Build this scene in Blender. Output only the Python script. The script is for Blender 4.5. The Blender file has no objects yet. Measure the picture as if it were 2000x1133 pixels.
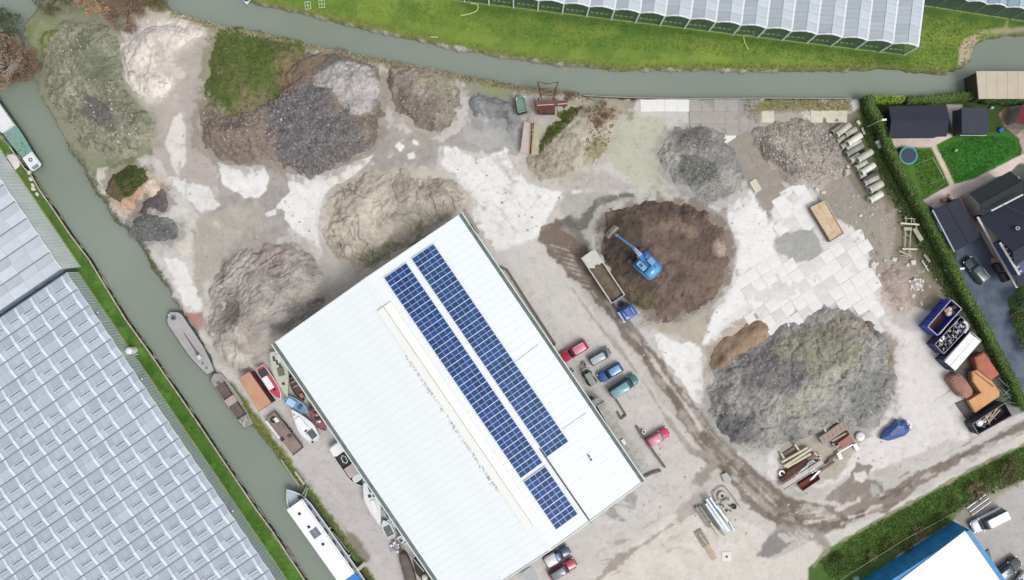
import bpy, math, random
import numpy as np
from mathutils import Vector, Matrix
random.seed(7); RNG = np.random.default_rng(11)
sc = bpy.context.scene
COL = sc.collection
# ------------------------------------------------------------------ camera, sky, sun, exposure
SC = 11.9            # photograph pixels per metre at ground level
CAMH = 112.1         # height of the drone in metres
cam_d = bpy.data.cameras.new('camera'); cam = bpy.data.objects.new('camera', cam_d); COL.objects.link(cam)
cam_d.sensor_width = 36; cam_d.lens = 24.0 * 1.0005; cam_d.clip_start = 1; cam_d.clip_end = 4000
cam.location = (0, 0, CAMH); cam.rotation_euler = (0, 0, 0); sc.camera = cam
SUN_EL, SUN_AZ = math.radians(58), math.radians(128)      # azimuth clockwise from +Y
w = bpy.data.worlds.new('World'); sc.world = w; w.use_nodes = True
wn = w.node_tree.nodes; wl = w.node_tree.links
bg = wn['Background']; sky = wn.new('ShaderNodeTexSky'); sky.sky_type = 'NISHITA'; sky.sun_disc = False
sky.sun_elevation = SUN_EL; sky.sun_rotation = SUN_AZ; sky.air_density = 1.0; sky.dust_density = 3.0
hs = wn.new('ShaderNodeHueSaturation'); hs.inputs['Saturation'].default_value = 0.22   # cloud veil: almost grey
wl.new(sky.outputs[0], hs.inputs['Color']); wl.new(hs.outputs[0], bg.inputs[0]); bg.inputs[1].default_value = 0.15
sd = bpy.data.lights.new('sun', 'SUN'); sd.energy = 1.15; sd.angle = math.radians(24); sd.color = (1, 0.97, 0.93)
sun = bpy.data.objects.new('sun', sd); COL.objects.link(sun)
dirv = Vector((math.sin(SUN_AZ) * math.cos(SUN_EL), math.cos(SUN_AZ) * math.cos(SUN_EL), math.sin(SUN_EL)))
sun.rotation_euler = dirv.to_track_quat('Z', 'Y').to_euler(); sun.location = dirv * 150
sc.view_settings.view_transform = 'Standard'; sc.view_settings.look = 'None'
sc.view_settings.exposure = 0.52; sc.view_settings.gamma = 1.0
# ------------------------------------------------------------------ helpers
KGAIN = 1.5
def S(r, g, b):
    def f(c):
        c /= 255.0
        return (c / 12.92 if c <= 0.04045 else ((c + 0.055) / 1.055) ** 2.4) / KGAIN
    return (f(r), f(g), f(b))
def P(px, py, z=0.0):
    k = (CAMH - z) / CAMH / SC
    return Vector(((px - 1000) * k, (566.5 - py) * k, z))
def P2(px, py, z=0.0):
    v = P(px, py, z); return (v.x, v.y)
def fr(p0, p1, z=0.0):
    a = P(p0[0], p0[1], z); b = P(p1[0], p1[1], z); d = b - a
    return ((a + b) / 2, math.atan2(d.y, d.x), d.length)

MATS = {}
def mat(name, col, rough=0.8, metal=0.0, var=0.12, scale=1.2, col2=None, mix=0.5, bump=0.0, bscale=None, spec=0.5, coat=0.0, island=False, stretch=None, fine=0.0):
    if name in MATS: return MATS[name]
    m = bpy.data.materials.new(name); m.use_nodes = True; N = m.node_tree.nodes; Lk = m.node_tree.links
    b = N['Principled BSDF']; b.inputs['Roughness'].default_value = rough; b.inputs['Metallic'].default_value = metal
    b.inputs['Specular IOR Level'].default_value = spec
    if coat: b.inputs['Coat Weight'].default_value = coat
    tc = N.new('ShaderNodeTexCoord'); mp = N.new('ShaderNodeMapping'); Lk.new(tc.outputs['Object'], mp.inputs[0])
    if stretch: mp.inputs['Scale'].default_value = stretch
    n = N.new('ShaderNodeTexNoise'); n.inputs['Scale'].default_value = scale; n.inputs['Detail'].default_value = 6; n.inputs['Roughness'].default_value = 0.65
    Lk.new(mp.outputs[0], n.inputs['Vector'])
    c2 = col2 if col2 else tuple(max(0, c * (1 - var * 2)) for c in col)
    c1 = col if col2 else tuple(c * (1 + var) for c in col)
    r = N.new('ShaderNodeValToRGB'); r.color_ramp.elements[0].position = 0.5 - 0.22 * (1 if not col2 else 0.8) + (mix - 0.5); r.color_ramp.elements[1].position = 0.5 + 0.22 + (mix - 0.5)
    r.color_ramp.elements[0].color = (*c2, 1); r.color_ramp.elements[1].color = (*c1, 1)
    Lk.new(n.outputs['Fac'], r.inputs[0]); last = r.outputs[0]
    if island:
        g = N.new('ShaderNodeNewGeometry'); mm = N.new('ShaderNodeMath'); mm.operation = 'MULTIPLY_ADD'
        Lk.new(g.outputs['Random Per Island'], mm.inputs[0]); mm.inputs[1].default_value = island; mm.inputs[2].default_value = 1 - island / 2
        mx = N.new('ShaderNodeVectorMath'); mx.operation = 'SCALE'; Lk.new(last, mx.inputs[0]); Lk.new(mm.outputs[0], mx.inputs['Scale']); last = mx.outputs[0]
    if fine:
        n3 = N.new('ShaderNodeTexNoise'); n3.inputs['Scale'].default_value = 7; n3.inputs['Detail'].default_value = 3; Lk.new(tc.outputs['Object'], n3.inputs['Vector'])
        m3 = N.new('ShaderNodeMath'); m3.operation = 'MULTIPLY_ADD'; Lk.new(n3.outputs['Fac'], m3.inputs[0]); m3.inputs[1].default_value = fine * 2; m3.inputs[2].default_value = 1 - fine
        mx = N.new('ShaderNodeVectorMath'); mx.operation = 'SCALE'; Lk.new(last, mx.inputs[0]); Lk.new(m3.outputs[0], mx.inputs['Scale']); last = mx.outputs[0]
    Lk.new(last, b.inputs['Base Color'])
    if bump:
        n2 = N.new('ShaderNodeTexNoise'); n2.inputs['Scale'].default_value = bscale or scale * 4; n2.inputs['Detail'].default_value = 4
        Lk.new(tc.outputs['Object'], n2.inputs['Vector']); bp = N.new('ShaderNodeBump'); bp.inputs['Strength'].default_value = bump; bp.inputs['Distance'].default_value = 0.1
        Lk.new(n2.outputs['Fac'], bp.inputs['Height']); Lk.new(bp.outputs[0], b.inputs['Normal'])
    MATS[name] = m; return m

def attr_mat(name, fine=0.10, fscale=3.0, big=0.06, rough=0.92, bump=0.35, bscale=4.0, detail=5):
    m = bpy.data.materials.new(name); m.use_nodes = True; N = m.node_tree.nodes; Lk = m.node_tree.links
    b = N['Principled BSDF']; b.inputs['Roughness'].default_value = rough; b.inputs['Specular IOR Level'].default_value = 0.25
    at = N.new('ShaderNodeAttribute'); at.attribute_name = 'Col'
    tc = N.new('ShaderNodeTexCoord')
    last = at.outputs['Color']
    for (sc_, amp, dt) in ((fscale, fine, detail), (0.35, big, 3), (fscale * 4, fine * 0.9, 2)):
        n = N.new('ShaderNodeTexNoise'); n.inputs['Scale'].default_value = sc_; n.inputs['Detail'].default_value = dt; n.inputs['Roughness'].default_value = 0.7
        Lk.new(tc.outputs['Object'], n.inputs['Vector'])
        mm = N.new('ShaderNodeMath'); mm.operation = 'MULTIPLY_ADD'; Lk.new(n.outputs['Fac'], mm.inputs[0]); mm.inputs[1].default_value = amp * 4; mm.inputs[2].default_value = 1 - amp * 2
        mx = N.new('ShaderNodeVectorMath'); mx.operation = 'SCALE'; Lk.new(last, mx.inputs[0]); Lk.new(mm.outputs[0], mx.inputs['Scale']); last = mx.outputs[0]
    for (sc_, lo, hi, k_) in ((fscale * .7, .54, .60, -.06 - fine * 1.2), (fscale * 2.3, .60, .66, -.06 - fine * 1.2), (fscale * 1.9, .36, .41, .0)):     # crisp darker and lighter crumbs
        n = N.new('ShaderNodeTexNoise'); n.inputs['Scale'].default_value = sc_; n.inputs['Detail'].default_value = 9; n.inputs['Roughness'].default_value = .72
        Lk.new(tc.outputs['Object'], n.inputs['Vector']); mr = N.new('ShaderNodeMapRange'); mr.inputs['From Min'].default_value = lo; mr.inputs['From Max'].default_value = hi
        mr.inputs['To Min'].default_value = 1 if k_ else 1.03 + fine; mr.inputs['To Max'].default_value = 1 + k_; Lk.new(n.outputs['Fac'], mr.inputs['Value'])
        mx = N.new('ShaderNodeVectorMath'); mx.operation = 'SCALE'; Lk.new(last, mx.inputs[0]); Lk.new(mr.outputs[0], mx.inputs['Scale']); last = mx.outputs[0]
    Lk.new(last, b.inputs['Base Color'])
    n2 = N.new('ShaderNodeTexNoise'); n2.inputs['Scale'].default_value = bscale; n2.inputs['Detail'].default_value = 5
    Lk.new(tc.outputs['Object'], n2.inputs['Vector']); bp = N.new('ShaderNodeBump'); bp.inputs['Strength'].default_value = bump; bp.inputs['Distance'].default_value = 0.15
    Lk.new(n2.outputs['Fac'], bp.inputs['Height']); Lk.new(bp.outputs[0], b.inputs['Normal'])
    return m

class MB:
    def __init__(s): s.v = []; s.f = []; s.m = []; s.mi = 0
    def add(s, vs, fs):
        o = len(s.v); s.v += [tuple(v) for v in vs]; s.f += [tuple(i + o for i in f) for f in fs]; s.m += [s.mi] * len(fs); return s
    def box(s, c, d, rz=0, M=None):
        x, y, z = d[0] / 2, d[1] / 2, d[2] / 2; ca, sa = math.cos(rz), math.sin(rz)
        vs = []
        for (i, j, k) in ((-1, -1, -1), (1, -1, -1), (1, 1, -1), (-1, 1, -1), (-1, -1, 1), (1, -1, 1), (1, 1, 1), (-1, 1, 1)):
            a, b_ = i * x, j * y; v = Vector((a * ca - b_ * sa, a * sa + b_ * ca, k * z))
            if M: v = M @ v
            vs.append((v.x + c[0], v.y + c[1], v.z + c[2]))
        return s.add(vs, [(0, 3, 2, 1), (4, 5, 6, 7), (0, 1, 5, 4), (1, 2, 6, 5), (2, 3, 7, 6), (3, 0, 4, 7)])
    def prism(s, pts, z0, z1):
        n = len(pts); return s.loft([[(p[0], p[1], z0) for p in pts], [(p[0], p[1], z1) for p in pts]])
    def loft(s, rings, cap0=True, cap1=True):
        n = len(rings[0]); vs = [v for r in rings for v in r]; fs = []
        for k in range(len(rings) - 1):
            for i in range(n):
                j = (i + 1) % n; fs.append((k * n + i, k * n + j, (k + 1) * n + j, (k + 1) * n + i))
        if cap0: fs.append(tuple(reversed(range(n))))
        if cap1: fs.append(tuple(range((len(rings) - 1) * n, len(rings) * n)))
        return s.add(vs, fs)
    def tube(s, p0, p1, r, n=8, r1=None, caps=True):
        p0, p1 = Vector(p0), Vector(p1); d = (p1 - p0).normalized(); a = d.orthogonal().normalized(); b_ = d.cross(a); r1 = r if r1 is None else r1
        R = [[(p + (a * math.cos(t) + b_ * math.sin(t)) * q)[:] for t in [2 * math.pi * i / n for i in range(n)]] for p, q in ((p0, r), (p1, r1))]
        return s.loft(R, caps, caps)
    def path(s, pts, r, n=6):
        for a, b_ in zip(pts[:-1], pts[1:]): s.tube(a, b_, r, n)
        return s
    def beam(s, p0, p1, wd, h):
        p0, p1 = Vector(p0), Vector(p1); d = p1 - p0; L = d.length; q = d.to_track_quat('X', 'Z').to_matrix()
        return s.box((p0 + p1) / 2, (L, wd, h), 0, q)
    def pipe(s, p0, p1, r, ri, n=14):
        p0, p1 = Vector(p0), Vector(p1); d = (p1 - p0).normalized(); a = d.orthogonal().normalized(); b_ = d.cross(a)
        def ring(p, q): return [(p + (a * math.cos(t) + b_ * math.sin(t)) * q)[:] for t in [2 * math.pi * i / n for i in range(n)]]
        R = [ring(p0, ri), ring(p0, r), ring(p1, r), ring(p1, ri), ring(p0, ri)]
        return s.loft(R, False, False)
    def ball(s, c, r, sz=1.0, nu=10, nv=6):
        rings = [[(c[0] + r * math.sin(math.pi * k / nv) * math.cos(2 * math.pi * i / nu), c[1] + r * math.sin(math.pi * k / nv) * math.sin(2 * math.pi * i / nu), c[2] - r * sz * math.cos(math.pi * k / nv)) for i in range(nu)] for k in range(1, nv)]
        return s.loft(rings)
    def quad(s, a, b_, c, d): return s.add([a, b_, c, d], [(0, 1, 2, 3)])
    def build(s, name, m, parent=None, smooth=False, **kw):
        me = bpy.data.meshes.new(name); me.from_pydata(s.v, [], s.f); ms = m if isinstance(m, (list, tuple)) else [m]
        for q in ms: me.materials.append(q)
        if len(ms) > 1: me.polygons.foreach_set('material_index', s.m)
        if smooth: me.polygons.foreach_set('use_smooth', [True] * len(me.polygons))
        me.update(); o = bpy.data.objects.new(name, me); COL.objects.link(o)
        if parent: o.parent = parent
        for k, v in kw.items(): o[k] = v
        return o

def rr(x0, x1, y0, y1, r, n=4, rf=None):
    """rounded rectangle outline; rf = radius at the x1 end"""
    rf = r if rf is None else rf; pts = []
    for (cx, cy, q, a0) in ((x1 - rf, y1 - rf, rf, 0), (x0 + r, y1 - r, r, 90), (x0 + r, y0 + r, r, 180), (x1 - rf, y0 + rf, rf, 270)):
        for k in range(n + 1):
            a = math.radians(a0 + 90 * k / n); pts.append((cx + q * math.cos(a), cy + q * math.sin(a)))
    return pts
def Z3(pts, z): return [(p[0], p[1], z) for p in pts]
def thing(name, label, cat, loc=(0, 0, 0), rz=0, group=None):
    o = bpy.data.objects.new(name, None); COL.objects.link(o); o.location = loc; o.rotation_euler = (0, 0, rz); o['label'] = label; o['category'] = cat
    o.empty_display_size = 0.3
    if group: o['group'] = group
    return o
def tag(o, label, cat, group=None):
    o['label'] = label; o['category'] = cat
    if group: o['group'] = group
    return o
def kids(o): return [c for c in bpy.data.objects if c.parent == o]
def copy_tree(o, kd):
    r = o.copy(); COL.objects.link(r)
    for c in kd:
        q = c.copy(); COL.objects.link(q); q.parent = r
    return r
def np_mesh(name, V, F, m, parent=None, col=None, smooth=True, **kw):
    me = bpy.data.meshes.new(name); n = len(F); k = F.shape[1]
    me.vertices.add(len(V)); me.vertices.foreach_set('co', V.astype(np.float32).ravel())
    me.loops.add(n * k); me.loops.foreach_set('vertex_index', F.astype(np.int32).ravel())
    me.polygons.add(n); me.polygons.foreach_set('loop_start', np.arange(0, n * k, k, dtype=np.int32))
    me.update(calc_edges=True); me.polygons.foreach_set('use_smooth', np.full(n, smooth))
    if col is not None:
        a = me.attributes.new('Col', 'FLOAT_COLOR', 'POINT'); c4 = np.ones((len(V), 4), np.float32); c4[:, :3] = col; a.data.foreach_set('color', c4.ravel())
    me.materials.append(m); me.validate(); o = bpy.data.objects.new(name, me); COL.objects.link(o)
    if parent: o.parent = parent
    for a, b_ in kw.items(): o[a] = b_
    return o
# ------------------------------------------------------------------ numpy noise and fields
_lat = {}
def vnoise(x, y, seed):
    if seed not in _lat: _lat[seed] = np.random.default_rng(seed).random((256, 256)).astype(np.float32)
    T = _lat[seed]; xi = np.floor(x).astype(np.int64); yi = np.floor(y).astype(np.int64); fx = (x - xi); fy = (y - yi)
    fx = fx * fx * (3 - 2 * fx); fy = fy * fy * (3 - 2 * fy); a = xi & 255; b_ = (xi + 1) & 255; c = yi & 255; d = (yi + 1) & 255
    return (T[a, c] * (1 - fx) + T[b_, c] * fx) * (1 - fy) + (T[a, d] * (1 - fx) + T[b_, d] * fx) * fy
def fbm(x, y, size, octv=4, seed=1, gain=0.55):
    """noise in -1..1; size = metres of the largest feature"""
    s_, amp, t = 0, 1, 0
    for k in range(octv):
        s_ = s_ + amp * (vnoise(x / size * 2 ** k + 13.7 * k, y / size * 2 ** k + 7.1 * k, seed + k) * 2 - 1); t += amp; amp *= gain
    return s_ / t * 1.5
def sstep(a, b_, x):
    t = np.clip((x - a) / (b_ - a), 0, 1); return t * t * (3 - 2 * t)
def sd_poly(x, y, poly):
    """signed distance in metres, positive inside; poly in world xy"""
    P_ = np.array(poly, float); n = len(P_); d2 = np.full(x.shape, 1e18); ins = np.zeros(x.shape, bool)
    for i in range(n):
        a = P_[i]; b_ = P_[(i + 1) % n]; e = b_ - a; L = e @ e + 1e-12
        t = np.clip(((x - a[0]) * e[0] + (y - a[1]) * e[1]) / L, 0, 1)
        dx = x - a[0] - t * e[0]; dy = y - a[1] - t * e[1]; d2 = np.minimum(d2, dx * dx + dy * dy)
        c = ((a[1] > y) != (b_[1] > y)); ins ^= c & (x < (b_[0] - a[0]) * (y - a[1]) / (b_[1] - a[1] + 1e-15) + a[0])
    return np.where(ins, 1, -1) * np.sqrt(d2)
def sd_line(x, y, pts, widths):
    P_ = np.array(pts, float); best = np.full(x.shape, -1e9)
    for i in range(len(P_) - 1):
        a, b_ = P_[i], P_[i + 1]; e = b_ - a; t = np.clip(((x - a[0]) * e[0] + (y - a[1]) * e[1]) / (e @ e + 1e-12), 0, 1)
        d = np.hypot(x - a[0] - t * e[0], y - a[1] - t * e[1]); best = np.maximum(best, widths[i] * (1 - t) + widths[i + 1] * t - d)
    return best
def smooth_poly(pts, it=2):
    for _ in range(it):
        q = []
        for i in range(len(pts)):
            a, b_ = pts[i], pts[(i + 1) % len(pts)]
            q += [(a[0] * .75 + b_[0] * .25, a[1] * .75 + b_[1] * .25), (a[0] * .25 + b_[0] * .75, a[1] * .25 + b_[1] * .75)]
        pts = q
    return pts
def W(pts): return [P2(*p) for p in pts]
# ------------------------------------------------------------------ ground sheet
GX0, GX1, GY0, GY1, GR = -96.0, 96.0, -58.0, 58.0, 0.2
gx = np.arange(GX0, GX1 + 1e-6, GR); gy = np.arange(GY0, GY1 + 1e-6, GR)
X, Y = np.meshgrid(gx, gy); NX, NY = len(gx), len(gy)
C_ = np.zeros(X.shape + (3,)); C_[:] = S(203, 198, 192)
WN = {k: fbm(X, Y, s_, 4, 100 + k) for k, s_ in enumerate((1.0, 3.0, 8.0))}      # warp noises
def _win(pts, marg):
    P_ = np.array(pts); a = max(0, int((P_[:, 0].min() - marg - GX0) / GR)); b_ = min(NX, int((P_[:, 0].max() + marg - GX0) / GR) + 2)
    c = max(0, int((P_[:, 1].min() - marg - GY0) / GR)); d = min(NY, int((P_[:, 1].max() + marg - GY0) / GR) + 2)
    return slice(c, d), slice(a, b_)
def blend(sl, m, colr, var=0.0, col2=None):
    c = np.array(colr)
    t = C_[sl]
    if col2 is not None:
        k = sstep(-.35, .35, WN[1][sl] * .6 + WN[0][sl] * .5)[..., None]; c = c * (1 - k) + np.array(col2) * k
    if var: c = c * (1 + var * (WN[0][sl] * .6 + WN[1][sl] * .4))[..., None]
    t[:] = t * (1 - m[..., None]) + c * m[..., None]
def paint(poly, colr, soft=0.25, warp=0.6, a=1.0, var=0.05, col2=None, sm=0, big=0.0):
    pts = W(smooth_poly(poly, sm) if sm else poly); sl = _win(pts, 3)
    if sl[0].stop <= sl[0].start or sl[1].stop <= sl[1].start: return
    s_ = sd_poly(X[sl], Y[sl], pts) + warp * (WN[0][sl] * .6 + WN[1][sl] * .8) + big * WN[2][sl]
    blend(sl, sstep(-soft * .6, soft * .6, s_) * a, colr, var, col2)
def stroke(line, wd, colr, soft=0.2, warp=0.3, a=1.0, var=0.05, col2=None):
    pts = W(line); wd = [q / SC for q in (wd if isinstance(wd, (list, tuple)) else [wd] * len(line))]; sl = _win(pts, max(wd) + 2)
    s_ = sd_line(X[sl], Y[sl], pts, wd) + warp * (WN[0][sl] * .6 + WN[1][sl] * .8)
    blend(sl, sstep(-soft, soft, s_) * a, colr, var, col2)
def patch(amount, scale, colr, seed, poly=None, thr=0.2, soft=.25):
    """irregular stains inside a polygon"""
    pts = W(poly) if poly else [(GX0, GY0), (GX1, GY0), (GX1, GY1), (GX0, GY1)]; sl = _win(pts, 1)
    m = sstep(thr, thr + soft, fbm(X[sl], Y[sl], scale, 5, seed))
    if poly: m = m * sstep(-.6, 1.2, sd_poly(X[sl], Y[sl], pts))
    blend(sl, m * amount, colr)
# water courses (photograph pixels)
CANAL_W = [(-140, -160), (-140, 40), (-60, 170), (0, 262), (25, 292), (50, 330), (62, 343), (77, 370), (107, 413), (137, 458), (175, 508), (210, 566), (247, 626), (285, 678), (325, 736), (370, 801), (403, 850), (440, 905), (475, 957), (500, 994), (532, 1037), (565, 1087), (596, 1133), (650, 1210), (760, 1210), (715, 1133), (690, 1095), (655, 1045), (612, 985), (585, 950), (557, 917), (525, 875), (505, 848), (490, 832), (470, 790), (440, 745), (420, 728), (405, 690), (385, 655), (360, 618), (333, 581), (327, 566), (295, 523), (282, 493), (262, 463), (222, 430), (207, 400), (187, 378), (162, 330), (128, 283), (112, 250), (95, 220), (75, 185), (60, 130), (48, 85), (42, 50), (62, 25), (80, 0), (90, -160)]
SPIT = [(-60, 48), (-10, 46), (30, 60), (45, 95), (40, 140), (10, 160), (-40, 160), (-80, 120)]
CANAL_N = [(470, -160), (478, 0), (500, 5), (542, 14), (600, 27), (675, 47), (725, 58), (782, 70), (832, 81), (890, 97), (935, 100), (967, 109), (1000, 112), (1082, 125), (1175, 130), (1205, 136), (1250, 136), (1375, 135), (1450, 140), (1500, 137), (1625, 137), (1695, 134), (1725, 130), (1765, 134), (1792, 139), (1850, 142), (1890, 127), (1900, 112), (1905, 87), (1925, 75), (1965, 67), (2000, 65), (2160, 55), (2160, 186), (1900, 186), (1780, 188), (1680, 190), (1660, 192), (1500, 191), (1345, 192), (1225, 191), (1140, 186), (1112, 180), (1050, 172), (1000, 165), (957, 155), (900, 147), (825, 132), (772, 120), (725, 112), (675, 102), (620, 92), (575, 80), (500, 62), (445, 55), (412, 45), (370, 33), (335, 22), (312, 0), (300, -160)]
sdw = np.maximum(np.minimum(sd_poly(X, Y, W(CANAL_W)), -sd_poly(X, Y, W(SPIT))), sd_poly(X, Y, W(CANAL_N)))
sdw_n = sdw + 0.28 * WN[0]
WATER_Z = -0.8
# ---- colours of the ground --------------------------------------------------
wet, mud, dust, white, pale = S(160, 153, 147), S(140, 130, 121), S(193, 187, 181), S(236, 234, 231), S(214, 208, 202)
olive, sand = S(190, 189, 170), S(214, 206, 194)
g_bright, g_mid, g_dark, g_olive = S(122, 145, 62), S(88, 124, 48), S(58, 92, 34), S(120, 122, 72)
patch(.45, 9, S(176, 170, 163), 31, None, 0.05, .5)
# north bank meadow
paint([(478, -160), (478, 0), (500, 5), (600, 27), (782, 70), (935, 100), (1000, 112), (1205, 136), (1375, 135), (1625, 137), (1850, 142), (1905, 127), (1925, 75), (2200, 60), (2200, -160)], g_bright, .3, .3, 1, .15, S(104, 132, 54))
patch(.6, 5, g_mid, 41, [(560, -20), (900, 60), (1000, 100), (1205, 130), (1625, 130), (1850, 140), (1905, 110), (1960, 60), (2100, 50), (2100, -60), (560, -60)], .05, .4)
patch(.6, 6, S(136, 156, 68), 43, [(560, 0), (900, 90), (1000, 105), (1205, 130), (1625, 130), (1850, 140), (1905, 110), (1960, 60), (1500, 60), (900, -20)], .12, .3)
stroke([(500, 0), (600, 22), (725, 50), (832, 74), (935, 94), (1082, 118), (1205, 129), (1375, 128), (1500, 131), (1625, 130), (1725, 124), (1800, 133), (1860, 138)], 4, S(138, 142, 76), .5, .5, .75)
stroke([(910, 12), (1055, 30), (1200, 46), (1340, 62), (1480, 80), (1620, 97), (1766, 116)], 9, S(66, 104, 42), .8, .5, .7)
stroke([(1806, 20), (1900, 36), (2010, 48)], 8, S(66, 96, 44), .8, .5, .7)
paint([(1872, 128), (1876, 92), (1882, 72), (1905, 62), (1915, 74), (1902, 92), (1898, 118), (1888, 130)], S(190, 175, 150), .3, .5)
stroke([(1905, 66), (1940, 62), (2000, 58)], 4, S(176, 170, 140), .4, .5)
stroke([(1970, 35), (1960, 66)], 2, S(160, 165, 110), .3, .1)
# south bank rim
stroke([(335, 28), (445, 62), (500, 70), (575, 88), (675, 110), (772, 128), (900, 156), (1000, 173), (1100, 186)], 9, S(186, 180, 156), .4, .8, .9, .15, S(150, 150, 118))
paint([(900, 150), (1000, 168), (1010, 240), (960, 230), (915, 200)], S(150, 150, 132), .6, .8)
paint([(945, 160), (1000, 172), (1000, 200), (960, 188), (925, 175)], S(150, 154, 96), .6, .8)
# north-west rough land
paint([(80, -160), (62, 25), (42, 50), (60, 130), (75, 185), (112, 250), (162, 330), (200, 380), (215, 330), (300, 300), (310, 260), (270, 200), (245, 130), (240, 60), (300, 30), (420, 50), (312, 0), (312, -160)], S(142, 146, 118), .4, .6, 1, .12, S(118, 120, 94))
paint([(60, 50), (100, 35), (110, 60), (78, 95), (60, 90)], S(128, 142, 84), .8, .6)
paint([(205, -80), (205, 10), (240, 40), (310, 38), (330, 18), (300, -80)], S(140, 118, 96), .8, .8, .9)
paint([(318, 15), (360, 20), (440, 50), (430, 62), (380, 50), (340, 32)], S(150, 140, 120), .5, .6)
stroke([(160, 330), (200, 395), (225, 435), (262, 468), (285, 500), (300, 530), (330, 570)], [14, 12, 12, 12, 10, 8, 7], S(140, 138, 122), .5, .7, .95, .12, S(112, 112, 100))
paint([(190, 330), (212, 325), (212, 355), (200, 372), (188, 350)], S(215, 208, 198), .3, .5)
# haul way of the north-west
paint([(395, 50), (437, 56), (405, 130), (388, 200), (385, 290), (425, 320), (420, 370), (520, 390), (560, 440), (440, 430), (400, 430), (345, 370), (300, 300), (285, 220), (310, 190), (335, 120), (372, 80)], S(184, 175, 168), .4, .5, 1, .04)
paint([(336, 232), (352, 222), (360, 245), (362, 300), (350, 345), (332, 320), (325, 270)], S(222, 215, 208), .4, .5)
paint([(395, 260), (440, 235), (560, 330), (600, 350), (720, 300), (740, 250), (860, 270), (900, 250), (1010, 230), (1030, 300), (960, 300), (860, 290), (850, 330), (700, 350), (600, 400), (540, 480), (440, 520), (350, 480), (420, 400), (430, 330)], S(166, 160, 154), .4, .9, 1, .05, S(176, 170, 163))
paint([(905, 250), (925, 232), (960, 240), (1010, 232), (1016, 262), (1022, 300), (985, 292), (940, 290), (905, 275)], S(178, 177, 172), .2, .6, 1, .03)
paint([(330, 350), (370, 350), (400, 365), (440, 400), (415, 415), (385, 405), (360, 385)], S(224, 222, 218), .25, .8)
paint([(325, 380), (345, 385), (372, 400), (370, 430), (330, 432), (318, 410)], S(212, 208, 200), .3, .9)
paint([(350, 440), (380, 462), (378, 500), (350, 510), (340, 480)], S(214, 208, 198), .3, .9)
paint([(385, 430), (425, 410), (520, 420), (430, 500), (400, 560), (395, 640), (380, 590), (375, 490)], S(178, 172, 160), .8, .8)
paint([(322, 505), (345, 500), (372, 520), (378, 555), (398, 590), (396, 612), (370, 610), (345, 560)], S(230, 228, 224), .3, .7)
paint([(362, 612), (398, 608), (402, 635), (380, 645), (365, 632)], S(178, 128, 120), .4, .6)
paint([(427, 318), (450, 325), (515, 323), (524, 345), (522, 372), (505, 386), (480, 387), (455, 372), (434, 358), (432, 338)], white, .15, .25)
paint([(562, 338), (600, 344), (660, 330), (728, 304), (705, 330), (680, 350), (645, 365), (630, 390), (620, 440), (622, 470), (632, 500), (620, 506), (600, 470), (580, 455), (555, 428), (556, 412), (536, 404), (565, 375)], white, .15, .35)
paint([(516, 418), (540, 406), (538, 420), (524, 423)], white, .15, .2)
paint([(770, 285), (780, 277), (790, 285), (782, 297)], white, .15, .2); paint([(795, 302), (808, 297), (812, 308), (798, 312)], white, .15, .2)
paint([(806, 272), (815, 276), (818, 284), (808, 280)], white, .15, .2)
# big white dusty way past the warehouse
paint([(864, 283), (890, 287), (930, 310), (960, 302), (985, 298), (1005, 330), (1035, 360), (1075, 370), (1085, 400), (1078, 430), (1055, 450), (1060, 500), (1100, 560), (1160, 600), (1175, 660), (1100, 640), (1040, 560), (985, 500), (930, 430), (915, 380), (880, 345), (858, 320)], white, .35, .9, 1, .04)
patch(.5, 3, S(170, 166, 160), 53, [(950, 300), (1000, 300), (1070, 380), (1080, 430), (1020, 400)], .15, .3)
paint([(1083, 374), (1138, 368), (1140, 374), (1085, 392)], white, .15, .3)
paint([(960, 500), (1060, 460), (1130, 560), (1200, 660), (1320, 820), (1380, 900), (1330, 1020), (1200, 1140), (900, 1140), (1240, 960), (1100, 690)], S(207, 202, 197), .8, .6, .92, .03)
# dark soil fan next to truck, wet arc
paint([(1062, 440), (1085, 425), (1110, 430), (1150, 480), (1195, 590), (1200, 625), (1165, 590), (1110, 540), (1075, 500), (1052, 470)], S(126, 112, 101), .35, .8, 1, .12)
for i in range(26):
    t = i / 26; cx = 1075 + t * 75 + (i % 3) * 9; cy = 478 + t * 95; stroke([(cx, cy), (cx + 13, cy + 5)], 1.3, S(196, 188, 178), .1, .15, .75)
paint([(1100, 380), (1150, 372), (1240, 380), (1250, 385), (1200, 400), (1180, 420), (1160, 470), (1150, 485), (1105, 450), (1095, 410)], S(180, 176, 170), .6, .8)
stroke([(1250, 376), (1200, 385), (1165, 396), (1148, 420), (1135, 440), (1112, 430)], [3, 6, 8, 9, 12, 10], S(108, 104, 99), .3, .7, .9)
stroke([(1110, 435), (1130, 455), (1150, 488)], [11, 11, 7], S(110, 103, 97), .4, .7, .8)
paint([(1160, 440), (1185, 420), (1200, 440), (1180, 490), (1160, 495)], S(176, 172, 170), .4, .8, .8)
paint([(1080, 340), (1180, 330), (1260, 370), (1180, 380), (1100, 370)], S(184, 179, 170), .8, .8, .8)
paint([(1215, 232), (1225, 222), (1300, 232), (1310, 280), (1290, 340), (1300, 380), (1250, 370), (1200, 330), (1190, 290)], S(190, 190, 171), .5, .6, 1, .03)
paint([(1180, 430), (1240, 395), (1320, 385), (1400, 400), (1435, 450), (1440, 520), (1400, 600), (1385, 660), (1350, 670), (1280, 640), (1220, 600)], S(170, 162, 154), .6, .8, 1, .06)
paint([(1255, 628), (1330, 628), (1378, 600), (1385, 650), (1370, 668), (1330, 665), (1290, 650)], S(184, 176, 160), .5, .6)
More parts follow.
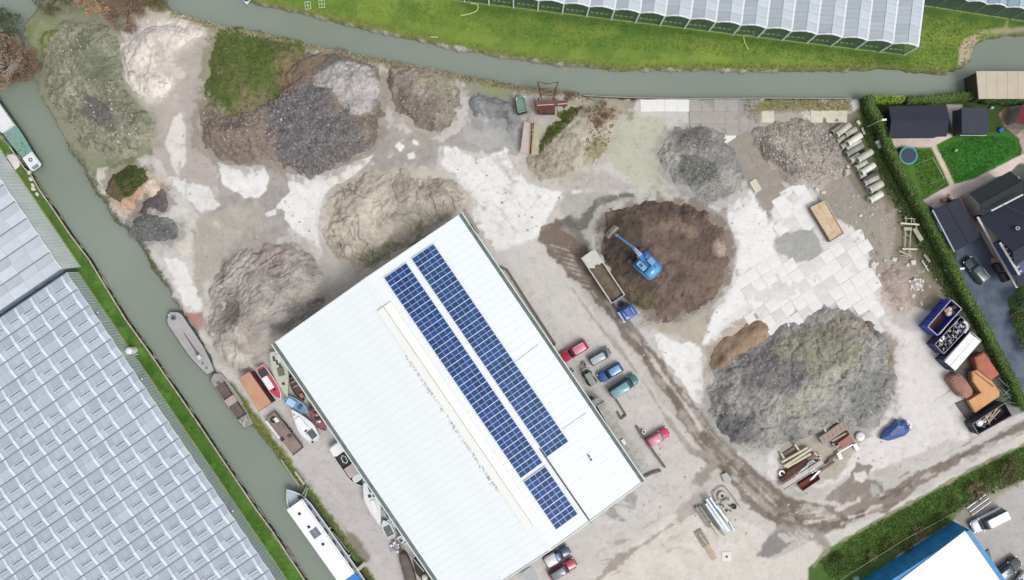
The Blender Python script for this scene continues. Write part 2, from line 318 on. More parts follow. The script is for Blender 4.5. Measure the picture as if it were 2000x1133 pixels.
# north yard next to the canal
paint([(1110, 186), (1240, 192), (1230, 230), (1210, 215), (1130, 215), (1080, 200)], S(168, 160, 142), .5, .8, 1, .1, S(140, 138, 108))
paint([(1450, 195), (1662, 195), (1664, 218), (1488, 219), (1486, 245), (1465, 240), (1452, 222)], S(172, 160, 122), .3, .5, 1, .15, S(140, 136, 84))
paint([(1420, 275), (1465, 240), (1540, 350), (1530, 420), (1500, 425), (1440, 330)], S(160, 152, 143), .4, .3)
paint([(1345, 192), (1480, 192), (1480, 270), (1420, 275), (1345, 235)], S(160, 154, 150), .3, .2)
paint([(1590, 250), (1664, 220), (1690, 192), (1760, 340), (1830, 490), (1880, 590), (1850, 620), (1780, 600), (1700, 520), (1640, 400), (1640, 340)], S(140, 131, 116), .5, .5, 1, .1)
paint([(1594, 238), (1627, 223), (1640, 255), (1615, 268)], S(112, 108, 78), .3, .3)
paint([(1580, 400), (1640, 330), (1700, 400), (1740, 420), (1740, 600), (1700, 510), (1660, 455), (1620, 430)], S(160, 153, 141), .6, .6)
paint([(1650, 260), (1690, 195), (1700, 240), (1730, 300), (1800, 430), (1880, 590), (1860, 590), (1800, 520), (1760, 440), (1700, 330)], S(84, 88, 52), .8, .6, .75)
stroke([(1712, 310), (1735, 350), (1750, 380)], [4, 6, 3], S(200, 196, 186), .2, .5, .8); stroke([(1757, 392), (1775, 430), (1800, 470), (1816, 500)], [3, 5, 5, 4], S(182, 176, 160), .2, .6, .75)
for ln in ([(1722, 400), (1728, 470), (1745, 560)], [(1745, 410), (1742, 470), (1735, 530)]): stroke(ln, 5, S(176, 166, 154), .5, .3, .7)
for c in ((1703, 458), (1717, 475), (1712, 492), (1690, 468)): stroke([c, (c[0] + 3, c[1] + 4)], 3, S(120, 112, 100), .2, .3, .6)
stroke([(1680, 215), (1700, 262), (1722, 320), (1762, 390), (1800, 460), (1838, 530), (1862, 585), (1880, 625), (1915, 690), (1950, 750)], [5, 8, 9, 10, 11, 11, 10, 8, 8, 8], S(76, 100, 48), .4, .8, .95, .15, S(60, 78, 40))
paint([(1858, 700), (1880, 690), (1920, 680), (1960, 740), (1985, 790), (1960, 800), (1900, 830), (1862, 790), (1845, 740)], S(104, 96, 88), .4, .7)
# white dusty centre-right
paint([(1380, 402), (1420, 395), (1450, 368), (1468, 375), (1505, 440), (1520, 500), (1500, 540), (1560, 590), (1480, 660), (1378, 668), (1385, 620), (1430, 560), (1440, 480), (1420, 420)], white, .4, .9, 1, .03)
paint([(1440, 545), (1460, 535), (1520, 498), (1520, 440), (1505, 415), (1512, 360), (1570, 345), (1605, 400), (1665, 445), (1700, 500), (1745, 620), (1700, 640), (1480, 640)], S(222, 219, 215), .4, .5, 1, .03)
paint([(1512, 470), (1540, 455), (1585, 440), (1605, 478), (1610, 490), (1580, 508), (1560, 512), (1548, 520), (1540, 502), (1515, 492)], S(170, 170, 164), .35, .6)
paint([(1720, 620), (1760, 640), (1800, 650), (1840, 700), (1895, 790), (1890, 850), (1700, 920), (1560, 960), (1500, 930), (1500, 870), (1700, 850), (1750, 760)], S(226, 221, 217), .6, .8, 1, .03)
patch(.5, 6, S(200, 193, 187), 61, [(1720, 620), (1895, 790), (1890, 850), (1700, 920), (1560, 960), (1740, 840)], .1, .4)
paint([(1280, 650), (1340, 668), (1370, 690), (1372, 740), (1370, 790), (1355, 780), (1310, 720)], white, .3, .7)
paint([(1500, 870), (1530, 850), (1540, 880), (1520, 900), (1505, 930)], S(222, 220, 214), .3, .5)
paint([(1375, 680), (1395, 700), (1385, 790), (1400, 850), (1440, 890), (1470, 900), (1420, 880), (1380, 800)], S(190, 184, 176), .5, .5)
paint([(1520, 870), (1640, 830), (1690, 850), (1640, 930), (1530, 960)], S(176, 168, 152), .6, .7, .85)
# lower yard
paint([(1300, 1010), (1340, 990), (1440, 1010), (1500, 1040), (1500, 1090), (1580, 1090), (1575, 1200), (1150, 1200), (1170, 1120)], S(220, 214, 206), .4, .3, 1, .03, S(212, 205, 196))
paint([(1500, 1100), (1580, 1060), (1800, 960), (2000, 850), (2100, 790), (2100, 850), (2000, 868), (1900, 915), (1800, 970), (1700, 1025), (1620, 1070), (1580, 1110), (1575, 1200), (1490, 1200)], S(214, 208, 200), .3, .4, 1, .03)
stroke([(1165, 1135), (1200, 1100), (1262, 1060), (1310, 1025)], [3, 9, 3, 1], S(168, 158, 148), .25, .6)
for k in range(5): stroke([(1170 + k * 6, 1096 + k * 7), (1190 + k * 5, 1092 + k * 6)], 1.2, S(170, 160, 150), .1, .1, .8)
paint([(1315, 1000), (1345, 975), (1370, 965), (1365, 1000), (1330, 1022)], S(176, 168, 158), .5, .5, .9)
stroke([(1205, 1060), (1222, 1055)], 3, S(160, 152, 142), .2, .4, .7)
# tracks of the haul road
trk = [(1130, 510), (1180, 585), (1235, 655), (1290, 730), (1340, 800), (1385, 860), (1425, 905), (1470, 950), (1520, 995), (1580, 1015), (1640, 1008), (1720, 985), (1800, 935), (1860, 900), (1930, 865), (2020, 820)]
stroke(trk, [8, 11, 13, 16, 19, 22, 26, 29, 32, 30, 24, 17, 12, 8, 6, 5], S(122, 110, 100), .25, .6, 1, .1, S(136, 125, 115))
for o_ in (-15, -9, 8, 14): stroke([(x + o_ * .7, y - o_ * .6) for x, y in trk[3:13]], 1.2, S(178, 168, 158), .1, .5, .6)
stroke([(1115, 560), (1165, 630), (1215, 690), (1260, 750), (1300, 815), (1345, 875)], [1, 2.5, 2.5, 3, 4, 8], S(168, 158, 148), .2, .35, .85)
stroke([(1250, 670), (1300, 740), (1345, 800), (1370, 840)], [2, 3, 3, 2], S(212, 205, 198), .2, .3, .9)
stroke([(1350, 880), (1400, 900), (1370, 935), (1358, 940)], [6, 10, 12, 4], S(160, 150, 140), .3, .5)
paint([(1620, 965), (1660, 930), (1670, 900), (1700, 905), (1695, 935), (1730, 945), (1720, 975), (1780, 955), (1790, 930), (1840, 920), (1800, 950), (1740, 990), (1650, 1010), (1600, 1000)], S(146, 136, 128), .3, .6)
paint([(1668, 925), (1688, 920), (1696, 932), (1684, 942), (1670, 938)], S(222, 217, 212), .2, .3)
paint([(1702, 945), (1715, 948), (1722, 965), (1708, 972), (1700, 962)], S(176, 173, 166), .2, .3)
for (a, b_, q) in (((1638, 995), (1678, 978), 3), ((1575, 1020), (1628, 1012), 2), ((1645, 1022), (1715, 1004), 4), ((1660, 1012), (1720, 990), 4), ((1600, 980), (1640, 985), 2)): stroke([a, b_], q, S(212, 204, 197), .2, .5, .9)
stroke([(1575, 990), (1610, 1004), (1625, 1012)], 3, S(196, 188, 180), .3, .8, .7)
stroke([(1500, 1065), (1530, 1040), (1590, 1040), (1620, 1070)], [12, 14, 8, 3], S(160, 153, 146), .4, .7, .95)
paint([(1478, 1085), (1500, 1050), (1530, 1035), (1550, 1050), (1520, 1080), (1500, 1092)], S(146, 142, 138), .3, .5)
for k in range(6): stroke([(1522 + k * 10, 1045 - k * 2), (1536 + k * 10, 1056 - k * 2)], 2, S(205, 198, 190), .1, .3, .8)
stroke([(1190, 958), (1240, 970), (1236, 990), (1200, 985)], [1, 4, 5, 1], S(170, 166, 162), .15, .2)
paint([(1183, 1004), (1198, 990), (1205, 1000), (1225, 1016), (1216, 1022), (1196, 1012)], S(166, 163, 160), .15, .25); paint([(1218, 975), (1238, 960), (1236, 985), (1222, 982)], S(166, 163, 160), .15, .2)
# quay way beside the warehouse
paint([(500, 740), (545, 690), (600, 720), (860, 1080), (920, 1200), (800, 1200), (705, 1060), (590, 920), (560, 880), (520, 800)], S(203, 198, 194), .4, .3, 1, .03)
for (o_, a_) in ((0, .5), (28, .4), (52, .5)): stroke([(585 + o_, 905), (650 + o_, 985), (730 + o_, 1070), (800 + o_, 1140)], 8, S(188, 183, 179), .8, .5, a_)
paint([(676, 1040), (692, 1042), (705, 1056), (725, 1090), (716, 1102), (700, 1096), (682, 1060)], S(142, 134, 122), .5, .4, .95)
stroke([(430, 742), (455, 760), (478, 800), (508, 838), (530, 868), (560, 905), (600, 955), (640, 1010), (672, 1055), (700, 1095), (735, 1150)], [6, 10, 12, 12, 12, 9, 8, 8, 7, 7, 8], S(110, 122, 62), .35, .5, 1, .15, S(134, 132, 82))
stroke([(340, 590), (372, 640), (400, 690), (430, 735)], [9, 6, 5, 5], S(146, 140, 126), .4, .6, .9)
# western bank strip
paint([(-60, 240), (0, 268), (25, 292), (62, 345), (107, 413), (175, 508), (247, 626), (325, 736), (403, 850), (500, 996), (596, 1135), (650, 1212), (600, 1212), (500, 1130), (330, 820), (150, 545), (20, 340), (-60, 300)], g_mid, .2, .1, 1, .12, S(72, 112, 38))
patch(.6, 3, S(104, 124, 62), 71, [(0, 262), (62, 345), (107, 413), (137, 458), (120, 470), (20, 335)], .0, .4)
patch(.5, 2.2, S(52, 92, 30), 72, [(0, 262), (175, 508), (325, 736), (500, 996), (600, 1140), (480, 1100), (300, 800), (150, 545)], .15, .3)
patch(.5, 2.5, S(108, 150, 60), 73, [(100, 413), (175, 508), (325, 736), (500, 996), (600, 1140), (480, 1100), (300, 800), (150, 545)], .22, .2)
paint([(10, 300), (32, 298), (42, 322), (25, 335), (8, 325)], S(196, 190, 186), .3, .5)
# south-east bank, garden, yards
paint([(1575, 1200), (1580, 1110), (1620, 1068), (1700, 1022), (1800, 968), (1900, 913), (2000, 866), (2110, 820), (2110, 880), (2000, 938), (1950, 948), (1890, 985), (1862, 1018), (1760, 1080), (1660, 1200)], S(92, 124, 58), .25, .25, 1, .15, S(76, 106, 50))
patch(.7, 4, S(120, 124, 68), 81, [(1640, 1110), (1800, 1020), (1860, 950), (2000, 880), (2000, 938), (1890, 985), (1862, 1018), (1760, 1080)], .0, .4)
patch(.7, 3, S(90, 130, 52), 82, [(1600, 1100), (1700, 1025), (1850, 945), (1850, 985), (1760, 1050), (1620, 1120)], .0, .4)
stroke([(1590, 1105), (1620, 1070), (1700, 1026), (1800, 971), (1900, 917), (2000, 869)], 2, S(168, 160, 136), .3, .4, .8)
paint([(1880, 1000), (1890, 985), (1950, 948), (2000, 938), (2110, 880), (2110, 1210), (1700, 1210)], S(186, 182, 178), .2, .2, 1, .03)
paint([(1900, 965), (1950, 940), (2000, 925), (1990, 950), (1910, 1000), (1885, 1000)], S(168, 158, 140), .5, .8, .8)
paint([(1860, 1015), (1886, 988), (1905, 1005), (1885, 1030)], S(150, 146, 128), .4, .5, .8)
paint([(1675, 190), (2110, 186), (2110, 1000), (2000, 820), (1960, 740), (1900, 640), (1860, 560), (1800, 470), (1745, 380), (1690, 280)], S(62, 84, 36), .3, .2, 1, .1)
stroke([(1700, 196), (1800, 195), (1900, 190), (2010, 190)], 4, S(104, 138, 44), .3, .3, .9)
paint([(1735, 262), (1880, 268), (1880, 205), (1848, 204), (1862, 262)], S(220, 204, 196), .15, .05)
paint([(1738, 264), (1855, 266), (1880, 262), (1845, 290), (1828, 290), (1745, 288)], S(220, 204, 196), .15, .1, 1, .1)
paint([(1770, 287), (1822, 288), (1850, 358), (1802, 392), (1780, 350), (1762, 310)], S(84, 120, 44), .15, .1, 1, .12)
paint([(1826, 284), (1862, 266), (1905, 262), (1965, 256), (1985, 268), (1991, 288), (1985, 308), (1930, 335), (1864, 364), (1846, 322)], S(58, 118, 38), .15, .08, 1, .12)
stroke([(1824, 286), (1846, 330), (1862, 368)], 5, S(214, 202, 178), .1, .03)
paint([(1802, 392), (1850, 364), (1900, 350), (1980, 310), (2100, 250), (2100, 300), (1990, 340), (1900, 380), (1880, 400), (1824, 410)], S(222, 206, 198), .15, .08, 1, .1)
paint([(1950, 222), (1975, 205), (2100, 205), (2100, 300), (1995, 300), (1988, 270), (1960, 245)], S(190, 176, 162), .2, .3, 1, .3, S(120, 104, 90))
paint([(1872, 385), (1890, 378), (1912, 420), (1920, 480), (1905, 470)], S(196, 178, 170), .2, .1)
paint([(1972, 338), (1990, 322), (2100, 300), (2100, 380), (1998, 378)], S(100, 102, 92), .2, .2)
paint([(1866, 505), (1868, 480), (1905, 462), (1920, 440), (1950, 520), (1985, 560), (1975, 600), (1995, 660), (2060, 800), (2000, 770), (1960, 690), (1915, 605), (1880, 545)], S(92, 102, 118), .15, .1, 1, .05, S(104, 116, 132))
paint([(1968, 585), (1990, 560), (2100, 560), (2100, 760), (2000, 690), (1980, 640)], S(66, 100, 36), .3, .3, 1, .2, S(52, 70, 28))
paint([(1885, 800), (1900, 760), (1940, 690), (1965, 740), (2000, 820), (1990, 830), (1900, 850)], S(110, 112, 104), .8, .6, .7)
stroke([(1905, 852), (1960, 830), (2010, 808)], 7, S(208, 200, 196), .3, .3)
# parking bays: faint painted lines
for k in range(4): stroke([(1028 + k * 17, 588 + k * 24), (1068 + k * 17, 563 + k * 24)], .6, S(224, 220, 214), .08, .02, .6)
# old tyre streaks and stains all over the yard
rs_ = random.Random(21)
for k in range(90):
    i = rs_.randrange(len(trk) - 1); u = rs_.random(); x = trk[i][0] * (1 - u) + trk[i + 1][0] * u + rs_.uniform(-26, 26); y = trk[i][1] * (1 - u) + trk[i + 1][1] * u + rs_.uniform(-20, 20); dx, dy = trk[i + 1][0] - trk[i][0], trk[i + 1][1] - trk[i][1]; l = math.hypot(dx, dy); e = rs_.uniform(8, 30)
    stroke([(x, y), (x + dx / l * e, y + dy / l * e)], rs_.uniform(.6, 2.2), rs_.choice((S(200, 192, 184), S(126, 115, 105), S(170, 159, 149))), .12, .2, .7)
for (cx, cy, rx, ry, ang, cnt) in ((1000, 380, 110, 80, 40, 26), (640, 300, 160, 60, -20, 26), (1160, 640, 60, 120, 58, 22), (1600, 700, 280, 190, -20, 40), (1250, 1050, 180, 60, -30, 26), (650, 960, 60, 120, 52, 26), (1130, 350, 120, 30, -10, 18), (380, 250, 30, 150, 80, 12), (440, 450, 80, 50, 60, 14)):
    for k in range(cnt):
        x, y = cx + rs_.gauss(0, rx / 2), cy + rs_.gauss(0, ry / 2); a_ = math.radians(ang + rs_.uniform(-14, 14)); e = rs_.uniform(8, 45); stroke([(x, y), (x + math.cos(a_) * e / 2, y + math.sin(a_) * e / 2 + rs_.uniform(-3, 3)), (x + math.cos(a_) * e, y + math.sin(a_) * e)], rs_.uniform(.5, 2.4), rs_.choice((S(176, 170, 163), S(226, 222, 217), S(158, 151, 144), S(188, 181, 173))), .15, .3, rs_.uniform(.25, .6))
patch(.12, 1.4, S(158, 152, 145), 91, [(330, 200), (900, 240), (1200, 340), (1500, 380), (1890, 850), (1580, 1050), (1100, 1130), (1300, 800), (1000, 480), (640, 520), (380, 620)], .30, .2)
patch(.1, 1.8, S(226, 223, 218), 92, [(330, 200), (900, 240), (1200, 340), (1500, 380), (1890, 850), (1580, 1050), (1100, 1130), (1300, 800), (1000, 480), (640, 520), (380, 620)], .30, .2)
# verge of the water and bed
mb = sstep(-.9, .05, sdw_n)
blend((slice(0, NY), slice(0, NX)), mb * .55, S(112, 110, 84)); blend((slice(0, NY), slice(0, NX)), sstep(0, .3, sdw_n), S(84, 84, 66))
H = 0.05 * fbm(X, Y, 4, 4, 5) + 0.015 * fbm(X, Y, .8, 3, 6)
# rolled ruts along the haul road
sl = (slice(0, NY), slice(0, NX)); rt = sd_line(X, Y, W(trk), [2.0] * len(trk)); ru = sstep(0, .5, rt)
H = H - .05 * ru * (0.5 + 0.5 * np.sin(rt * 7))
LANDH = H.copy()
H = H * (1 - sstep(-.5, 0, sdw_n)) - 1.9 * sstep(-.35, .75, sdw_n)
edge = np.minimum(np.minimum(X - GX0, GX1 - X), np.minimum(Y - GY0, GY1 - Y)); H = np.where((edge < .3) & (sdw < -.5), 0, H)
def grid_faces(ny, nx):
    i = np.arange(ny - 1)[:, None] * nx + np.arange(nx - 1)[None, :]; i = i.ravel()
    return np.stack([i, i + 1, i + nx + 1, i + nx], 1)
M_ground = attr_mat('packed_ground', .05, 1.3, .07, .93, .35, 3)
def ground_z(x, y):
    i = int(round((y - GY0) / GR)); j = int(round((x - GX0) / GR)); return float(H[min(max(i, 0), NY - 1), min(max(j, 0), NX - 1)])
# far land all round, butted against the modelled ground
fb = MB(); R_ = 1600
for (a, b_, c, d) in ((-R_, R_, GY1, R_), (-R_, R_, -R_, GY0), (-R_, GX0, GY0, GY1), (GX1, R_, GY0, GY1)): fb.quad((a, c, 0), (b_, c, 0), (b_, d, 0), (a, d, 0))
fb.build('far_land', mat('far_land', S(118, 136, 74), .95, 0, .2, .02, S(96, 116, 60)), None, kind='structure')
# water
wm = bpy.data.materials.new('canal_water'); wm.use_nodes = True; N = wm.node_tree.nodes; Lk = wm.node_tree.links; b = N['Principled BSDF']
b.inputs['Roughness'].default_value = 0.12; b.inputs['IOR'].default_value = 1.33
tc = N.new('ShaderNodeTexCoord'); n = N.new('ShaderNodeTexNoise'); n.inputs['Scale'].default_value = .035; n.inputs['Detail'].default_value = 3; r = N.new('ShaderNodeValToRGB')
r.color_ramp.elements[0].position = .3; r.color_ramp.elements[1].position = .7; r.color_ramp.elements[0].color = (*S(132, 143, 129), 1); r.color_ramp.elements[1].color = (*S(144, 153, 142), 1)
Lk.new(tc.outputs['Object'], n.inputs['Vector']); Lk.new(n.outputs['Fac'], r.inputs[0]); Lk.new(r.outputs[0], b.inputs['Base Color'])
n2 = N.new('ShaderNodeTexNoise'); n2.inputs['Scale'].default_value = 1.6; n2.inputs['Detail'].default_value = 4; bp = N.new('ShaderNodeBump'); bp.inputs['Strength'].default_value = .12; bp.inputs['Distance'].default_value = .05
Lk.new(tc.outputs['Object'], n2.inputs['Vector']); Lk.new(n2.outputs['Fac'], bp.inputs['Height']); Lk.new(bp.outputs[0], b.inputs['Normal'])
wb = MB(); wb.quad((GX0, GY0, WATER_Z), (GX1, GY0, WATER_Z), (GX1, GY1, WATER_Z), (GX0, GY1, WATER_Z)); wb.build('canal_water', wm, None, kind='structure')

# ------------------------------------------------------------------ loose stones and tufts
_ico = None
def stones(name, pts, sizes, m, parent=None, flat=.6, **kw):
    """many small irregular stones as one mesh; pts Nx3"""
    ph = (1 + 5 ** .5) / 2
    V0 = np.array([(-1, ph, 0), (1, ph, 0), (-1, -ph, 0), (1, -ph, 0), (0, -1, ph), (0, 1, ph), (0, -1, -ph), (0, 1, -ph), (ph, 0, -1), (ph, 0, 1), (-ph, 0, -1), (-ph, 0, 1)]) / 1.9
    F0 = np.array([(0, 11, 5), (0, 5, 1), (0, 1, 7), (0, 7, 10), (0, 10, 11), (1, 5, 9), (5, 11, 4), (11, 10, 2), (10, 7, 6), (7, 1, 8), (3, 9, 4), (3, 4, 2), (3, 2, 6), (3, 6, 8), (3, 8, 9), (4, 9, 5), (2, 4, 11), (6, 2, 10), (8, 6, 7), (9, 8, 1)])
    n = len(pts); pts = np.asarray(pts); sizes = np.asarray(sizes)
    V = V0[None] * (1 + RNG.uniform(-.35, .35, (n, 12, 1))); V = V * np.stack([RNG.uniform(.7, 1.3, n), RNG.uniform(.5, 1.0, n), np.full(n, flat) * RNG.uniform(.7, 1.1, n)], 1)[:, None]
    a = RNG.uniform(0, 6.28, n); ca, sa = np.cos(a)[:, None], np.sin(a)[:, None]
    V = np.stack([V[..., 0] * ca - V[..., 1] * sa, V[..., 0] * sa + V[..., 1] * ca, V[..., 2]], -1) * (sizes / 2)[:, None, None] + pts[:, None]
    F = (F0[None] + (np.arange(n) * 12)[:, None, None]).reshape(-1, 3)
    return np_mesh(name, V.reshape(-1, 3), F, m, parent, None, False, **kw)
def tufts(name, pts, h, wd, m, parent=None, blades=4, lean=.5, **kw):
    n = len(pts); pts = np.asarray(pts); h = np.broadcast_to(h, n)
    a = RNG.uniform(0, 6.28, (n, blades)); l = RNG.uniform(.2, 1, (n, blades)) * lean * h[:, None]; hh = h[:, None] * RNG.uniform(.6, 1.1, (n, blades)); wv = wd * RNG.uniform(.6, 1.3, (n, blades))
    bx = np.cos(a), np.sin(a); px_, py_ = -np.sin(a) * wv / 2, np.cos(a) * wv / 2; base = pts[:, None]
    j = RNG.uniform(-.5, .5, (2, n, blades)) * wd * 3
    b0 = np.stack([base[..., 0] + j[0] + px_, base[..., 1] + j[1] + py_, np.broadcast_to(base[..., 2], a.shape)], -1)
    b1 = np.stack([base[..., 0] + j[0] - px_, base[..., 1] + j[1] - py_, np.broadcast_to(base[..., 2], a.shape)], -1)
    m_ = np.stack([base[..., 0] + j[0] + bx[0] * l * .6 + px_ * .9, base[..., 1] + j[1] + bx[1] * l * .6 + py_ * .9, base[..., 2] + hh * .7], -1)
    t_ = np.stack([base[..., 0] + j[0] + bx[0] * l * 1.5, base[..., 1] + j[1] + bx[1] * l * 1.5, base[..., 2] + hh], -1)
    V = np.stack([b0, b1, m_, t_], 2).reshape(-1, 3); k = np.arange(n * blades)[:, None] * 4
    F = np.concatenate([k + np.array([[0, 1, 2]]), k + np.array([[1, 3, 2]])])
    return np_mesh(name, V, F, m, parent, None, False, **kw)
def scatter(poly, n, dens_warp=None, z=None, off=0.0):
    pts = np.array(W(poly)); lo, hi = pts.min(0), pts.max(0); out = []
    x = RNG.uniform(lo[0], hi[0], n * 4); y = RNG.uniform(lo[1], hi[1], n * 4); k = sd_poly(x, y, pts) > off
    x, y = x[k][:n], y[k][:n]
    i = np.clip(((y - GY0) / GR).round().astype(int), 0, NY - 1); j = np.clip(((x - GX0) / GR).round().astype(int), 0, NX - 1)
    zz = H[i, j] if z is None else np.full(len(x), z)
    return np.stack([x, y, zz], 1)
def along(line, n, wd):
    L_ = W(line); seg = [(a, b_, math.dist(a, b_)) for a, b_ in zip(L_[:-1], L_[1:])]; T = sum(q[2] for q in seg); x = []
    for a, b_, l in seg:
        k = max(1, int(n * l / T)); t = RNG.random(k); o = RNG.normal(0, wd / 2, k); dx, dy = (b_[0] - a[0]) / l, (b_[1] - a[1]) / l
        x.append(np.stack([a[0] + dx * l * t - dy * o, a[1] + dy * l * t + dx * o], 1))
    x = np.concatenate(x); i = np.clip(((x[:, 1] - GY0) / GR).round().astype(int), 0, NY - 1); j = np.clip(((x[:, 0] - GX0) / GR).round().astype(int), 0, NX - 1)
    z = H[i, j]; k = z > WATER_Z; return np.concatenate([x, z[:, None]], 1)[k]
# ------------------------------------------------------------------ heaps
M_soil = attr_mat('heap_soil', .10, 1.1, .10, .95, .9, 2.5, 8)
M_rub = attr_mat('heap_rubble', .22, 2.2, .12, .95, 1.0, 3.5, 8)
HEAPS = []
def heap(label, cat, outline, hgt, col, col2=None, slope=1.1, rough=.18, fine=.06, zones=(), gully=0.0, gdir=(1, 0), gper=1.2, holes=(), m=None, flat=1.0, lump=2.5, seed=None, res=.15, group=None, sm=1, ridge=0.0, name='soil_heap', edge=1.0, skirt=.6):
    pts = W(smooth_poly(outline, sm) if sm else outline); A = np.array(pts); lo, hi = A.min(0) - .8, A.max(0) + .8; seed = seed or 300 + 17 * len(HEAPS)
    x, y = np.meshgrid(np.arange(lo[0], hi[0], res), np.arange(lo[1], hi[1], res))
    s_ = sd_poly(x, y, pts) + edge * (.6 * fbm(x, y, 1.6, 4, seed) + .8 * fbm(x, y, 4, 3, seed + 1) + .2 * fbm(x, y, .6, 2, seed + 2))
    mx = s_.max(); q = np.clip(s_, 0, None)
    top = hgt * (0.78 + .35 * fbm(x, y, lump * 2.5, 3, seed + 3))
    q2 = q * q / (q + .7)          # gentle toe
    z = top * (1 - np.exp(-q2 * slope / hgt * 1.05))
    if skirt:
        sl = _win(pts, 4); sg = sd_poly(X[sl], Y[sl], pts) + .8 * WN[1][sl] + 1.1 * WN[0][sl] + .5 * fbm(X[sl], Y[sl], .7, 3, seed + 40)
        blend(sl, np.maximum(sstep(-1.0, -.6, sg) * skirt, sstep(-2.4, -.4, sg) * skirt * .45), tuple((a_ + b_) / 2 for a_, b_ in zip(col, col2 or col)), .12)
    env = sstep(0, 1.2, q)
    z = z + env * (rough * fbm(x, y, lump, 4, seed + 5, .6) + fine * fbm(x, y, .5, 2, seed + 8))
    if gully:
        u = (x * gdir[0] + y * gdir[1]) / gper + .9 * fbm(x, y, 4, 3, seed + 6); v = (-x * gdir[1] + y * gdir[0]) / (gper * 5)
        g = np.abs(fbm(u, v, 1, 3, seed + 7)); z = z - gully * env * (1 - sstep(0, .28, g)) * sstep(-.3, .3, fbm(x, y, 7, 2, seed + 9) + .15)
    if ridge: z = z - ridge * env * (1 - sstep(0, .12, np.abs(fbm(x, y, 3.4, 3, seed + 12))))
    for (hp, dep) in holes: z = z - dep * sstep(-.2, 1.0, sd_poly(x, y, W(smooth_poly(hp, 1))) + .2 * fbm(x, y, 1, 2, seed))
    z = np.where(s_ < 0, s_ * .6 - .1, z); z = np.clip(z, -.35, None)
    k = sstep(-.4, .4, fbm(x, y, 3, 4, seed + 11))[..., None]; c = np.array(col) * (1 - k) + np.array(col2 if col2 else [q_ * .8 for q_ in col]) * k; c = c + np.zeros(x.shape + (3,))
    c = c * (1 - .2 * sstep(.1, .4, fbm(x, y, 2.2, 5, seed + 21, .7)) + .16 * sstep(.15, .4, fbm(x, y, 1.6, 5, seed + 23, .7)))[..., None]
    for zn in zones:
        zp, zc = zn[0], zn[1]; wv = zn[2] if len(zn) > 2 else .8; am = zn[3] if len(zn) > 3 else 1
        mm = sstep(-.45, .45, sd_poly(x, y, W(smooth_poly(zp, 1))) + wv * fbm(x, y, 1.8, 4, seed + 13)) * am; c = c * (1 - mm[..., None]) + np.array(zc) * (1 + .2 * fbm(x, y, .9, 4, seed + 15, .7))[..., None] * mm[..., None]
    F = grid_faces(*x.shape); keep = (s_.ravel()[F] > -.5).any(1); F = F[keep]
    used = np.unique(F); rem = np.full(x.size, -1); rem[used] = np.arange(len(used)); F = rem[F]
    o = np_mesh(name, np.stack([x.ravel(), y.ravel(), z.ravel()], 1)[used], F, m or M_soil, None, np.clip(c, .004, 1).reshape(-1, 3)[used]); tag(o, label, cat, group)
    HEAPS.append((o, lo, x.shape, z, s_, res)); return o, HEAPS[-1]
def hz(Hp, x, y):
    o, lo, sh, z, s_, res = Hp; j = np.clip(((np.asarray(x) - lo[0]) / res).round().astype(int), 0, sh[1] - 1); i = np.clip(((np.asarray(y) - lo[1]) / res).round().astype(int), 0, sh[0] - 1); return z[i, j]
def heap_stones(hp, poly, n, s0, s1, m, name='loose_stones'):
    p = scatter(poly, n, z=0); p[:, 2] = hz(hp[1], p[:, 0], p[:, 1]); p = p[p[:, 2] > .05]
    return stones(name, p, RNG.uniform(0, 1, len(p)) ** 2.5 * (s1 - s0) + s0, m, hp[0], kind='stuff')
st_light = mat('stone_light', S(205, 200, 192), .9, 0, .2, 2, island=.6)
st_dark = mat('stone_dark', S(128, 124, 124), .9, 0, .2, 2, island=.9)
st_mid = mat('stone_mid', S(172, 165, 157), .9, 0, .2, 2, island=.8)
m_tgrass = mat('tuft_grass', S(112, 134, 52), .9, 0, .2, .5, S(140, 142, 84), island=.7)
m_tgrass2 = mat('mound_grass', S(134, 144, 88), .9, 0, .2, .35, S(104, 120, 60), island=.5)
m_tdry = mat('tuft_dry', S(186, 178, 142), .9, 0, .2, .5, S(150, 140, 100), island=.6)
m_tdark = mat('tuft_dark', S(66, 92, 40), .9, 0, .2, .5, S(92, 112, 52), island=.7)
def heap_tufts(hp, poly, n, h, wd, m, name='grass_tufts', blades=4):
    p = scatter(poly, n, z=0); p[:, 2] = hz(hp[1], p[:, 0], p[:, 1]); p = p[p[:, 2] > .02]
    return tufts(name, p, h, wd, m, hp[0], blades, kind='stuff')

h1 = heap('pale white sand heap curling round a scooped hollow beside the haul way', 'sand heap', [(240, 75), (262, 42), (300, 33), (345, 36), (385, 45), (400, 62), (368, 78), (342, 92), (322, 112), (318, 132), (337, 142), (338, 168), (322, 190), (290, 194), (266, 180), (248, 150), (236, 115)], 2.0, S(226, 218, 208), S(212, 203, 192), 1.0, .25, .04, zones=[([(262, 60), (300, 42), (345, 48), (330, 75), (290, 90), (268, 120), (262, 90)], S(206, 198, 192), .6, .8)], ridge=.3, name='sand_heap')
h2 = heap('long grey green overgrown earth bank beside the canal bend', 'earth bank', [(72, 62), (110, 45), (160, 38), (232, 50), (236, 120), (255, 185), (298, 235), (303, 275), (270, 300), (215, 312), (172, 305), (130, 245), (100, 200), (84, 140)], 2.0, S(142, 143, 124), S(154, 152, 130), .8, .3, .08, zones=[([(168, 188), (205, 190), (232, 230), (225, 262), (182, 245), (168, 215)], S(118, 112, 112)), ([(80, 65), (110, 48), (135, 55), (100, 80), (82, 110)], S(132, 144, 86)), ([(105, 60), (140, 55), (120, 110), (170, 190), (165, 215), (120, 150)], S(170, 168, 150), 1.2, .7), ([(160, 110), (210, 90), (215, 180), (180, 180)], S(116, 120, 98), 1.4, .7)], m=M_rub, name='earth_bank')
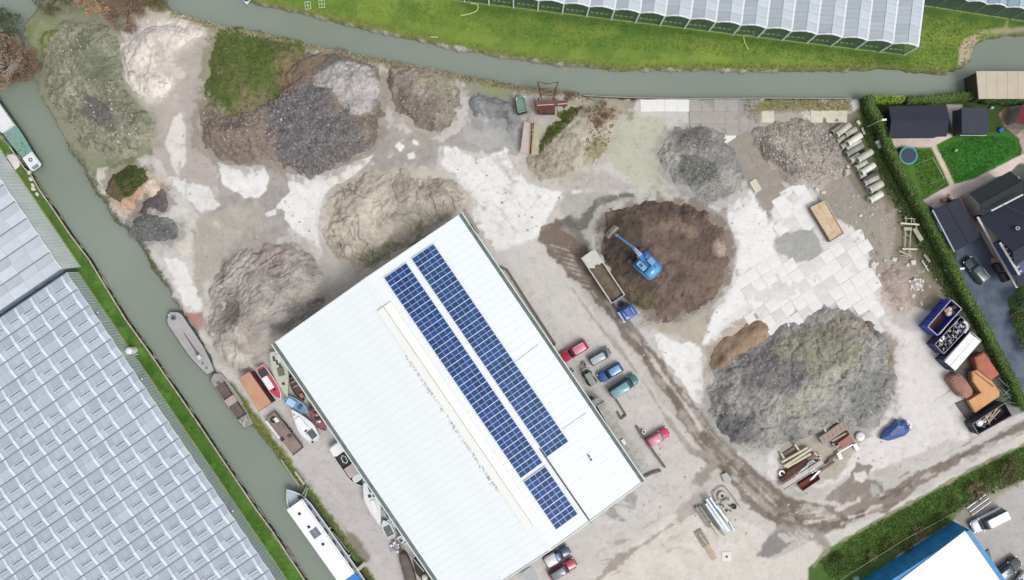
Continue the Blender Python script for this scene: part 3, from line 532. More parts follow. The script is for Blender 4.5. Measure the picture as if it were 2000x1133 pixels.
heap_tufts(h2, [(75, 62), (160, 40), (236, 60), (300, 235), (270, 300), (172, 300), (100, 200)], 1500, .25, .09, mat('tuft_greygreen', S(156, 158, 132), .9, 0, .2, .5, S(120, 128, 84), island=.6))
heap_stones(h2, [(110, 60), (150, 60), (300, 260), (260, 300), (200, 250), (150, 180)], 160, .1, .4, st_light)
h3 = heap('grassy green mound at the head of the haul way', 'grassy mound', [(415, 65), (460, 58), (520, 70), (575, 88), (596, 108), (570, 140), (552, 190), (505, 235), (455, 248), (412, 222), (396, 185), (402, 130)], 2.4, S(102, 116, 62), S(134, 126, 94), .9, .3, .08, zones=[([(470, 190), (540, 170), (520, 225), (460, 245)], S(138, 126, 100), 1.4, .8), ([(425, 75), (520, 85), (560, 110), (530, 160), (480, 130), (430, 110)], S(94, 120, 54), 1.0, .7), ([(560, 90), (600, 105), (560, 200), (540, 150)], S(136, 120, 92), .8), ([(395, 190), (420, 225), (460, 248), (430, 200), (405, 160)], S(160, 152, 128), .8)], name='grassy_mound', m=M_rub)
heap_tufts(h3, [(415, 65), (520, 70), (590, 108), (552, 190), (455, 245), (396, 185)], 3000, .22, .1, m_tgrass2)
h4 = heap('huge brown and charcoal rubble heap with a pale gravel cap below the north canal', 'rubble heap', [(398, 195), (440, 205), (500, 205), (540, 165), (560, 120), (590, 98), (640, 102), (690, 110), (735, 122), (752, 150), (748, 200), (742, 250), (722, 292), (682, 312), (640, 337), (600, 346), (560, 338), (530, 315), (480, 322), (430, 308), (398, 285), (383, 250)], 3.6, S(146, 132, 120), S(126, 117, 109), 1.1, .35, .14, zones=[([(620, 150), (650, 130), (690, 120), (728, 132), (742, 170), (735, 215), (705, 240), (672, 215), (660, 185), (625, 180)], S(184, 179, 176), .5), ([(540, 200), (600, 170), (630, 182), (670, 215), (705, 240), (715, 290), (640, 337), (590, 342), (540, 300), (520, 250)], S(120, 114, 114), 1.6), ([(393, 215), (500, 230), (540, 270), (530, 310), (420, 300), (388, 250)], S(138, 124, 112), 1.6, .8), ([(570, 100), (640, 105), (620, 150), (560, 200), (545, 190)], S(138, 122, 106), 1.5)], m=M_rub, ridge=.2, name='rubble_heap')
heap_stones(h4, [(530, 200), (610, 170), (700, 230), (720, 290), (640, 335), (560, 335)], 2600, .12, .65, st_dark); heap_stones(h4, [(395, 220), (740, 130), (742, 250), (640, 330), (400, 290)], 900, .08, .4, st_mid); heap_stones(h4, [(395, 220), (740, 130), (742, 250), (640, 330), (400, 290)], 130, .12, .4, st_light)
h5 = heap('mottled brown spoil heap with scattered branches beside the north canal', 'spoil heap', [(757, 142), (800, 132), (850, 143), (893, 162), (897, 215), (872, 255), (850, 268), (820, 247), (775, 228), (754, 190)], 2.0, S(146, 136, 124), S(166, 157, 144), 1.0, .35, .12, zones=[([(800, 140), (870, 150), (890, 200), (850, 190), (820, 165)], S(152, 148, 126), .9), ([(760, 190), (800, 180), (850, 230), (850, 265), (800, 240)], S(134, 122, 112), 1), ([(755, 140), (770, 145), (765, 215), (755, 190)], S(112, 100, 90), .6)], m=M_rub, name='spoil_heap')
heap_stones(h5, [(757, 142), (893, 162), (872, 255), (775, 228)], 420, .08, .45, st_mid)
h6 = heap('low slate grey gravel heap spilling toward the canal edge', 'gravel heap', [(912, 195), (930, 182), (965, 188), (1005, 192), (1012, 235), (1000, 262), (975, 228), (945, 228), (925, 238)], 1.0, S(146, 146, 146), S(128, 128, 128), 1.0, .2, .06, name='gravel_heap')
h7 = heap('sandy mound with grass and rusty brown bushes below the conveyor', 'sandy mound', [(1032, 312), (1046, 272), (1075, 245), (1095, 215), (1140, 196), (1185, 205), (1214, 212), (1206, 250), (1192, 290), (1160, 318), (1112, 338), (1062, 352), (1035, 338)], 2.0, S(188, 181, 164), S(172, 164, 146), .9, .3, .1, zones=[([(1050, 250), (1095, 200), (1140, 200), (1120, 230), (1075, 265), (1052, 290)], S(122, 122, 74), 1.0), ([(1130, 200), (1200, 205), (1200, 240), (1160, 250), (1140, 225)], S(160, 140, 112), 1.1, .6), ([(1150, 280), (1190, 260), (1180, 300), (1130, 330)], S(150, 142, 96), 1.2, .7)], ridge=.2, name='sandy_mound')
heap_tufts(h7, [(1050, 255), (1095, 200), (1140, 205), (1120, 235), (1055, 300)], 900, .35, .1, m_tgrass); heap_tufts(h7, [(1120, 205), (1205, 210), (1195, 280), (1140, 300), (1150, 240)], 260, .25, .1, mat('tuft_russet', S(158, 128, 98), .9, 0, .2, .5, S(132, 106, 82), island=.6)); 
h8 = heap('grey gravel heap with a darker core between puddle and slab yard', 'gravel heap', [(1300, 268), (1322, 250), (1380, 246), (1420, 278), (1448, 318), (1456, 358), (1432, 392), (1392, 396), (1342, 372), (1302, 342), (1284, 302)], 2.1, S(158, 157, 151), S(140, 140, 136), .9, .25, .1, zones=[([(1310, 330), (1340, 300), (1390, 320), (1400, 360), (1350, 370)], S(112, 112, 106), .7), ([(1320, 252), (1385, 250), (1385, 292), (1330, 290)], S(122, 120, 114), .8), ([(1290, 280), (1310, 270), (1325, 330), (1300, 335)], S(182, 182, 168), .6)], m=M_rub, name='gravel_heap')
heap_stones(h8, [(1300, 268), (1380, 246), (1448, 318), (1432, 392), (1342, 372), (1284, 302)], 1500, .07, .3, st_mid)
h9 = heap('brown demolition rubble heap between the slab yard and the concrete pipes', 'rubble heap', [(1455, 262), (1500, 238), (1548, 224), (1592, 232), (1626, 262), (1650, 300), (1650, 345), (1610, 366), (1565, 352), (1540, 368), (1505, 330), (1472, 298)], 1.0, S(172, 163, 153), S(152, 143, 134), .9, .3, .12, zones=[([(1475, 275), (1520, 285), (1540, 310), (1540, 345), (1510, 325), (1482, 297)], S(128, 116, 110), .9), ([(1500, 240), (1590, 235), (1580, 265), (1510, 262)], S(158, 152, 134), .9), ([(1498, 272), (1530, 268), (1525, 280), (1500, 284)], S(190, 183, 174), .3)], m=M_rub, name='rubble_heap')
heap_stones(h9, [(1462, 262), (1548, 226), (1620, 262), (1648, 338), (1560, 350), (1480, 295)], 1500, .08, .5, st_mid); heap_stones(h9, [(1462, 262), (1548, 226), (1620, 262), (1648, 338), (1560, 350), (1480, 295)], 420, .1, .4, st_light)
h10 = heap('big tan sand heap with cracked scarps against the white warehouse', 'sand heap', [(645, 385), (685, 357), (760, 338), (832, 332), (882, 345), (912, 382), (920, 402), (880, 425), (820, 465), (770, 500), (730, 524), (690, 528), (655, 512), (642, 475), (632, 425)], 3.2, S(203, 193, 177), S(186, 176, 161), 1.3, .3, .06, zones=[([(790, 400), (830, 400), (840, 440), (790, 480), (740, 500), (770, 440)], S(168, 163, 148), 1.0, .8), ([(700, 500), (800, 460), (780, 500), (720, 525)], S(146, 146, 122), .8, .7), ([(670, 430), (720, 410), (740, 450), (700, 470), (672, 460)], S(208, 198, 184), .8, .8)], gully=.55, gdir=(.85, .53), gper=1.6, ridge=.35, name='sand_heap', lump=3.5)
h11 = heap('big grey sand heap with a hollow and eroded gullies south of the yard', 'sand heap', [(442, 498), (490, 474), (550, 468), (600, 478), (632, 510), (641, 558), (622, 600), (575, 642), (530, 682), (492, 722), (452, 718), (420, 688), (404, 640), (408, 560)], 3.4, S(184, 177, 169), S(164, 156, 149), 1.1, .35, .06, zones=[([(430, 660), (480, 680), (500, 710), (470, 722), (430, 700)], S(198, 191, 180), .8), ([(400, 590), (440, 570), (480, 600), (480, 650), (420, 660)], S(166, 158, 151), .6), ([(432, 592), (458, 588), (476, 604), (470, 624), (444, 626), (434, 612)], S(132, 126, 120), .4), ([(480, 480), (560, 478), (580, 530), (520, 530)], S(172, 158, 152), .9)], gully=.5, gdir=(.62, -.78), gper=.9, ridge=.25, holes=[([(425, 582), (460, 575), (480, 600), (475, 628), (440, 632), (425, 612)], 1.2)], name='sand_heap', lump=3.2)
h12 = heap('dark brown topsoil mound with the blue excavator working on top', 'topsoil mound', [(1178, 440), (1202, 412), (1250, 398), (1310, 396), (1370, 406), (1412, 438), (1428, 482), (1420, 540), (1378, 590), (1322, 624), (1272, 622), (1228, 592), (1202, 545), (1172, 492)], 2.4, S(124, 106, 94), S(106, 91, 81), 1.2, .22, .07, zones=[([(1180, 440), (1240, 420), (1260, 470), (1230, 560), (1195, 530), (1175, 485)], S(90, 80, 72), .9, .9), ([(1235, 575), (1270, 560), (1280, 620), (1245, 600)], S(104, 98, 74), .8, .8), ([(1392, 470), (1420, 470), (1420, 500), (1395, 498)], S(180, 162, 148), .5), ([(1270, 440), (1340, 430), (1370, 470), (1330, 460)], S(142, 122, 107), .8, .6)], ridge=.15, name='topsoil_mound')
heap_stones(h12, [(1190, 430), (1400, 430), (1400, 560), (1280, 610), (1200, 560)], 500, .08, .3, mat('clod', S(120, 98, 84), .95, 0, .2, 2, island=.6), 'clods')
h14 = heap('wide grey green spoil mound in the south east yard', 'spoil mound', [(1398, 705), (1440, 672), (1500, 660), (1545, 622), (1600, 598), (1660, 606), (1715, 640), (1742, 690), (1748, 750), (1728, 808), (1688, 838), (1600, 845), (1545, 866), (1480, 880), (1432, 872), (1398, 842), (1380, 790)], 3.6, S(146, 145, 141), S(166, 163, 157), .9, .45, .12, zones=[([(1530, 650), (1620, 640), (1680, 690), (1620, 730), (1540, 720), (1500, 690)], S(150, 151, 126), 1.4, .75), ([(1400, 800), (1460, 810), (1470, 870), (1430, 870), (1395, 840)], S(118, 116, 116), .8), ([(1430, 700), (1510, 685), (1570, 720), (1540, 765), (1450, 760)], S(130, 124, 124), 1.3, .85), ([(1590, 620), (1660, 610), (1700, 650), (1640, 660)], S(170, 160, 146), .9, .8), ([(1520, 780), (1600, 720), (1640, 700), (1620, 740), (1540, 830)], S(176, 174, 160), .7, .9), ([(1640, 740), (1740, 720), (1720, 800), (1660, 820)], S(132, 134, 128), 1.0, .8)], m=M_rub, ridge=.3, name='spoil_mound', lump=3)
heap_stones(h14, [(1398, 705), (1600, 600), (1742, 690), (1688, 838), (1480, 880), (1380, 790)], 1500, .07, .4, st_mid)
h15 = heap('orange brown clay heap with a smooth top at the corner of the slab field', 'clay heap', [(1390, 722), (1394, 690), (1412, 662), (1445, 636), (1478, 622), (1504, 630), (1508, 646), (1492, 668), (1458, 692), (1424, 724), (1405, 730)], 1.5, S(158, 134, 112), S(144, 122, 102), 1.6, .1, .03, name='clay_heap', zones=[([(1440, 690), (1500, 640), (1508, 646), (1455, 700)], S(168, 146, 124), .4)])
h16 = heap('thin crescent of brown clay lying on the shoulder of the spoil mound', 'clay heap', [(1686, 628), (1700, 636), (1730, 664), (1746, 696), (1744, 720), (1728, 708), (1704, 678)], 1.6, S(150, 134, 116), S(138, 122, 106), 1.6, .08, .03, name='clay_heap')
h17 = heap('low pinkish brick rubble heap at the edge of the slab field', 'rubble heap', [(1716, 540), (1728, 520), (1756, 512), (1778, 528), (1784, 568), (1774, 600), (1742, 608), (1722, 580)], .8, S(192, 174, 165), S(178, 160, 150), .8, .15, .05, name='rubble_heap')
heap_stones(h17, [(1716, 540), (1756, 512), (1784, 568), (1742, 608)], 260, .06, .25, st_light)
h18 = heap('small mossy dark green compost heap by the canal', 'compost heap', [(208, 350), (218, 330), (245, 318), (280, 320), (297, 340), (296, 362), (270, 378), (258, 398), (228, 392), (212, 375)], 1.5, S(94, 94, 58), S(112, 108, 68), 1.2, .2, .08, zones=[([(208, 350), (222, 335), (230, 365), (225, 392), (212, 378)], S(104, 84, 74), .6)], name='compost_heap')
heap_tufts(h18, [(222, 335), (280, 320), (297, 345), (250, 392)], 500, .3, .1, m_tdark)
h19 = heap('small round cream sand heap leaning on the compost heap', 'sand heap', [(276, 358), (288, 347), (308, 348), (317, 362), (312, 376), (294, 380), (280, 372)], 1.1, S(214, 197, 178), S(200, 182, 162), 1.2, .1, .05, name='sand_heap')
h20 = heap('small tan orange sand heap on the canal side of the compost heap', 'sand heap', [(233, 390), (244, 374), (258, 372), (272, 362), (280, 372), (270, 392), (265, 408), (250, 413), (236, 404)], 1.1, S(206, 176, 152), S(192, 160, 136), 1.2, .1, .04, name='sand_heap')
h21 = heap('small purple grey gravel heap in the row of little heaps', 'gravel heap', [(268, 412), (276, 390), (300, 378), (325, 372), (328, 392), (318, 408), (300, 410), (285, 428), (268, 420)], 1.1, S(118, 106, 106), S(104, 92, 92), 1.2, .15, .08, name='gravel_heap', m=M_rub)
h22 = heap('low charcoal asphalt rubble heap at the end of the row of little heaps', 'rubble heap', [(255, 440), (262, 424), (290, 422), (318, 430), (340, 430), (352, 455), (342, 470), (310, 476), (280, 482), (262, 466)], 1.2, S(112, 114, 112), S(136, 136, 132), 1.2, .25, .1, name='rubble_heap', m=M_rub)
heap_stones(h22, [(255, 440), (262, 424), (340, 430), (352, 455), (310, 476), (262, 466)], 420, .1, .45, st_dark)
# the ground sheet, coloured after the heaps have shed their material round their feet
C_ = np.clip(C_, 0.004, 1)
g_ = np_mesh('ground', np.stack([X.ravel(), Y.ravel(), H.ravel()], 1), grid_faces(NY, NX), M_ground, None, C_.reshape(-1, 3), kind='structure')
# ------------------------------------------------------------------ greenhouses
def glass_mat(name, col, alpha, rough=.18, var=.06, scale=.25):
    m = mat(name, col, rough, 0, var, scale, island=.10); N = m.node_tree.nodes; Lk = m.node_tree.links; b = N['Principled BSDF']
    oi = N.new('ShaderNodeObjectInfo'); ml = N.new('ShaderNodeMath'); ml.operation = 'MULTIPLY_ADD'; ml.inputs[1].default_value = .18; ml.inputs[2].default_value = .97; Lk.new(oi.outputs['Random'], ml.inputs[0]); sv = N.new('ShaderNodeVectorMath'); sv.operation = 'SCALE'; Lk.new(b.inputs['Base Color'].links[0].from_socket, sv.inputs[0]); Lk.new(ml.outputs[0], sv.inputs['Scale']); Lk.new(sv.outputs[0], b.inputs['Base Color'])
    t = N.new('ShaderNodeBsdfTransparent'); mx = N.new('ShaderNodeMixShader'); mx.inputs[0].default_value = alpha; t.inputs[0].default_value = (.88, .95, .9, 1)
    out = [q for q in N if q.type == 'OUTPUT_MATERIAL'][0]; Lk.new(t.outputs[0], mx.inputs[1]); Lk.new(b.outputs[0], mx.inputs[2]); Lk.new(mx.outputs[0], out.inputs[0]); return m
M_glassA = glass_mat('greenhouse_glass', S(196, 205, 218), .9, var=.1, scale=.12)
M_glassW = glass_mat('chalked_glass', S(204, 208, 218), .95, .3)
M_glassTop = glass_mat('foil_glass', S(198, 206, 214), .9)
M_sideglass = glass_mat('side_glass', S(206, 224, 216), .8, .15)
M_clear = glass_mat('clear_glass', S(150, 170, 160), .25, .1)
M_white = mat('white_steel', S(236, 240, 242), .5, 0, .04, 1)
M_alu = mat('aluminium_bar', S(206, 214, 222), .45, .1, .06, 1)
M_gutter = mat('dark_gutter', S(122, 134, 142), .6, 0, .1, .6)
M_crop = mat('greenhouse_floor', S(96, 128, 92), .9, 0, .3, .6, S(150, 160, 150), island=0)
def in_view(x, y, z, marg=12):
    k = CAMH / (CAMH - z) * SC; return -marg < 1000 + x * k < 2000 + marg and -marg < 566.5 - y * k < 1133 + marg
def add_obj(name, me, parent, loc, rot=None, m4=None):
    o = bpy.data.objects.new(name, me); COL.objects.link(o); o.parent = parent
    if m4 is not None: o.matrix_local = m4
    else:
        o.location = loc
        if rot: o.rotation_euler = rot
    return o
def greenhouse(name, label, o_px, e_px, g_px, nsp, sw, depth, bay, gh, rise, mglass, opt):
    """o_px base corner; e = direction across the spans, g = direction of the gutters"""
    O = P(*o_px); e = Vector((e_px[0], -e_px[1])).normalized(); g = Vector((g_px[0], -g_px[1])).normalized()
    root = thing(name, label, 'greenhouse', (O.x, O.y, 0)); rnd = random.Random(3)
    def L(a, b_, z): return (e.x * a + g.x * b_, e.y * a + g.y * b_, z)
    def vis(a, b_, z): q = L(a, b_, z); return in_view(O.x + q[0], O.y + q[1], z)
    nb = int(depth / bay); cross = e.x * g.y - e.y * g.x
    m3 = Matrix(((e.x, g.x, 0), (e.y, g.y, 0), (0, 0, 1))).to_4x4()
    # glass panes, one mesh each slope
    def pane_mesh(sgn):
        mb = MB(); w2 = sw / 2; t = .02
        if sgn > 0: q = [(0.06, 0.03, 0), (w2, 0.03, rise), (w2, bay - .03, rise), (0.06, bay - .03, 0)]
        else: q = [(w2, 0.03, rise), (sw - .06, 0.03, 0), (sw - .06, bay - .03, 0), (w2, bay - .03, rise)]
        top = [(p[0], p[1], p[2] + t) for p in q]; mb.loft([q, top]); return mb
    pm = []
    for sgn in (1, -1):
        mb = pane_mesh(sgn); me = bpy.data.meshes.new('glass_pane'); me.from_pydata(mb.v, [], mb.f); me.materials.append(mglass); pm.append((me, mb))
    cells = [(i, j) for i in range(nsp) for j in range(nb) if opt.get('cell', lambda i, j: True)(i, j)]
    cells.sort(key=lambda c: 0 if vis(c[0] * sw + sw / 2, c[1] * bay + bay / 2, gh) else 1)
    rest = MB(); cnt = 0
    for (i, j) in cells:
        for k in (0, 1):
            if cnt < 300 and vis(i * sw + sw / 2, j * bay + bay / 2, gh):
                o = add_obj('glass_pane', pm[k][0], root, None, m4=m3 @ Matrix.Translation((i * sw, j * bay, gh))); o.data = pm[k][0]; cnt += 1
            else: rest.add([(m3 @ Vector((v[0] + i * sw, v[1] + j * bay, v[2] + gh)))[:] for v in pm[k][1].v], pm[k][1].f)
    if rest.v: rest.build('glass_roofing', mglass, root, kind='stuff')
    # gutters and ridges
    for i in range(nsp + 1):
        mb = MB(); mb.box(((m3 @ Vector((i * sw, depth / 2, gh)))[:]), (.15 if not opt.get('wgut') else .3, depth, .14), math.atan2(g.y, g.x) - math.pi / 2)
        mb.build('gutter', opt.get('mgut', M_gutter), root)
    rb = MB()
    for i in range(nsp): 
        rb.box(((m3 @ Vector((i * sw + sw / 2, depth / 2, gh + rise + .03)))[:]), (.09, depth, .08), math.atan2(g.y, g.x) - math.pi / 2)
    rb.build('ridge_bars', M_alu, root, kind='stuff')
    # glazing bars
    gb = MB(); nbars = int(depth / opt.get('bar', 1.0))
    for i in range(nsp):
        for k in range(nbars + 1):
            y = k * opt.get('bar', 1.0)
            if not vis(i * sw + sw / 2, y, gh): continue
            for (a, b_) in (((i * sw, y, gh + .03), (i * sw + sw / 2, y, gh + rise + .03)), ((i * sw + sw / 2, y, gh + rise + .03), (i * sw + sw, y, gh + .03))):
                gb.beam((m3 @ Vector(a))[:], (m3 @ Vector(b_))[:], .035, .03)
    gb.build('glazing_bars', opt.get('mbar', M_alu), root, kind='stuff')
    # folded white screens hung on the trusses, seen through the glass as pale bars
    if opt.get('screen'):
        w2 = sw / 2; mb = MB(); wd = .46
        for (x0, z0, x1, z1) in ((.12, .06, w2, rise + .05), (w2, rise + .05, sw - .12, .06)):
            mb.loft([[(x0, -wd / 2, z0), (x1, -wd / 2, z1), (x1, wd / 2, z1), (x0, wd / 2, z0)], [(x0, -wd / 2, z0 + .04), (x1, -wd / 2, z1 + .04), (x1, wd / 2, z1 + .04), (x0, wd / 2, z0 + .04)]])
        me = bpy.data.meshes.new('white_strip'); me.from_pydata(mb.v, [], mb.f); me.materials.append(mat('white_strip', S(222, 231, 241), .5, 0, .08, .4)); n_ = 0
        vb = MB(); d = 2.1      # raised vent window: two rails, cross bars, a dark gap under it
        x0, z0, x1, z1 = w2 + .05, rise + .06, w2 + 1.05, rise * .38 + .18
        for xx, zz, l_ in ((x0, z0 + .08, d), (x0 + .42, (z0 + z1) / 2 + .1, d * .9), (x1, z1 + .1, d * .8)): vb.beam((xx, 0, zz), (xx, l_, zz), .07, .05)
        vb.mi = 1; nb_ = 4
        for q in range(1, nb_): vb.beam((x0, d * q / nb_, z0 + .07), (x0 + .42, d * q / nb_, (z0 + z1) / 2 + .09), .04, .03)
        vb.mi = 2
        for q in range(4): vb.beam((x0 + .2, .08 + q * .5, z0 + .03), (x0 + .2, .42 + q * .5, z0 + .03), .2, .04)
        vme = bpy.data.meshes.new('roof_vent'); vme.from_pydata(vb.v, [], vb.f)
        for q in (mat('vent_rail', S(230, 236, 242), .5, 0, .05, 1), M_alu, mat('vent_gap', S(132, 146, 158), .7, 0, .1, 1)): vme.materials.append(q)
        vme.polygons.foreach_set('material_index', vb.m)
        ns = nv = 0
        for (i, j) in cells:
            if not vis(i * sw + sw / 2, j * bay + bay / 2, gh): continue
            sh = opt.get('shift', 0) * (i % 2)
            if ns < 300: add_obj('white_strip', me, root, None, m4=m3 @ Matrix.Translation((i * sw, j * bay + bay * .35 + sh, gh + .02))); ns += 1
            if nv < 300 and rnd.random() < .9: add_obj('roof_vent', vme, root, None, m4=m3 @ Matrix.Translation((i * sw + rnd.uniform(-.08, .08), j * bay + bay * .35 + .4 + rnd.uniform(-.1, .1), gh)) @ Matrix.Diagonal((1, rnd.uniform(.75, 1.05), 1, 1))); nv += 1
    # walls: glazed side at b=0 (front) with posts, and both gable ends
    wm_ = opt.get('mwall', M_sideglass); mb = MB(); ins = opt.get('inset', 0)
    for i in range(nsp):
        a0, a1 = i * sw, (i + 1) * sw
        mb.add([L(a0, -ins, .05), L(a1, -ins, .05), L(a1, 0, gh), L(a0 + sw / 2, 0, gh + rise), L(a0, 0, gh)], [(0, 1, 2, 3, 4)])
    mb.build('front_glass', wm_, root)
    mb = MB(); A1 = nsp * sw
    mb.add([L(0, 0, 0), L(0, depth, 0), L(0, depth, gh), L(0, 0, gh)], [(0, 1, 2, 3)]); mb.add([L(A1, 0, 0), L(A1, depth, 0), L(A1, depth, gh), L(A1, 0, gh)], [(0, 1, 2, 3)]); mb.add([L(0, depth, 0), L(A1, depth, 0), L(A1, depth, gh), L(0, depth, gh)], [(0, 1, 2, 3)])
    mb.build('side_glass', opt.get('mside', wm_), root)
    mp = opt.get('mpost', M_white); pr = opt.get('post', .09)
    for i in range(nsp + 1):
        if vis(i * sw, 0, 0): MB().beam(L(i * sw, -ins - .03, 0), L(i * sw, -.03, gh), pr * 2, pr * 2).build('post', mp, root)
    mb = MB()
    for i in range(nsp):
        a0 = i * sw; pts = [(a0, 0), (a0 + sw * .25, rise * .72), (a0 + sw / 2, rise), (a0 + sw * .75, rise * .72), (a0 + sw, 0)]
        for p, q in zip(pts[:-1], pts[1:]): mb.beam(L(p[0], -.05, gh + p[1] + .03), L(q[0], -.05, gh + q[1] + .03), opt.get('rake', .12), opt.get('rake', .12))
        ns_ = opt.get('studs', 0)
        for k in range(1, ns_): mb.beam(L(a0 + sw * k / ns_, -ins - .02, .1), L(a0 + sw * k / ns_, -.02, gh + rise * (1 - abs(2 * k / ns_ - 1))), .05, .05)
    mb.build('gable_frame', opt.get('mrake', mp), root, kind='stuff')
    mb = MB(); mb.beam(L(0, -ins - .06, .15), L(A1, -ins - .06, .15), .14, .3); mb.build('plinth', opt.get('mpl', mat('plinth_concrete', S(150, 168, 96), .8, 0, .2, 2)), root)
    if opt.get('rails'):
        mb = MB()
        for i in range(nsp):
            for k in range(4): mb.beam(L(i * sw + .5 + k * .8, .55, .55), L(i * sw + 1.05 + k * .8, .55, .55), .22, .12)
        mb.build('heating_pipes', mat('pipe_rail', S(176, 196, 120), .5, 0, .1, 2), root, kind='stuff')
    fl = MB(); fl.quad(L(.1, .1, .12), L(A1 - .1, .1, .12), L(A1 - .1, depth, .12), L(.1, depth, .12)); fl.build('planted_floor', opt.get('mfloor', M_crop), root)
    # trusses and interior clutter under the roof
    return root, L
e_, g__ = (0.562, 0.827), (-0.827, 0.562)
ghA, LA = greenhouse('glass_greenhouse', 'vast low glass greenhouse with pale blue roof vents filling the lower left', (152, 533), e_, g__, 19, 3.2, 45, 3.0, 2.8, .2, M_glassA, dict(screen=1, shift=.0, bar=1.0, studs=6, post=.03, rake=.07, inset=.15, mside=M_sideglass))
ghB, LB = greenhouse('glass_greenhouse', 'taller greenhouse with white chalked roof spans left of the canal', (-112, 142), e_, g__, 12, 3.26, 30, 3.0, 3.7, .22, M_glassW, dict(bar=3.0, studs=5, post=.03, rake=.12, inset=.9, mwall=glass_mat('chalked_side', S(218, 228, 224), .93, .3), mside=mat('end_wall_glazing', S(128, 146, 160), .3, 0, .25, .8)))
greenhouse('glass_greenhouse', 'long glasshouse with arched white gable ends and leaning posts on the north meadow', (860, -2.2), (0.9926, 0.1205), (0.1205, -0.9926), 19, 4.03, 24, 1.5, 4.0, .75, M_glassTop, dict(bar=.75, mwall=M_clear, mgut=M_white, wgut=1, post=.11, rake=.2, rails=1, mside=M_clear, mfloor=mat('grass_floor', S(84, 122, 48), .9, 0, .25, .8, S(54, 88, 38))))
greenhouse('glass_greenhouse', 'second smaller glasshouse at the upper right corner behind the first', (1788, 9.3), (0.988, 0.154), (0.154, -0.988), 12, 3.12, 20, 1.5, 3.7, .65, glass_mat('blue_foil_glass', S(172, 196, 208), .86), dict(bar=.75, mwall=M_clear, mgut=M_gutter, post=.05, rake=.16, mside=M_clear, mrake=M_white, mpost=mat('green_steel', S(150, 170, 150), .6, 0, .1, 1), mfloor=mat('grass_floor_dark', S(62, 98, 52), .9, 0, .3, .6, S(40, 70, 40))))
# little extractor fans on the greenhouse wall
fan_m = mat('galvanised', S(190, 200, 205), .35, .6, .1, 2); fan_d = mat('fan_dark', S(70, 86, 80), .6, 0, .1, 2)
for (x, y, lab) in ((190, 611, 'silver extractor cowl high on the greenhouse wall, northernmost'), (276, 741, 'silver extractor cowl on the greenhouse wall beside the barges'), (453, 998, 'silver extractor cowl near the lower end of the greenhouse wall')):
    p = P(x, y, 3.0); t = thing('extractor_cowl', lab, 'extractor', p); MB().tube((0, 0, -.3), (0, 0, .15), .22, 10).build('duct', fan_d, t); MB().ball((.2, .1, .2), .26, .7).build('cowl', fan_m, t, True)
p = P(262, 684, 0); t = thing('white_buffer_tank', 'small white domed tank on the grass against the greenhouse wall', 'tank', p); MB().tube((0, 0, 0), (0, 0, 1.6), .6, 14).build('shell', M_white, t); MB().ball((0, 0, 1.6), .6, .5).build('dome', M_white, t, True); MB().beam((-.3, -.9, .3), (.9, -.6, .3), .12, .12).build('support', M_alu, t)

# ------------------------------------------------------------------ sheet piling and canal edges
M_pile = mat('weathered_timber', S(186, 184, 160), .9, 0, .2, 1.5); M_piled = mat('dark_piling', S(44, 52, 40), .9, 0, .2, 1)
def piling(label, line, cap=.22, mcap=None, off=0):
    a = P(*line[0]); t = thing('sheet_piling', label, 'piling', (a.x, a.y, 0)); cb, wb_ = MB(), MB()
    for p, q in zip(line[:-1], line[1:]):
        p3, q3 = P(*p) - a, P(*q) - a; d = (q3 - p3).normalized() * .02
        cb.beam((p3 - d)[:2] + (.1,), (q3 + d)[:2] + (.1,), cap, .08); wb_.beam((p3)[:2] + (-.75,), (q3)[:2] + (-.75,), .12, 1.6)
    cb.build('capping_beam', mcap or M_pile, t); wb_.build('sheet_wall', M_piled, t); return t
piling('long timber capped sheet piling along the greenhouse bank of the canal', [(20, 287), (48, 328), (62, 343), (77, 370), (107, 413), (137, 458), (175, 508), (210, 566), (247, 626), (285, 678), (325, 736), (370, 801), (403, 850), (440, 905), (475, 957), (500, 994), (532, 1037), (565, 1087), (598, 1137), (650, 1210)])
piling('broken pale timber edging of the quay above the houseboat', [(549, 897), (566, 922), (586, 949)], .16)
piling('thin timber edging behind the houseboat mooring', [(650, 1038), (664, 1056), (682, 1078)], .14)
piling('straight pale timber edging along the garden side of the north canal', [(1690, 189), (1780, 189), (1860, 187.5), (1908, 187)], .12)
piling('concrete canal edging below the white slabs and grey paving', [(1140, 187), (1225, 191), (1345, 193), (1500, 192), (1662, 193)], .14, mat('edge_concrete', S(172, 166, 158), .9, 0, .15, 2))

# ------------------------------------------------------------------ warehouse
def PW(px, py, z): return P(px, py, z)
EH, RH = 6.0, 7.5
cN, cW, cE = P(897, 421, EH), P(538, 670, EH), P(1253, 942, EH)
uu = (cE - cN); LW = uu.length; uu.normalize(); vv = (cW - cN); WW = vv.length; vv.normalize()
wh = thing('warehouse', 'huge white roofed warehouse carrying three blue solar arrays', 'warehouse', (cN.x, cN.y, 0))
wm3 = Matrix(((uu.x, vv.x, 0), (uu.y, vv.y, 0), (0, 0, 1))).to_4x4()
def LWp(a, b_, z): return (uu.x * a + vv.x * b_, uu.y * a + vv.y * b_, z)
def roof_z(b_): return EH + (RH - EH) * (1 - abs(b_ - WW / 2) / (WW / 2))
M_roof = mat('white_roof', S(238, 243, 245), .55, 0, .02, .15, stretch=(1, 1, 1)); M_wcl = mat('grey_cladding', S(150, 162, 158), .6, 0, .1, .8); M_trim = mat('white_trim', S(226, 234, 230), .5, 0, .06, 1)
mb = MB()
for (a0, a1, b0, b1) in ((0.25, LW - .25, .35, .35), (0.25, LW - .25, WW - .35, WW - .35)): mb.beam(LWp(a0, b0, EH / 2), LWp(a1, b1, EH / 2), .12, EH)
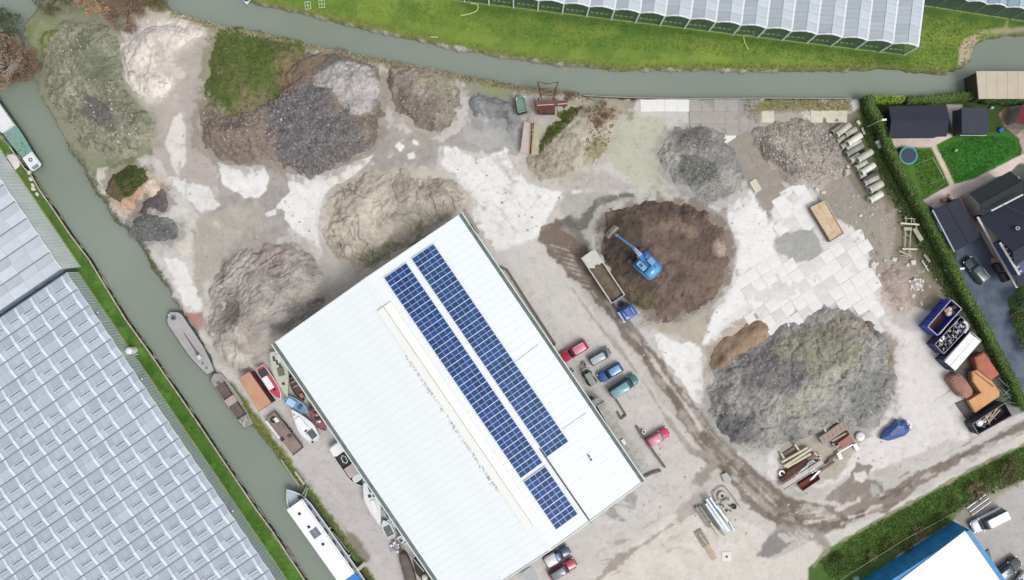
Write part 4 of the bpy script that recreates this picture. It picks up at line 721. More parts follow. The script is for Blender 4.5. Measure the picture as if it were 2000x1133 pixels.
for a in (.3, LW - .3):
    q = [LWp(a - .06, .3, 0), LWp(a - .06, WW - .3, 0), LWp(a - .06, WW - .3, EH), LWp(a - .06, WW / 2, RH - .1), LWp(a - .06, .3, EH)]; q2 = [LWp(a + .06, .3, 0), LWp(a + .06, WW - .3, 0), LWp(a + .06, WW - .3, EH), LWp(a + .06, WW / 2, RH - .1), LWp(a + .06, .3, EH)]
    mb.loft([q, q2])
mb.build('wall', M_wcl, wh)
# roof sheets: about one metre wide, laid from ridge to eave, each slightly proud of the next
ns = int(LW / 1.2); sw_ = LW / ns
sheet_v = []
for sgn in (0, 1):
    b0, b1 = (0.05, WW / 2) if sgn == 0 else (WW - .05, WW / 2); mb = MB()
    z0, z1 = roof_z(b0), roof_z(b1)
    q = [(0, b0, z0), (sw_ - .006, b0, z0), (sw_ - .006, b1, z1), (0, b1, z1)]; top = [(p[0], p[1], p[2] + .07) for p in q]; mb.loft([q, top])
    mb.loft([[(0, b0, z0 + .07), (.05, b0, z0 + .07), (.05, b1, z1 + .07), (0, b1, z1 + .07)], [(0.015, b0, z0 + .082), (.035, b0, z0 + .082), (.035, b1, z1 + .082), (0.015, b1, z1 + .082)]])
    me = bpy.data.meshes.new('roof_sheet'); me.from_pydata(mb.v, [], mb.f); me.materials.append(M_roof)
    for k in range(ns): add_obj('roof_sheet', me, wh, None, m4=wm3 @ Matrix.Translation((k * sw_, 0, random.uniform(0, .006))))
for b_, z, nm in ((-.12, EH, 'gutter'), (WW + .12, EH, 'gutter')):
    s_ = -1 if b_ < 0 else 1; mb = MB(); mb.beam(LWp(-.1, b_ + s_ * .1, z - .1), LWp(LW + .1, b_ + s_ * .1, z - .1), .55, .08); mb.mi = 1
    mb.beam(LWp(-.15, b_ + s_ * .45, z + .03), LWp(LW + .15, b_ + s_ * .45, z + .03), .14, .3); mb.build(nm, [mat('gutter_grime', S(88, 104, 100), .8, 0, .3, .8, S(122, 136, 134)), M_trim], wh)
for a in (-.06, LW + .06):
    mb = MB()
    for b0, b1 in ((0, WW / 2), (WW / 2, WW)): mb.beam(LWp(a, b0, roof_z(b0) + .08), LWp(a, b1, roof_z(b1) + .08), .16, .22)
    mb.build('verge_trim', M_trim, wh)
# ridge skylight
def inv(px, py, z):
    d = P(px, py, z) - Vector((cN.x, cN.y, z)); return d.dot(uu), d.dot(vv)
sa0 = inv(748, 598, RH)[0]; sa1 = inv(1040, 1025, RH)[0]
mb = MB(); n_ = 26; hw = 1.25
for side in (-1, 1):
    b0, b1 = WW / 2, WW / 2 + side * hw
    mb.loft([[LWp(sa0, b0, RH + .35), LWp(sa0, b1, RH + .12), LWp(sa1, b1, RH + .12), LWp(sa1, b0, RH + .35)], [LWp(sa0, b0, RH + .39), LWp(sa0, b1, RH + .16), LWp(sa1, b1, RH + .16), LWp(sa1, b0, RH + .39)]])
    mb.beam(LWp(sa0, b1, RH + .02), LWp(sa1, b1, RH + .02), .06, .3)
for a in (sa0, sa1): mb.loft([[LWp(a - .03, WW / 2 - hw, RH - .1), LWp(a - .03, WW / 2 + hw, RH - .1), LWp(a - .03, WW / 2, RH + .36)], [LWp(a + .03, WW / 2 - hw, RH - .1), LWp(a + .03, WW / 2 + hw, RH - .1), LWp(a + .03, WW / 2, RH + .36)]])
sk = mb.build('ridge_skylight', mat('cream_polycarbonate', S(247, 248, 242), .4, 0, .015, .6), wh)
MB().beam(LWp(sa0, WW / 2, RH + .42), LWp(sa1, WW / 2, RH + .42), .07, .05).build('ridge_seam', mat('ridge_seam', S(176, 180, 168), .6, 0, .1, 1), sk)
for a0, a1 in ((0, sa0), (sa1, LW)): MB().beam(LWp(a0, WW / 2, RH + .11), LWp(a1, WW / 2, RH + .11), .5, .06).build('ridge_cap', M_roof, wh)
gr = MB()       # mossy dirt caught along the skylight kerb
for k in range(150):
    a = sa0 + (sa1 - sa0) * random.uniform(.2, .82); b_ = WW / 2 + hw + random.uniform(.03, .4); l = random.uniform(.15, .6); z = roof_z(b_) + .1
    gr.beam(LWp(a, b_, z), LWp(a + random.uniform(-.15, .25), b_ + l * .6, roof_z(b_ + l * .6) + .1), .05, .03)
gr.build('moss_dirt', mat('moss_dirt', S(160, 162, 158), .9, 0, .2, 2), wh, kind='stuff')
# solar arrays
M_pv = mat('solar_cell', S(32, 82, 142), .45, .0, .18, .35, S(34, 62, 122), spec=.2); M_pvf = mat('panel_frame', S(120, 156, 206), .4, .3, .05, 1)
NPV = MATS['solar_cell'].node_tree
oi = NPV.nodes.new('ShaderNodeObjectInfo'); mmn = NPV.nodes.new('ShaderNodeMath'); mmn.operation = 'MULTIPLY_ADD'; mmn.inputs[1].default_value = .5; mmn.inputs[2].default_value = .75; NPV.links.new(oi.outputs['Random'], mmn.inputs[0])
vmx = NPV.nodes.new('ShaderNodeVectorMath'); vmx.operation = 'SCALE'; src = NPV.nodes['Principled BSDF'].inputs['Base Color'].links[0].from_socket; NPV.links.new(src, vmx.inputs[0]); NPV.links.new(mmn.outputs[0], vmx.inputs['Scale']); NPV.links.new(vmx.outputs[0], NPV.nodes['Principled BSDF'].inputs['Base Color'])
M_pv2 = M_pv.copy(); M_pv2.name = 'solar_cell_faded'
for q in M_pv2.node_tree.nodes:
    if q.type == 'VALTORGB': q.color_ramp.elements[0].color = (*S(40, 66, 118), 1); q.color_ramp.elements[1].color = (*S(38, 92, 146), 1)
def solar(label, tl, tr, rows, length_px_end, mt):
    z = 7.1; a0, b0 = inv(*tl, z); a1_, b1 = inv(*tr, z); a_end = inv(*length_px_end, z)[0]; bmin, bmax = min(b0, b1), max(b0, b1); a0 = (a0 + a1_) / 2
    pw, ph = (bmax - bmin) / 4, (a_end - a0) / rows; o = cN + uu * a0 + vv * bmin; t = thing('solar_array', label, 'solar panels', (o.x, o.y, 0), 0, 'solar arrays on the warehouse roof')
    def panel():
        mb = MB(); g_ = .035; zz = 0
        q = [(g_, .02), (ph - g_, .02), (ph - g_, pw - .02), (g_, pw - .02)]; mb.mi = 1
        sl_ = (roof_z(bmin + pw) - roof_z(bmin)) / pw
        f = lambda p, h: (p[0], p[1], p[1] * sl_ + h)
        mb.loft([[f(p, 0) for p in q], [f(p, .04) for p in q]]); r_ = [(g_ + .015, .05), (ph - g_ - .015, .05), (ph - g_ - .015, pw - .05), (g_ + .015, pw - .05)]; mb.mi = 0
        mb.loft([[f(p, .041) for p in r_], [f(p, .046) for p in r_]]); me = bpy.data.meshes.new('solar_panel'); me.from_pydata(mb.v, [], mb.f); me.materials.append(mt); me.materials.append(M_pvf); me.polygons.foreach_set('material_index', mb.m); return me
    me = panel()
    for i in range(rows):
        for j in range(4): add_obj('solar_panel', me, t, None, m4=wm3 @ Matrix.Translation((i * ph, j * pw, roof_z(bmin + j * pw) + .2)))
    rl = MB()
    for i in range(rows + 1):
        wd = .11 if i % 2 == 0 else .05
        rl.beam(LWp(i * ph, -.05, roof_z(bmin) + .25), LWp(i * ph, pw * 4 + .05, roof_z(bmin + 4 * pw) + .25), wd, .04)
    rl.build('mounting_rails', mat('rail_white', S(214, 226, 240), .4, .1, .05, 1), t, kind='stuff')
solar('long outer solar array nearest the yard side of the warehouse roof', (803, 504), (846, 476), 44, (1090, 877), M_pv2)
solar('long inner solar array beside the cream ridge skylight', (750, 541), (793, 513), 44, (1038, 917), M_pv)
solar('short solar array of ten rows at the lower end of the warehouse roof', (1024, 936), (1067, 908), 10, (1103, 1020), M_pv)
ct = thing('cable_tray', 'black cable tray running down the white roof past the short array', 'cable tray', P(1055, 877, 7.0)); a = P(1055, 877, 7.15) - ct.location; b_ = P(1154, 1021, 6.95) - ct.location
MB().beam(a, b_, .22, .1).build('tray', mat('black_tray', S(58, 62, 66), .6, 0, .2, 1), ct)
# snow hooks / faint pipes and vents on the roof
for (p, q, lab) in (((1008, 706), (1053, 672), 'faint grey lightning rod wire on the roof opposite the red car'), ((1100, 837), (1148, 805), 'faint grey lightning rod wire near the end of the outer solar array')):
    t = thing('roof_wire', lab, 'wire', P(p[0], p[1], EH)); a_ = inv(p[0], p[1], 6.6); c_ = inv(q[0], q[1], 6.4)
    MB().beam((Vector(LWp(a_[0], a_[1], roof_z(a_[1]) + .14)) + Vector((cN.x, cN.y, 0)) - t.location)[:], (Vector(LWp(c_[0], c_[1], roof_z(c_[1]) + .14)) + Vector((cN.x, cN.y, 0)) - t.location)[:], .09, .04).build('wire', mat('wire_grey', S(222, 227, 226), .6, 0, .1, 1), t)
for (x, y, lab) in ((1150, 890, 'upper small black roof vent on the bare end of the warehouse roof'), (1154, 897, 'lower small black roof vent on the bare end of the warehouse roof')):
    t = thing('roof_vent_pipe', lab, 'roof vent', P(x, y, 6.5)); MB().tube((0, 0, -.1), (0, 0, .3), .12, 8).build('pipe', fan_d, t); MB().tube((0, 0, .3), (0, 0, .36), .17, 8).build('cap', fan_d, t)
# lean-to with the mossy corrugated roof, walled terrace and small annexe
def slabbox(name, label, cat, poly, z0, z1, m, wall=None, over=.15, group=None):
    """flat-roofed block: poly px corners given at height z1"""
    pts = [P(x, y, z1) for x, y in poly]; c = sum(pts, Vector()) / len(pts); t = thing(name, label, cat, (c.x, c.y, 0), 0, group)
    L_ = [(p.x - c.x, p.y - c.y) for p in pts]; MB().prism(L_, z1 - .14, z1).build('roof', m, t)
    k = [(p[0] * (1 - over / max(.1, math.hypot(*p))), p[1] * (1 - over / max(.1, math.hypot(*p)))) for p in L_]; MB().prism(k, z0, z1 - .141).build('wall', wall or M_wcl, t); return t, L_
lt, LL = slabbox('lean_to_shed', 'narrow lean-to with lichen covered corrugated roof along the warehouse side', 'lean-to', [(1166, 793), (1181, 785), (1216, 840), (1268, 910), (1252, 926), (1205, 862)], 0, 2.6, mat('lichen_cement', S(205, 203, 196), .95, 0, .3, .9, S(162, 160, 152), bump=.4, bscale=3, fine=.2), mat('concrete_block', S(160, 158, 150), .9, 0, .15, 1))
rb = MB(); p0, p1 = Vector(LL[0]), Vector(LL[4])
for k in range(34):
    q = P(1166 + (1252 - 1166) * k / 34, 793 + (926 - 793) * k / 34, 2.62) - Vector((lt.location.x, lt.location.y, 0)); d_ = (P(1181, 785) - P(1166, 793)); rb.beam(q + d_ * .08, q + d_ * .85, .08, .04)
rb.build('corrugations', MATS['lichen_cement'], lt, kind='stuff')
MB().box((P(1218, 863, 2.8) - Vector((lt.location.x, lt.location.y, 0)))[:], (.9, .5, .3), math.radians(-55)).build('roof_hatch', M_white, lt)
slabbox('door_canopy', 'small grey corrugated canopy at the top end of the lean-to', 'canopy', [(1154, 784), (1170, 775), (1179, 786), (1163, 795)], 2.0, 2.4, mat('grey_sheet', S(140, 148, 152), .5, 0, .2, 1.5), mat('grey_steel', S(104, 112, 114), .5, .3, .1, 1))
M_kerb = mat('terrace_kerb', S(168, 164, 156), .9, 0, .15, 2); M_dwall = mat('dark_joint', S(112, 108, 102), .9, 0, .1, 2)
def wall_line(name, label, cat, pts, wd, h, m, cap=None, z=0):
    a = P(*pts[0]); t = thing(name, label, cat, (a.x, a.y, z)); mb = MB()
    for p, q in zip(pts[:-1], pts[1:]):
        A_, B_ = P(*p) - a, P(*q) - a; mb.beam((A_.x, A_.y, h / 2), (B_.x, B_.y, h / 2), wd, h)
    mb.build('wall', m, t)
    if cap:
        mb = MB()
        for p, q in zip(pts[:-1], pts[1:]):
            A_, B_ = P(*p) - a, P(*q) - a; mb.beam((A_.x, A_.y, h + .03), (B_.x, B_.y, h + .03), wd + .08, .06)
        mb.build('coping', cap, t)
    return t
wall_line('terrace_wall', 'low concrete kerb of the terrace below the red car', 'low wall', [(1243, 832), (1250, 845), (1272, 876), (1298, 912)], .3, .4, M_kerb, M_dwall)
wall_line('terrace_wall', 'curved end of the terrace kerb by the lower end of the lean-to', 'low wall', [(1258, 930), (1275, 922), (1290, 918)], .25, .4, M_kerb, M_dwall)
wall_line('terrace_wall', 'low kerb with a dark notch beside the green van', 'low wall', [(1203, 780), (1222, 810), (1212, 818), (1206, 804)], .2, .3, M_kerb, M_dwall)
wall_line('loading_ledge', 'long narrow concrete ledge along the upper yard side of the warehouse', 'ledge', [(976, 521), (990, 527), (1040, 605), (1084, 672), (1077, 677)], .3, .35, M_kerb, M_dwall)
wall_line('warehouse_plinth', 'projecting concrete base at the top corner of the warehouse', 'plinth', [(908, 410), (935, 455)], .5, .3, M_kerb)
slabbox('electric_cabinet', 'black cabinet against the top corner of the warehouse', 'cabinet', [(913, 441), (920, 437), (928, 450), (921, 454)], 0, 1.4, mat('cabinet_black', S(40, 42, 42), .6, 0, .2, 2), mat('cabinet_side', S(52, 54, 54), .6, 0, .2, 2), .02)
slabbox('entrance_canopy', 'grey canopy at the lower end wall of the warehouse', 'canopy', [(1016, 1120), (1036, 1108), (1052, 1133), (1030, 1148)], 2.2, 2.8, mat('canopy_grey', S(176, 184, 182), .6, 0, .1, 1.5), MATS['grey_steel'])
# ------------------------------------------------------------------ vehicles
M_tyre = mat('tyre', S(44, 44, 46), .9, 0, .1, 3); M_rim = mat('wheel_rim', S(150, 154, 158), .4, .5, .1, 3); M_cglass = mat('car_glass', S(58, 68, 76), .08, 0, .05, 2, spec=.8)
M_light = mat('lamp_glass', S(232, 236, 240), .2, 0, .03, 2); M_tail = mat('tail_lamp', S(160, 30, 34), .3, 0, .05, 2); M_dark = mat('dark_plastic', S(48, 50, 52), .7, 0, .15, 2)
def paintm(name, c, var=.05): return mat(name, c, .3, 0, var, .7, spec=.6, coat=.5)
def outline(L, Wd, rf=.45, rr_=.25, nose=.0):
    """car outline, +x is the front: squarer tail, rounder nose"""
    return rr(-L / 2, L / 2, -Wd / 2, Wd / 2, rr_, 5, rf)
def sh(pts, sx, sy, dx=0): return [(p[0] * sx + dx, p[1] * sy) for p in pts]
def wheels(t, xs, y, r, wd=.22):
    for x in xs:
        for s_ in (-1, 1):
            w_ = MB().tube((x, s_ * y - wd / 2 * s_, r), (x, s_ * y + wd / 2 * s_, r), r, 14).build('wheel', M_tyre, t); MB().tube((x, s_ * (y + wd / 2), r), (x, s_ * (y + wd / 2 + .012), r), r * .58, 10).build('rim', M_rim, w_)
def car(label, rear, front, Wd, col, kind='hatch', roofcol=None, z=0, group=None, cat='car', name='parked_car', H=1.48, glass=None, rails=False):
    c, a, L = fr(rear, front, z + .9); t = thing(name, label, cat, (c.x, c.y, z), a, group); pm = paintm('paint_' + name + '_%d_%d' % rear, col); rm = roofcol or pm; gm = glass or M_cglass
    o = outline(L, Wd, Wd * .32, Wd * .17)
    MB().loft([Z3(sh(o, .95, .90), .28), Z3(sh(o, 1, 1), .48), Z3(sh(o, .995, 1), .72), Z3(sh(o, .97, .95), .88), Z3(sh(o, .93, .88), .95)]).build('body', pm, t, True)
    if kind in ('hatch', 'suv', 'estate'):
        x0, x1 = -L * .46, L * .20; rx0, rx1 = -L * .38, L * .04
        if kind == 'estate': rx0 = -L * .41
    elif kind == 'van': x0, x1 = -L * .485, L * .33; rx0, rx1 = -L * .47, L * .18
    elif kind == 'boxvan': x0, x1 = -L * .49, L * .30; rx0, rx1 = -L * .485, L * .12
    elif kind == 'pickup': x0, x1 = -L * .12, L * .22; rx0, rx1 = -L * .06, L * .08
    cab0 = rr(x0, x1, -Wd * .44, Wd * .44, .18, 4, .35); cab1 = rr(rx0, rx1, -Wd * .355, Wd * .355, .16, 4, .22)
    MB().loft([Z3(cab0, .93), Z3([(a_[0] * .35 + b_[0] * .65, a_[1] * .35 + b_[1] * .65) for a_, b_ in zip(cab0, cab1)], H - .16), Z3(cab1, H - .03)]).build('windows', gm, t, True)
    r2 = rr(rx0 + .02, rx1 - .02, -Wd * .345, Wd * .345, .15, 4, .22); MB().loft([Z3(r2, H - .035), Z3(sh(r2, 1, 1), H + .005), Z3([(p[0] * .96 + (rx0 + rx1) * .02, p[1] * .9) for p in r2], H + .025)]).build('roof', rm, t, True)
    for s_ in (-1, 1):     # pillars
        MB().beam((x1 - .12, s_ * Wd * .40, .95), (rx1 - .05, s_ * Wd * .34, H - .02), .06, .05).build('windscreen_pillar', pm, t)
        MB().beam((rx0 + (rx1 - rx0) * .42, s_ * Wd * .435, .95), (rx0 + (rx1 - rx0) * .42, s_ * Wd * .352, H - .02), .08, .04).build('door_pillar', pm, t)
        MB().box((x1 - .30, s_ * (Wd / 2 + .09), 1.0), (.14, .2, .14)).build('mirror', pm, t)
        MB().box((L / 2 - .16, s_ * Wd * .36, .68), (.26, .3, .14), -s_ * .5).build('headlight', M_light, t); MB().box((-L / 2 + .05, s_ * Wd * .38, .75), (.12, .26, .2)).build('tail_light', M_tail, t)
        if rails: MB().beam((rx0 + .2, s_ * Wd * .33, H + .06), (rx1 - .2, s_ * Wd * .33, H + .06), .05, .06).build('roof_rail', mat('chrome_rail', S(222, 228, 230), .2, .6, .03, 1), t)
    MB().box((L / 2 - .03, 0, .42), (.1, Wd * .72, .14)).build('front_bumper', M_dark, t); MB().box((-L / 2 + .03, 0, .42), (.1, Wd * .72, .14)).build('rear_bumper', M_dark, t)
    mb = MB(); mb.beam((L * .24, 0, .955), (L * .46, 0, .93), .015, .02)
    for s_ in (-1, 1): mb.beam((x1 + .05, s_ * Wd * .34, .955), (L * .46, s_ * Wd * .30, .93), .02, .015)
    mb.build('bonnet_seams', M_dark, t, kind='stuff')
    if kind == 'pickup':
        bo = rr(-L * .47, -L * .13, -Wd * .38, Wd * .38, .06, 2); MB().prism(bo, .955, .97).build('load_bed', M_dark, t)
        for s_ in (-1, 1): MB().box((-L * .30, s_ * Wd * .43, 1.05), (L * .36, .09, .22)).build('bed_side', pm, t)
    wheels(t, (-L * .30, L * .30), Wd / 2 - .12, .32); return t
car('red hatchback parked nose to the warehouse wall, first of the row', (1146, 671), (1097, 701), 1.8, S(196, 38, 78), 'estate', paintm('paint_roof_sky_glare', S(224, 112, 136)), rails=True)  # roof colour: red paint with the sky's pale reflection painted in
car('small grey car with a pale roof between the red and the blue cars', (1153, 708), (1192, 685), 1.62, S(108, 122, 128), 'van', paintm('paint_grey_roof', S(172, 182, 190)), H=1.5)
car('blue hatchback parked between the grey car and the green van', (1214, 715), (1170, 741), 1.72, S(34, 84, 150), 'estate', paintm('paint_blue_roof', S(104, 154, 212)))
car('teal green delivery van, lowest in the row by the warehouse', (1193, 771), (1244, 737), 1.95, S(44, 108, 108), 'boxvan', paintm('paint_teal_roof', S(92, 156, 160)), H=2.1, cat='van', name='delivery_van')
car('bright pink red car standing alone beside the terrace kerb', (1264, 867), (1306, 842), 1.66, S(206, 36, 92), 'hatch', paintm('paint_rose_roof', S(232, 120, 152)), glass=mat('pale_glass', S(176, 176, 180), .15, 0, .05, 2))
car('dark red car with a grey roof at the lower end of the warehouse', (1074, 1129), (1124, 1098), 1.8, S(180, 32, 66), 'estate', paintm('paint_slate_roof', S(112, 122, 132)))
car('dark navy pickup half hidden under the warehouse eave', (1064, 1100), (1112, 1074), 1.8, S(34, 54, 92), 'pickup', paintm('paint_sky_roof', S(112, 150, 186)), cat='pickup', name='pickup_truck')
car('dark teal suv with silver roof rails on the garden driveway', (1926, 552), (1890, 506), 1.9, S(50, 66, 70), 'suv', paintm('paint_suv_roof', S(72, 90, 92)), rails=True, H=1.65, glass=mat('suv_glass', S(112, 128, 130), .1, 0, .05, 2))
car('white panel van parked above the blue walled hall', (1963, 1001), (1900, 1033), 2.05, S(244, 246, 252), 'boxvan', H=2.0, cat='van', name='panel_van')
car('black car at the lower right corner beside the hall', (1944, 1132), (1992, 1094), 1.85, S(20, 34, 44), 'estate', paintm('paint_navy_roof', S(36, 56, 88)), H=1.6)
car('white car cut off by the lower right corner', (1980, 1160), (2010, 1122), 1.8, S(226, 230, 240), 'hatch')
# white trailer box by the pickup
c, a, L = fr((1068, 1100), (1086, 1090), 1.4); t = thing('box_trailer', 'white covered box trailer between the navy pickup and the dark red car', 'trailer', (c.x, c.y, 0), a)
o = rr(-1.0, 1.0, -.85, .85, .3, 5); MB().loft([Z3(o, .5), Z3(o, 1.35), Z3(sh(o, .94, .94), 1.5)]).build('cover', paintm('paint_trailer', S(244, 240, 242)), t, True); wheels(t, (0,), .85, .28, .16); MB().beam((1.0, 0, .5), (1.9, 0, .5), .08, .08).build('drawbar', M_dark, t)
# small grey loader by the warehouse
c, a, L = fr((1160, 752), (1142, 722), 1.4); t = thing('forklift', 'old grey forklift with a flat canopy roof between parked cars and wall', 'forklift', (c.x, c.y, 0), a)
gm = mat('machine_grey', S(150, 154, 146), .6, .1, .15, 1.5); MB().loft([Z3(rr(-1.5, .9, -.65, .65, .12), .35), Z3(rr(-1.5, .9, -.65, .65, .12), 1.1), Z3(rr(-1.4, .8, -.6, .6, .1), 1.2)]).build('chassis', mat('machine_dark', S(76, 82, 78), .6, .1, .2, 1.5), t)
MB().prism(rr(-1.35, .8, -.48, .48, .06), 2.0, 2.08).build('canopy_roof', gm, t)
for (x, y) in ((-1.2, .45), (-1.2, -.45), (.7, .45), (.7, -.45)): MB().beam((x, y, 1.1), (x, y, 2.0), .07, .07).build('canopy_post', M_dark, t)
for y in (-.4, .4): MB().beam((1.0, y, .1), (1.0, y, 2.3), .1, .12).build('mast_rail', gm, t); MB().beam((1.05, y, .12), (1.95, y, .12), .12, .06).build('fork', gm, t)
MB().path([(.9, -.8, 1.4), (1.25, -.6, 1.5), (1.6, -.1, 1.5), (1.5, .5, 1.3)], .09, 8).build('hose', mat('pale_hose', S(196, 200, 192), .6, 0, .1, 2), t); wheels(t, (-1.0, .6), .68, .34, .24)
for (x, y, r, lab, cl) in ((1141, 711, .35, 'round grey drum standing above the forklift', S(160, 164, 158)), (1118, 724, .28, 'pale round bucket near the forklift by the wall', S(186, 190, 188)), (1155, 776, .24, 'small dark ring shaped stand in the corner by the canopy', S(90, 98, 98)), (1256, 842, .32, 'white round drum with a dark lid on the terrace kerb', S(238, 240, 240))):
    t = thing('drum', lab, 'drum', P(x, y)); MB().tube((0, 0, 0), (0, 0, .75), r, 14).build('shell', mat('drum_%d' % x, cl, .6, 0, .1, 2), t); MB().tube((0, 0, .75), (0, 0, .78), r * .6, 12).build('lid', M_dark, t)
# ------------------------------------------------------------------ truck and trailer
td, ta, _ = fr((1150, 494), (1235, 622), 2.0)
def rel_frame(anchor_px, ang, z=0): 
    q = P(*anchor_px, z); ca, sa = math.cos(ang), math.sin(ang); return lambda px, py, zz: (lambda v: ((v.x - q.x) * ca + (v.y - q.y) * sa, -(v.x - q.x) * sa + (v.y - q.y) * ca, zz))(P(px, py, zz))
c0 = P(1178, 540, 0); t = thing('tipper_trailer', 'long dusty white tipper trailer loaded with brown soil behind the blue cab', 'trailer', (c0.x, c0.y, 0), ta)
f = rel_frame((1178, 540), ta); xr = f(1150, 494, 2.7)[0]; xf = f(1207, 585, 2.7)[0]; yc = f(1178, 540, 2.7)[1]; hwid = 1.22
M_tr = mat('trailer_dust', S(206, 202, 192), .8, 0, .2, 1.0, S(178, 172, 160), bump=.1)
fl = MB(); fl.box(((xr + xf) / 2, yc, 1.15), (xf - xr, hwid * 2, .25)); fl.build('floor', M_tr, t)
for s_ in (-1, 1):
    MB().loft([[(xr, yc + s_ * hwid, 1.2), (xf, yc + s_ * hwid, 1.2), (xf, yc + s_ * (hwid - .07), 1.2), (xr, yc + s_ * (hwid - .07), 1.2)], [(xr, yc + s_ * (hwid + .02), 2.65), (xf, yc + s_ * (hwid + .02), 2.65), (xf, yc + s_ * (hwid - .06), 2.65), (xr, yc + s_ * (hwid - .06), 2.65)]]).build('side_wall', M_tr, t)
    MB().beam((xr, yc + s_ * hwid, 2.7), (xf, yc + s_ * hwid, 2.7), .16, .12).build('top_rail', mat('rail_cream', S(216, 212, 200), .7, 0, .15, 1), t)
    for k in range(9): MB().beam((xr + .5 + k * (xf - xr - 1) / 8, yc + s_ * (hwid + .06), 1.1), (xr + .5 + k * (xf - xr - 1) / 8, yc + s_ * (hwid + .06), 2.6), .09, .08).build('side_rib', M_tr, t)
MB().box((xf - .05, yc, 1.95), (.1, hwid * 2, 1.5)).build('headboard', M_tr, t); MB().box((xr + .05, yc, 1.95), (.1, hwid * 2, 1.5)).build('tailgate', M_tr, t)
# soil load with uneven surface; rear quarter covered by sheeting dusted white
nx_, ny_ = 44, 12; xs_ = np.linspace(xr + .15, xf - .12, nx_); ys_ = np.linspace(yc - hwid + .08, yc + hwid - .08, ny_); XX, YY = np.meshgrid(xs_, ys_); ZZ = 2.05 + .25 * fbm(XX + 50, YY, 1.6, 3, 70) + .2 * (1 - ((YY - yc) / hwid) ** 2)
np_mesh('soil_load', np.stack([XX.ravel(), YY.ravel(), ZZ.ravel()], 1), grid_faces(ny_, nx_), mat('load_soil', S(124, 112, 96), .95, 0, .2, 1.2, S(98, 90, 74), bump=.6, bscale=5), t)
cvx = xr + 2.1; mb = MB(); pts = rr(xr - .05, cvx, yc - hwid - .02, yc + hwid + .02, .3, 4)
jag = [(cvx + .5 * random.random(), yc + hwid - .15 - k * (2 * hwid - .3) / 9) for k in range(10)]
poly = [(xr + .3, yc + hwid + .03), (xr - .02, yc + hwid - .4), (xr - .02, yc - hwid + .4), (xr + .3, yc - hwid - .03), (cvx + .3, yc - hwid - .03)] + jag[::-1] + [(cvx + .6, yc + hwid + .03)]
MB().prism(poly, 2.72, 2.8).build('rear_cover', mat('cover_sheet', S(214, 213, 207), .8, 0, .1, 1.2, S(192, 190, 182)), t)
for x in (xr + 1.3, xr + 2.6, xr + 3.9):
    for s_ in (-1, 1): w_ = MB().tube((x, yc + s_ * (hwid - .35), .5), (x, yc + s_ * (hwid - .02), .5), .5, 14).build('wheel', M_tyre, t); MB().tube((x, yc + s_ * (hwid - .02), .5), (x, yc + s_ * hwid, .5), .3, 10).build('rim', M_rim, w_)
f2 = rel_frame((1225, 608), ta); c0 = P(1225, 608, 0); t = thing('tractor_unit', 'blue tractor unit with a flat cab coupled to the dusty tipper trailer', 'truck', (c0.x, c0.y, 0), ta)
pb = paintm('paint_truck_blue', S(40, 84, 162)); xa = f2(1221, 601, 2.9)[0]; xb = f2(1235, 622, 2.9)[0]; yc2 = f2(1228, 612, 2.9)[1]; xd = f2(1207, 586, 1.0)[0]
cabo = rr(xa, xb, yc2 - 1.2, yc2 + 1.2, .1, 4, .3)
MB().loft([Z3(cabo, .6), Z3(cabo, 2.0), Z3([(xa + (p[0] - xa) * .95, p[1]) for p in cabo], 2.85), Z3([(xa + .05 + (p[0] - xa) * .86, yc2 + (p[1] - yc2) * .92) for p in cabo], 2.98)]).build('cab', pb, t, True)
MB().prism(rr(xa + .25, xb - .45, yc2 - .42, yc2 + .42, .08), 2.985, 3.1).build('roof_hatch', pb, t)
for s_ in (-1, 1): MB().beam((xa + .5, yc2 + s_ * .75, 3.02), (xb - .5, yc2 + s_ * .75, 3.02), .12, .06).build('roof_strip', mat('pale_strip', S(150, 184, 226), .4, 0, .05, 1), t); MB().box((xb - .25, yc2 + s_ * 1.42, 2.3), (.22, .22, .8)).build('mirror', mat('mirror_white', S(230, 234, 240), .3, 0, .05, 1), t)
MB().loft([[(xb - .02, yc2 - 1.05, 1.75), (xb + .02, yc2 - 1.05, 1.75), (xb + .02, yc2 + 1.05, 1.75), (xb - .02, yc2 + 1.05, 1.75)], [(xb - .16, yc2 - 1.0, 2.75), (xb - .1, yc2 - 1.0, 2.75), (xb - .1, yc2 + 1.0, 2.75), (xb - .16, yc2 + 1.0, 2.75)]]).build('windscreen', M_cglass, t)
MB().box(((xa + xb) / 2, yc2 - 1.28, 1.9), (xb - xa - .1, .14, 2.0)).build('side_fairing', mat('fairing_white', S(228, 232, 240), .3, 0, .05, 1), t)
MB().box(((xd + xa) / 2 - .6, yc2, .9), (xa - xd + 2.4, 1.9, .2)).build('frame_deck', mat('deck_grey', S(142, 146, 158), .7, .1, .2, 2), t); MB().tube(((xd + xa) / 2, yc2, 1.0), ((xd + xa) / 2, yc2, 1.1), .5, 14).build('fifth_wheel', M_dark, t)
for s_ in (-1, 1): MB().tube((xa - .35, yc2 + s_ * .85, 1.05), (xa - .35, yc2 + s_ * .85, 2.6), .11, 10).build('exhaust_stack', M_dark, t)
for x in (xd - .7, xb - .9):
    for s_ in (-1, 1): w_ = MB().tube((x, yc2 + s_ * .85, .5), (x, yc2 + s_ * 1.18, .5), .5, 14).build('wheel', M_tyre, t); MB().tube((x, yc2 + s_ * 1.18, .5), (x, yc2 + s_ * 1.2, .5), .3, 10).build('rim', M_rim, w_)
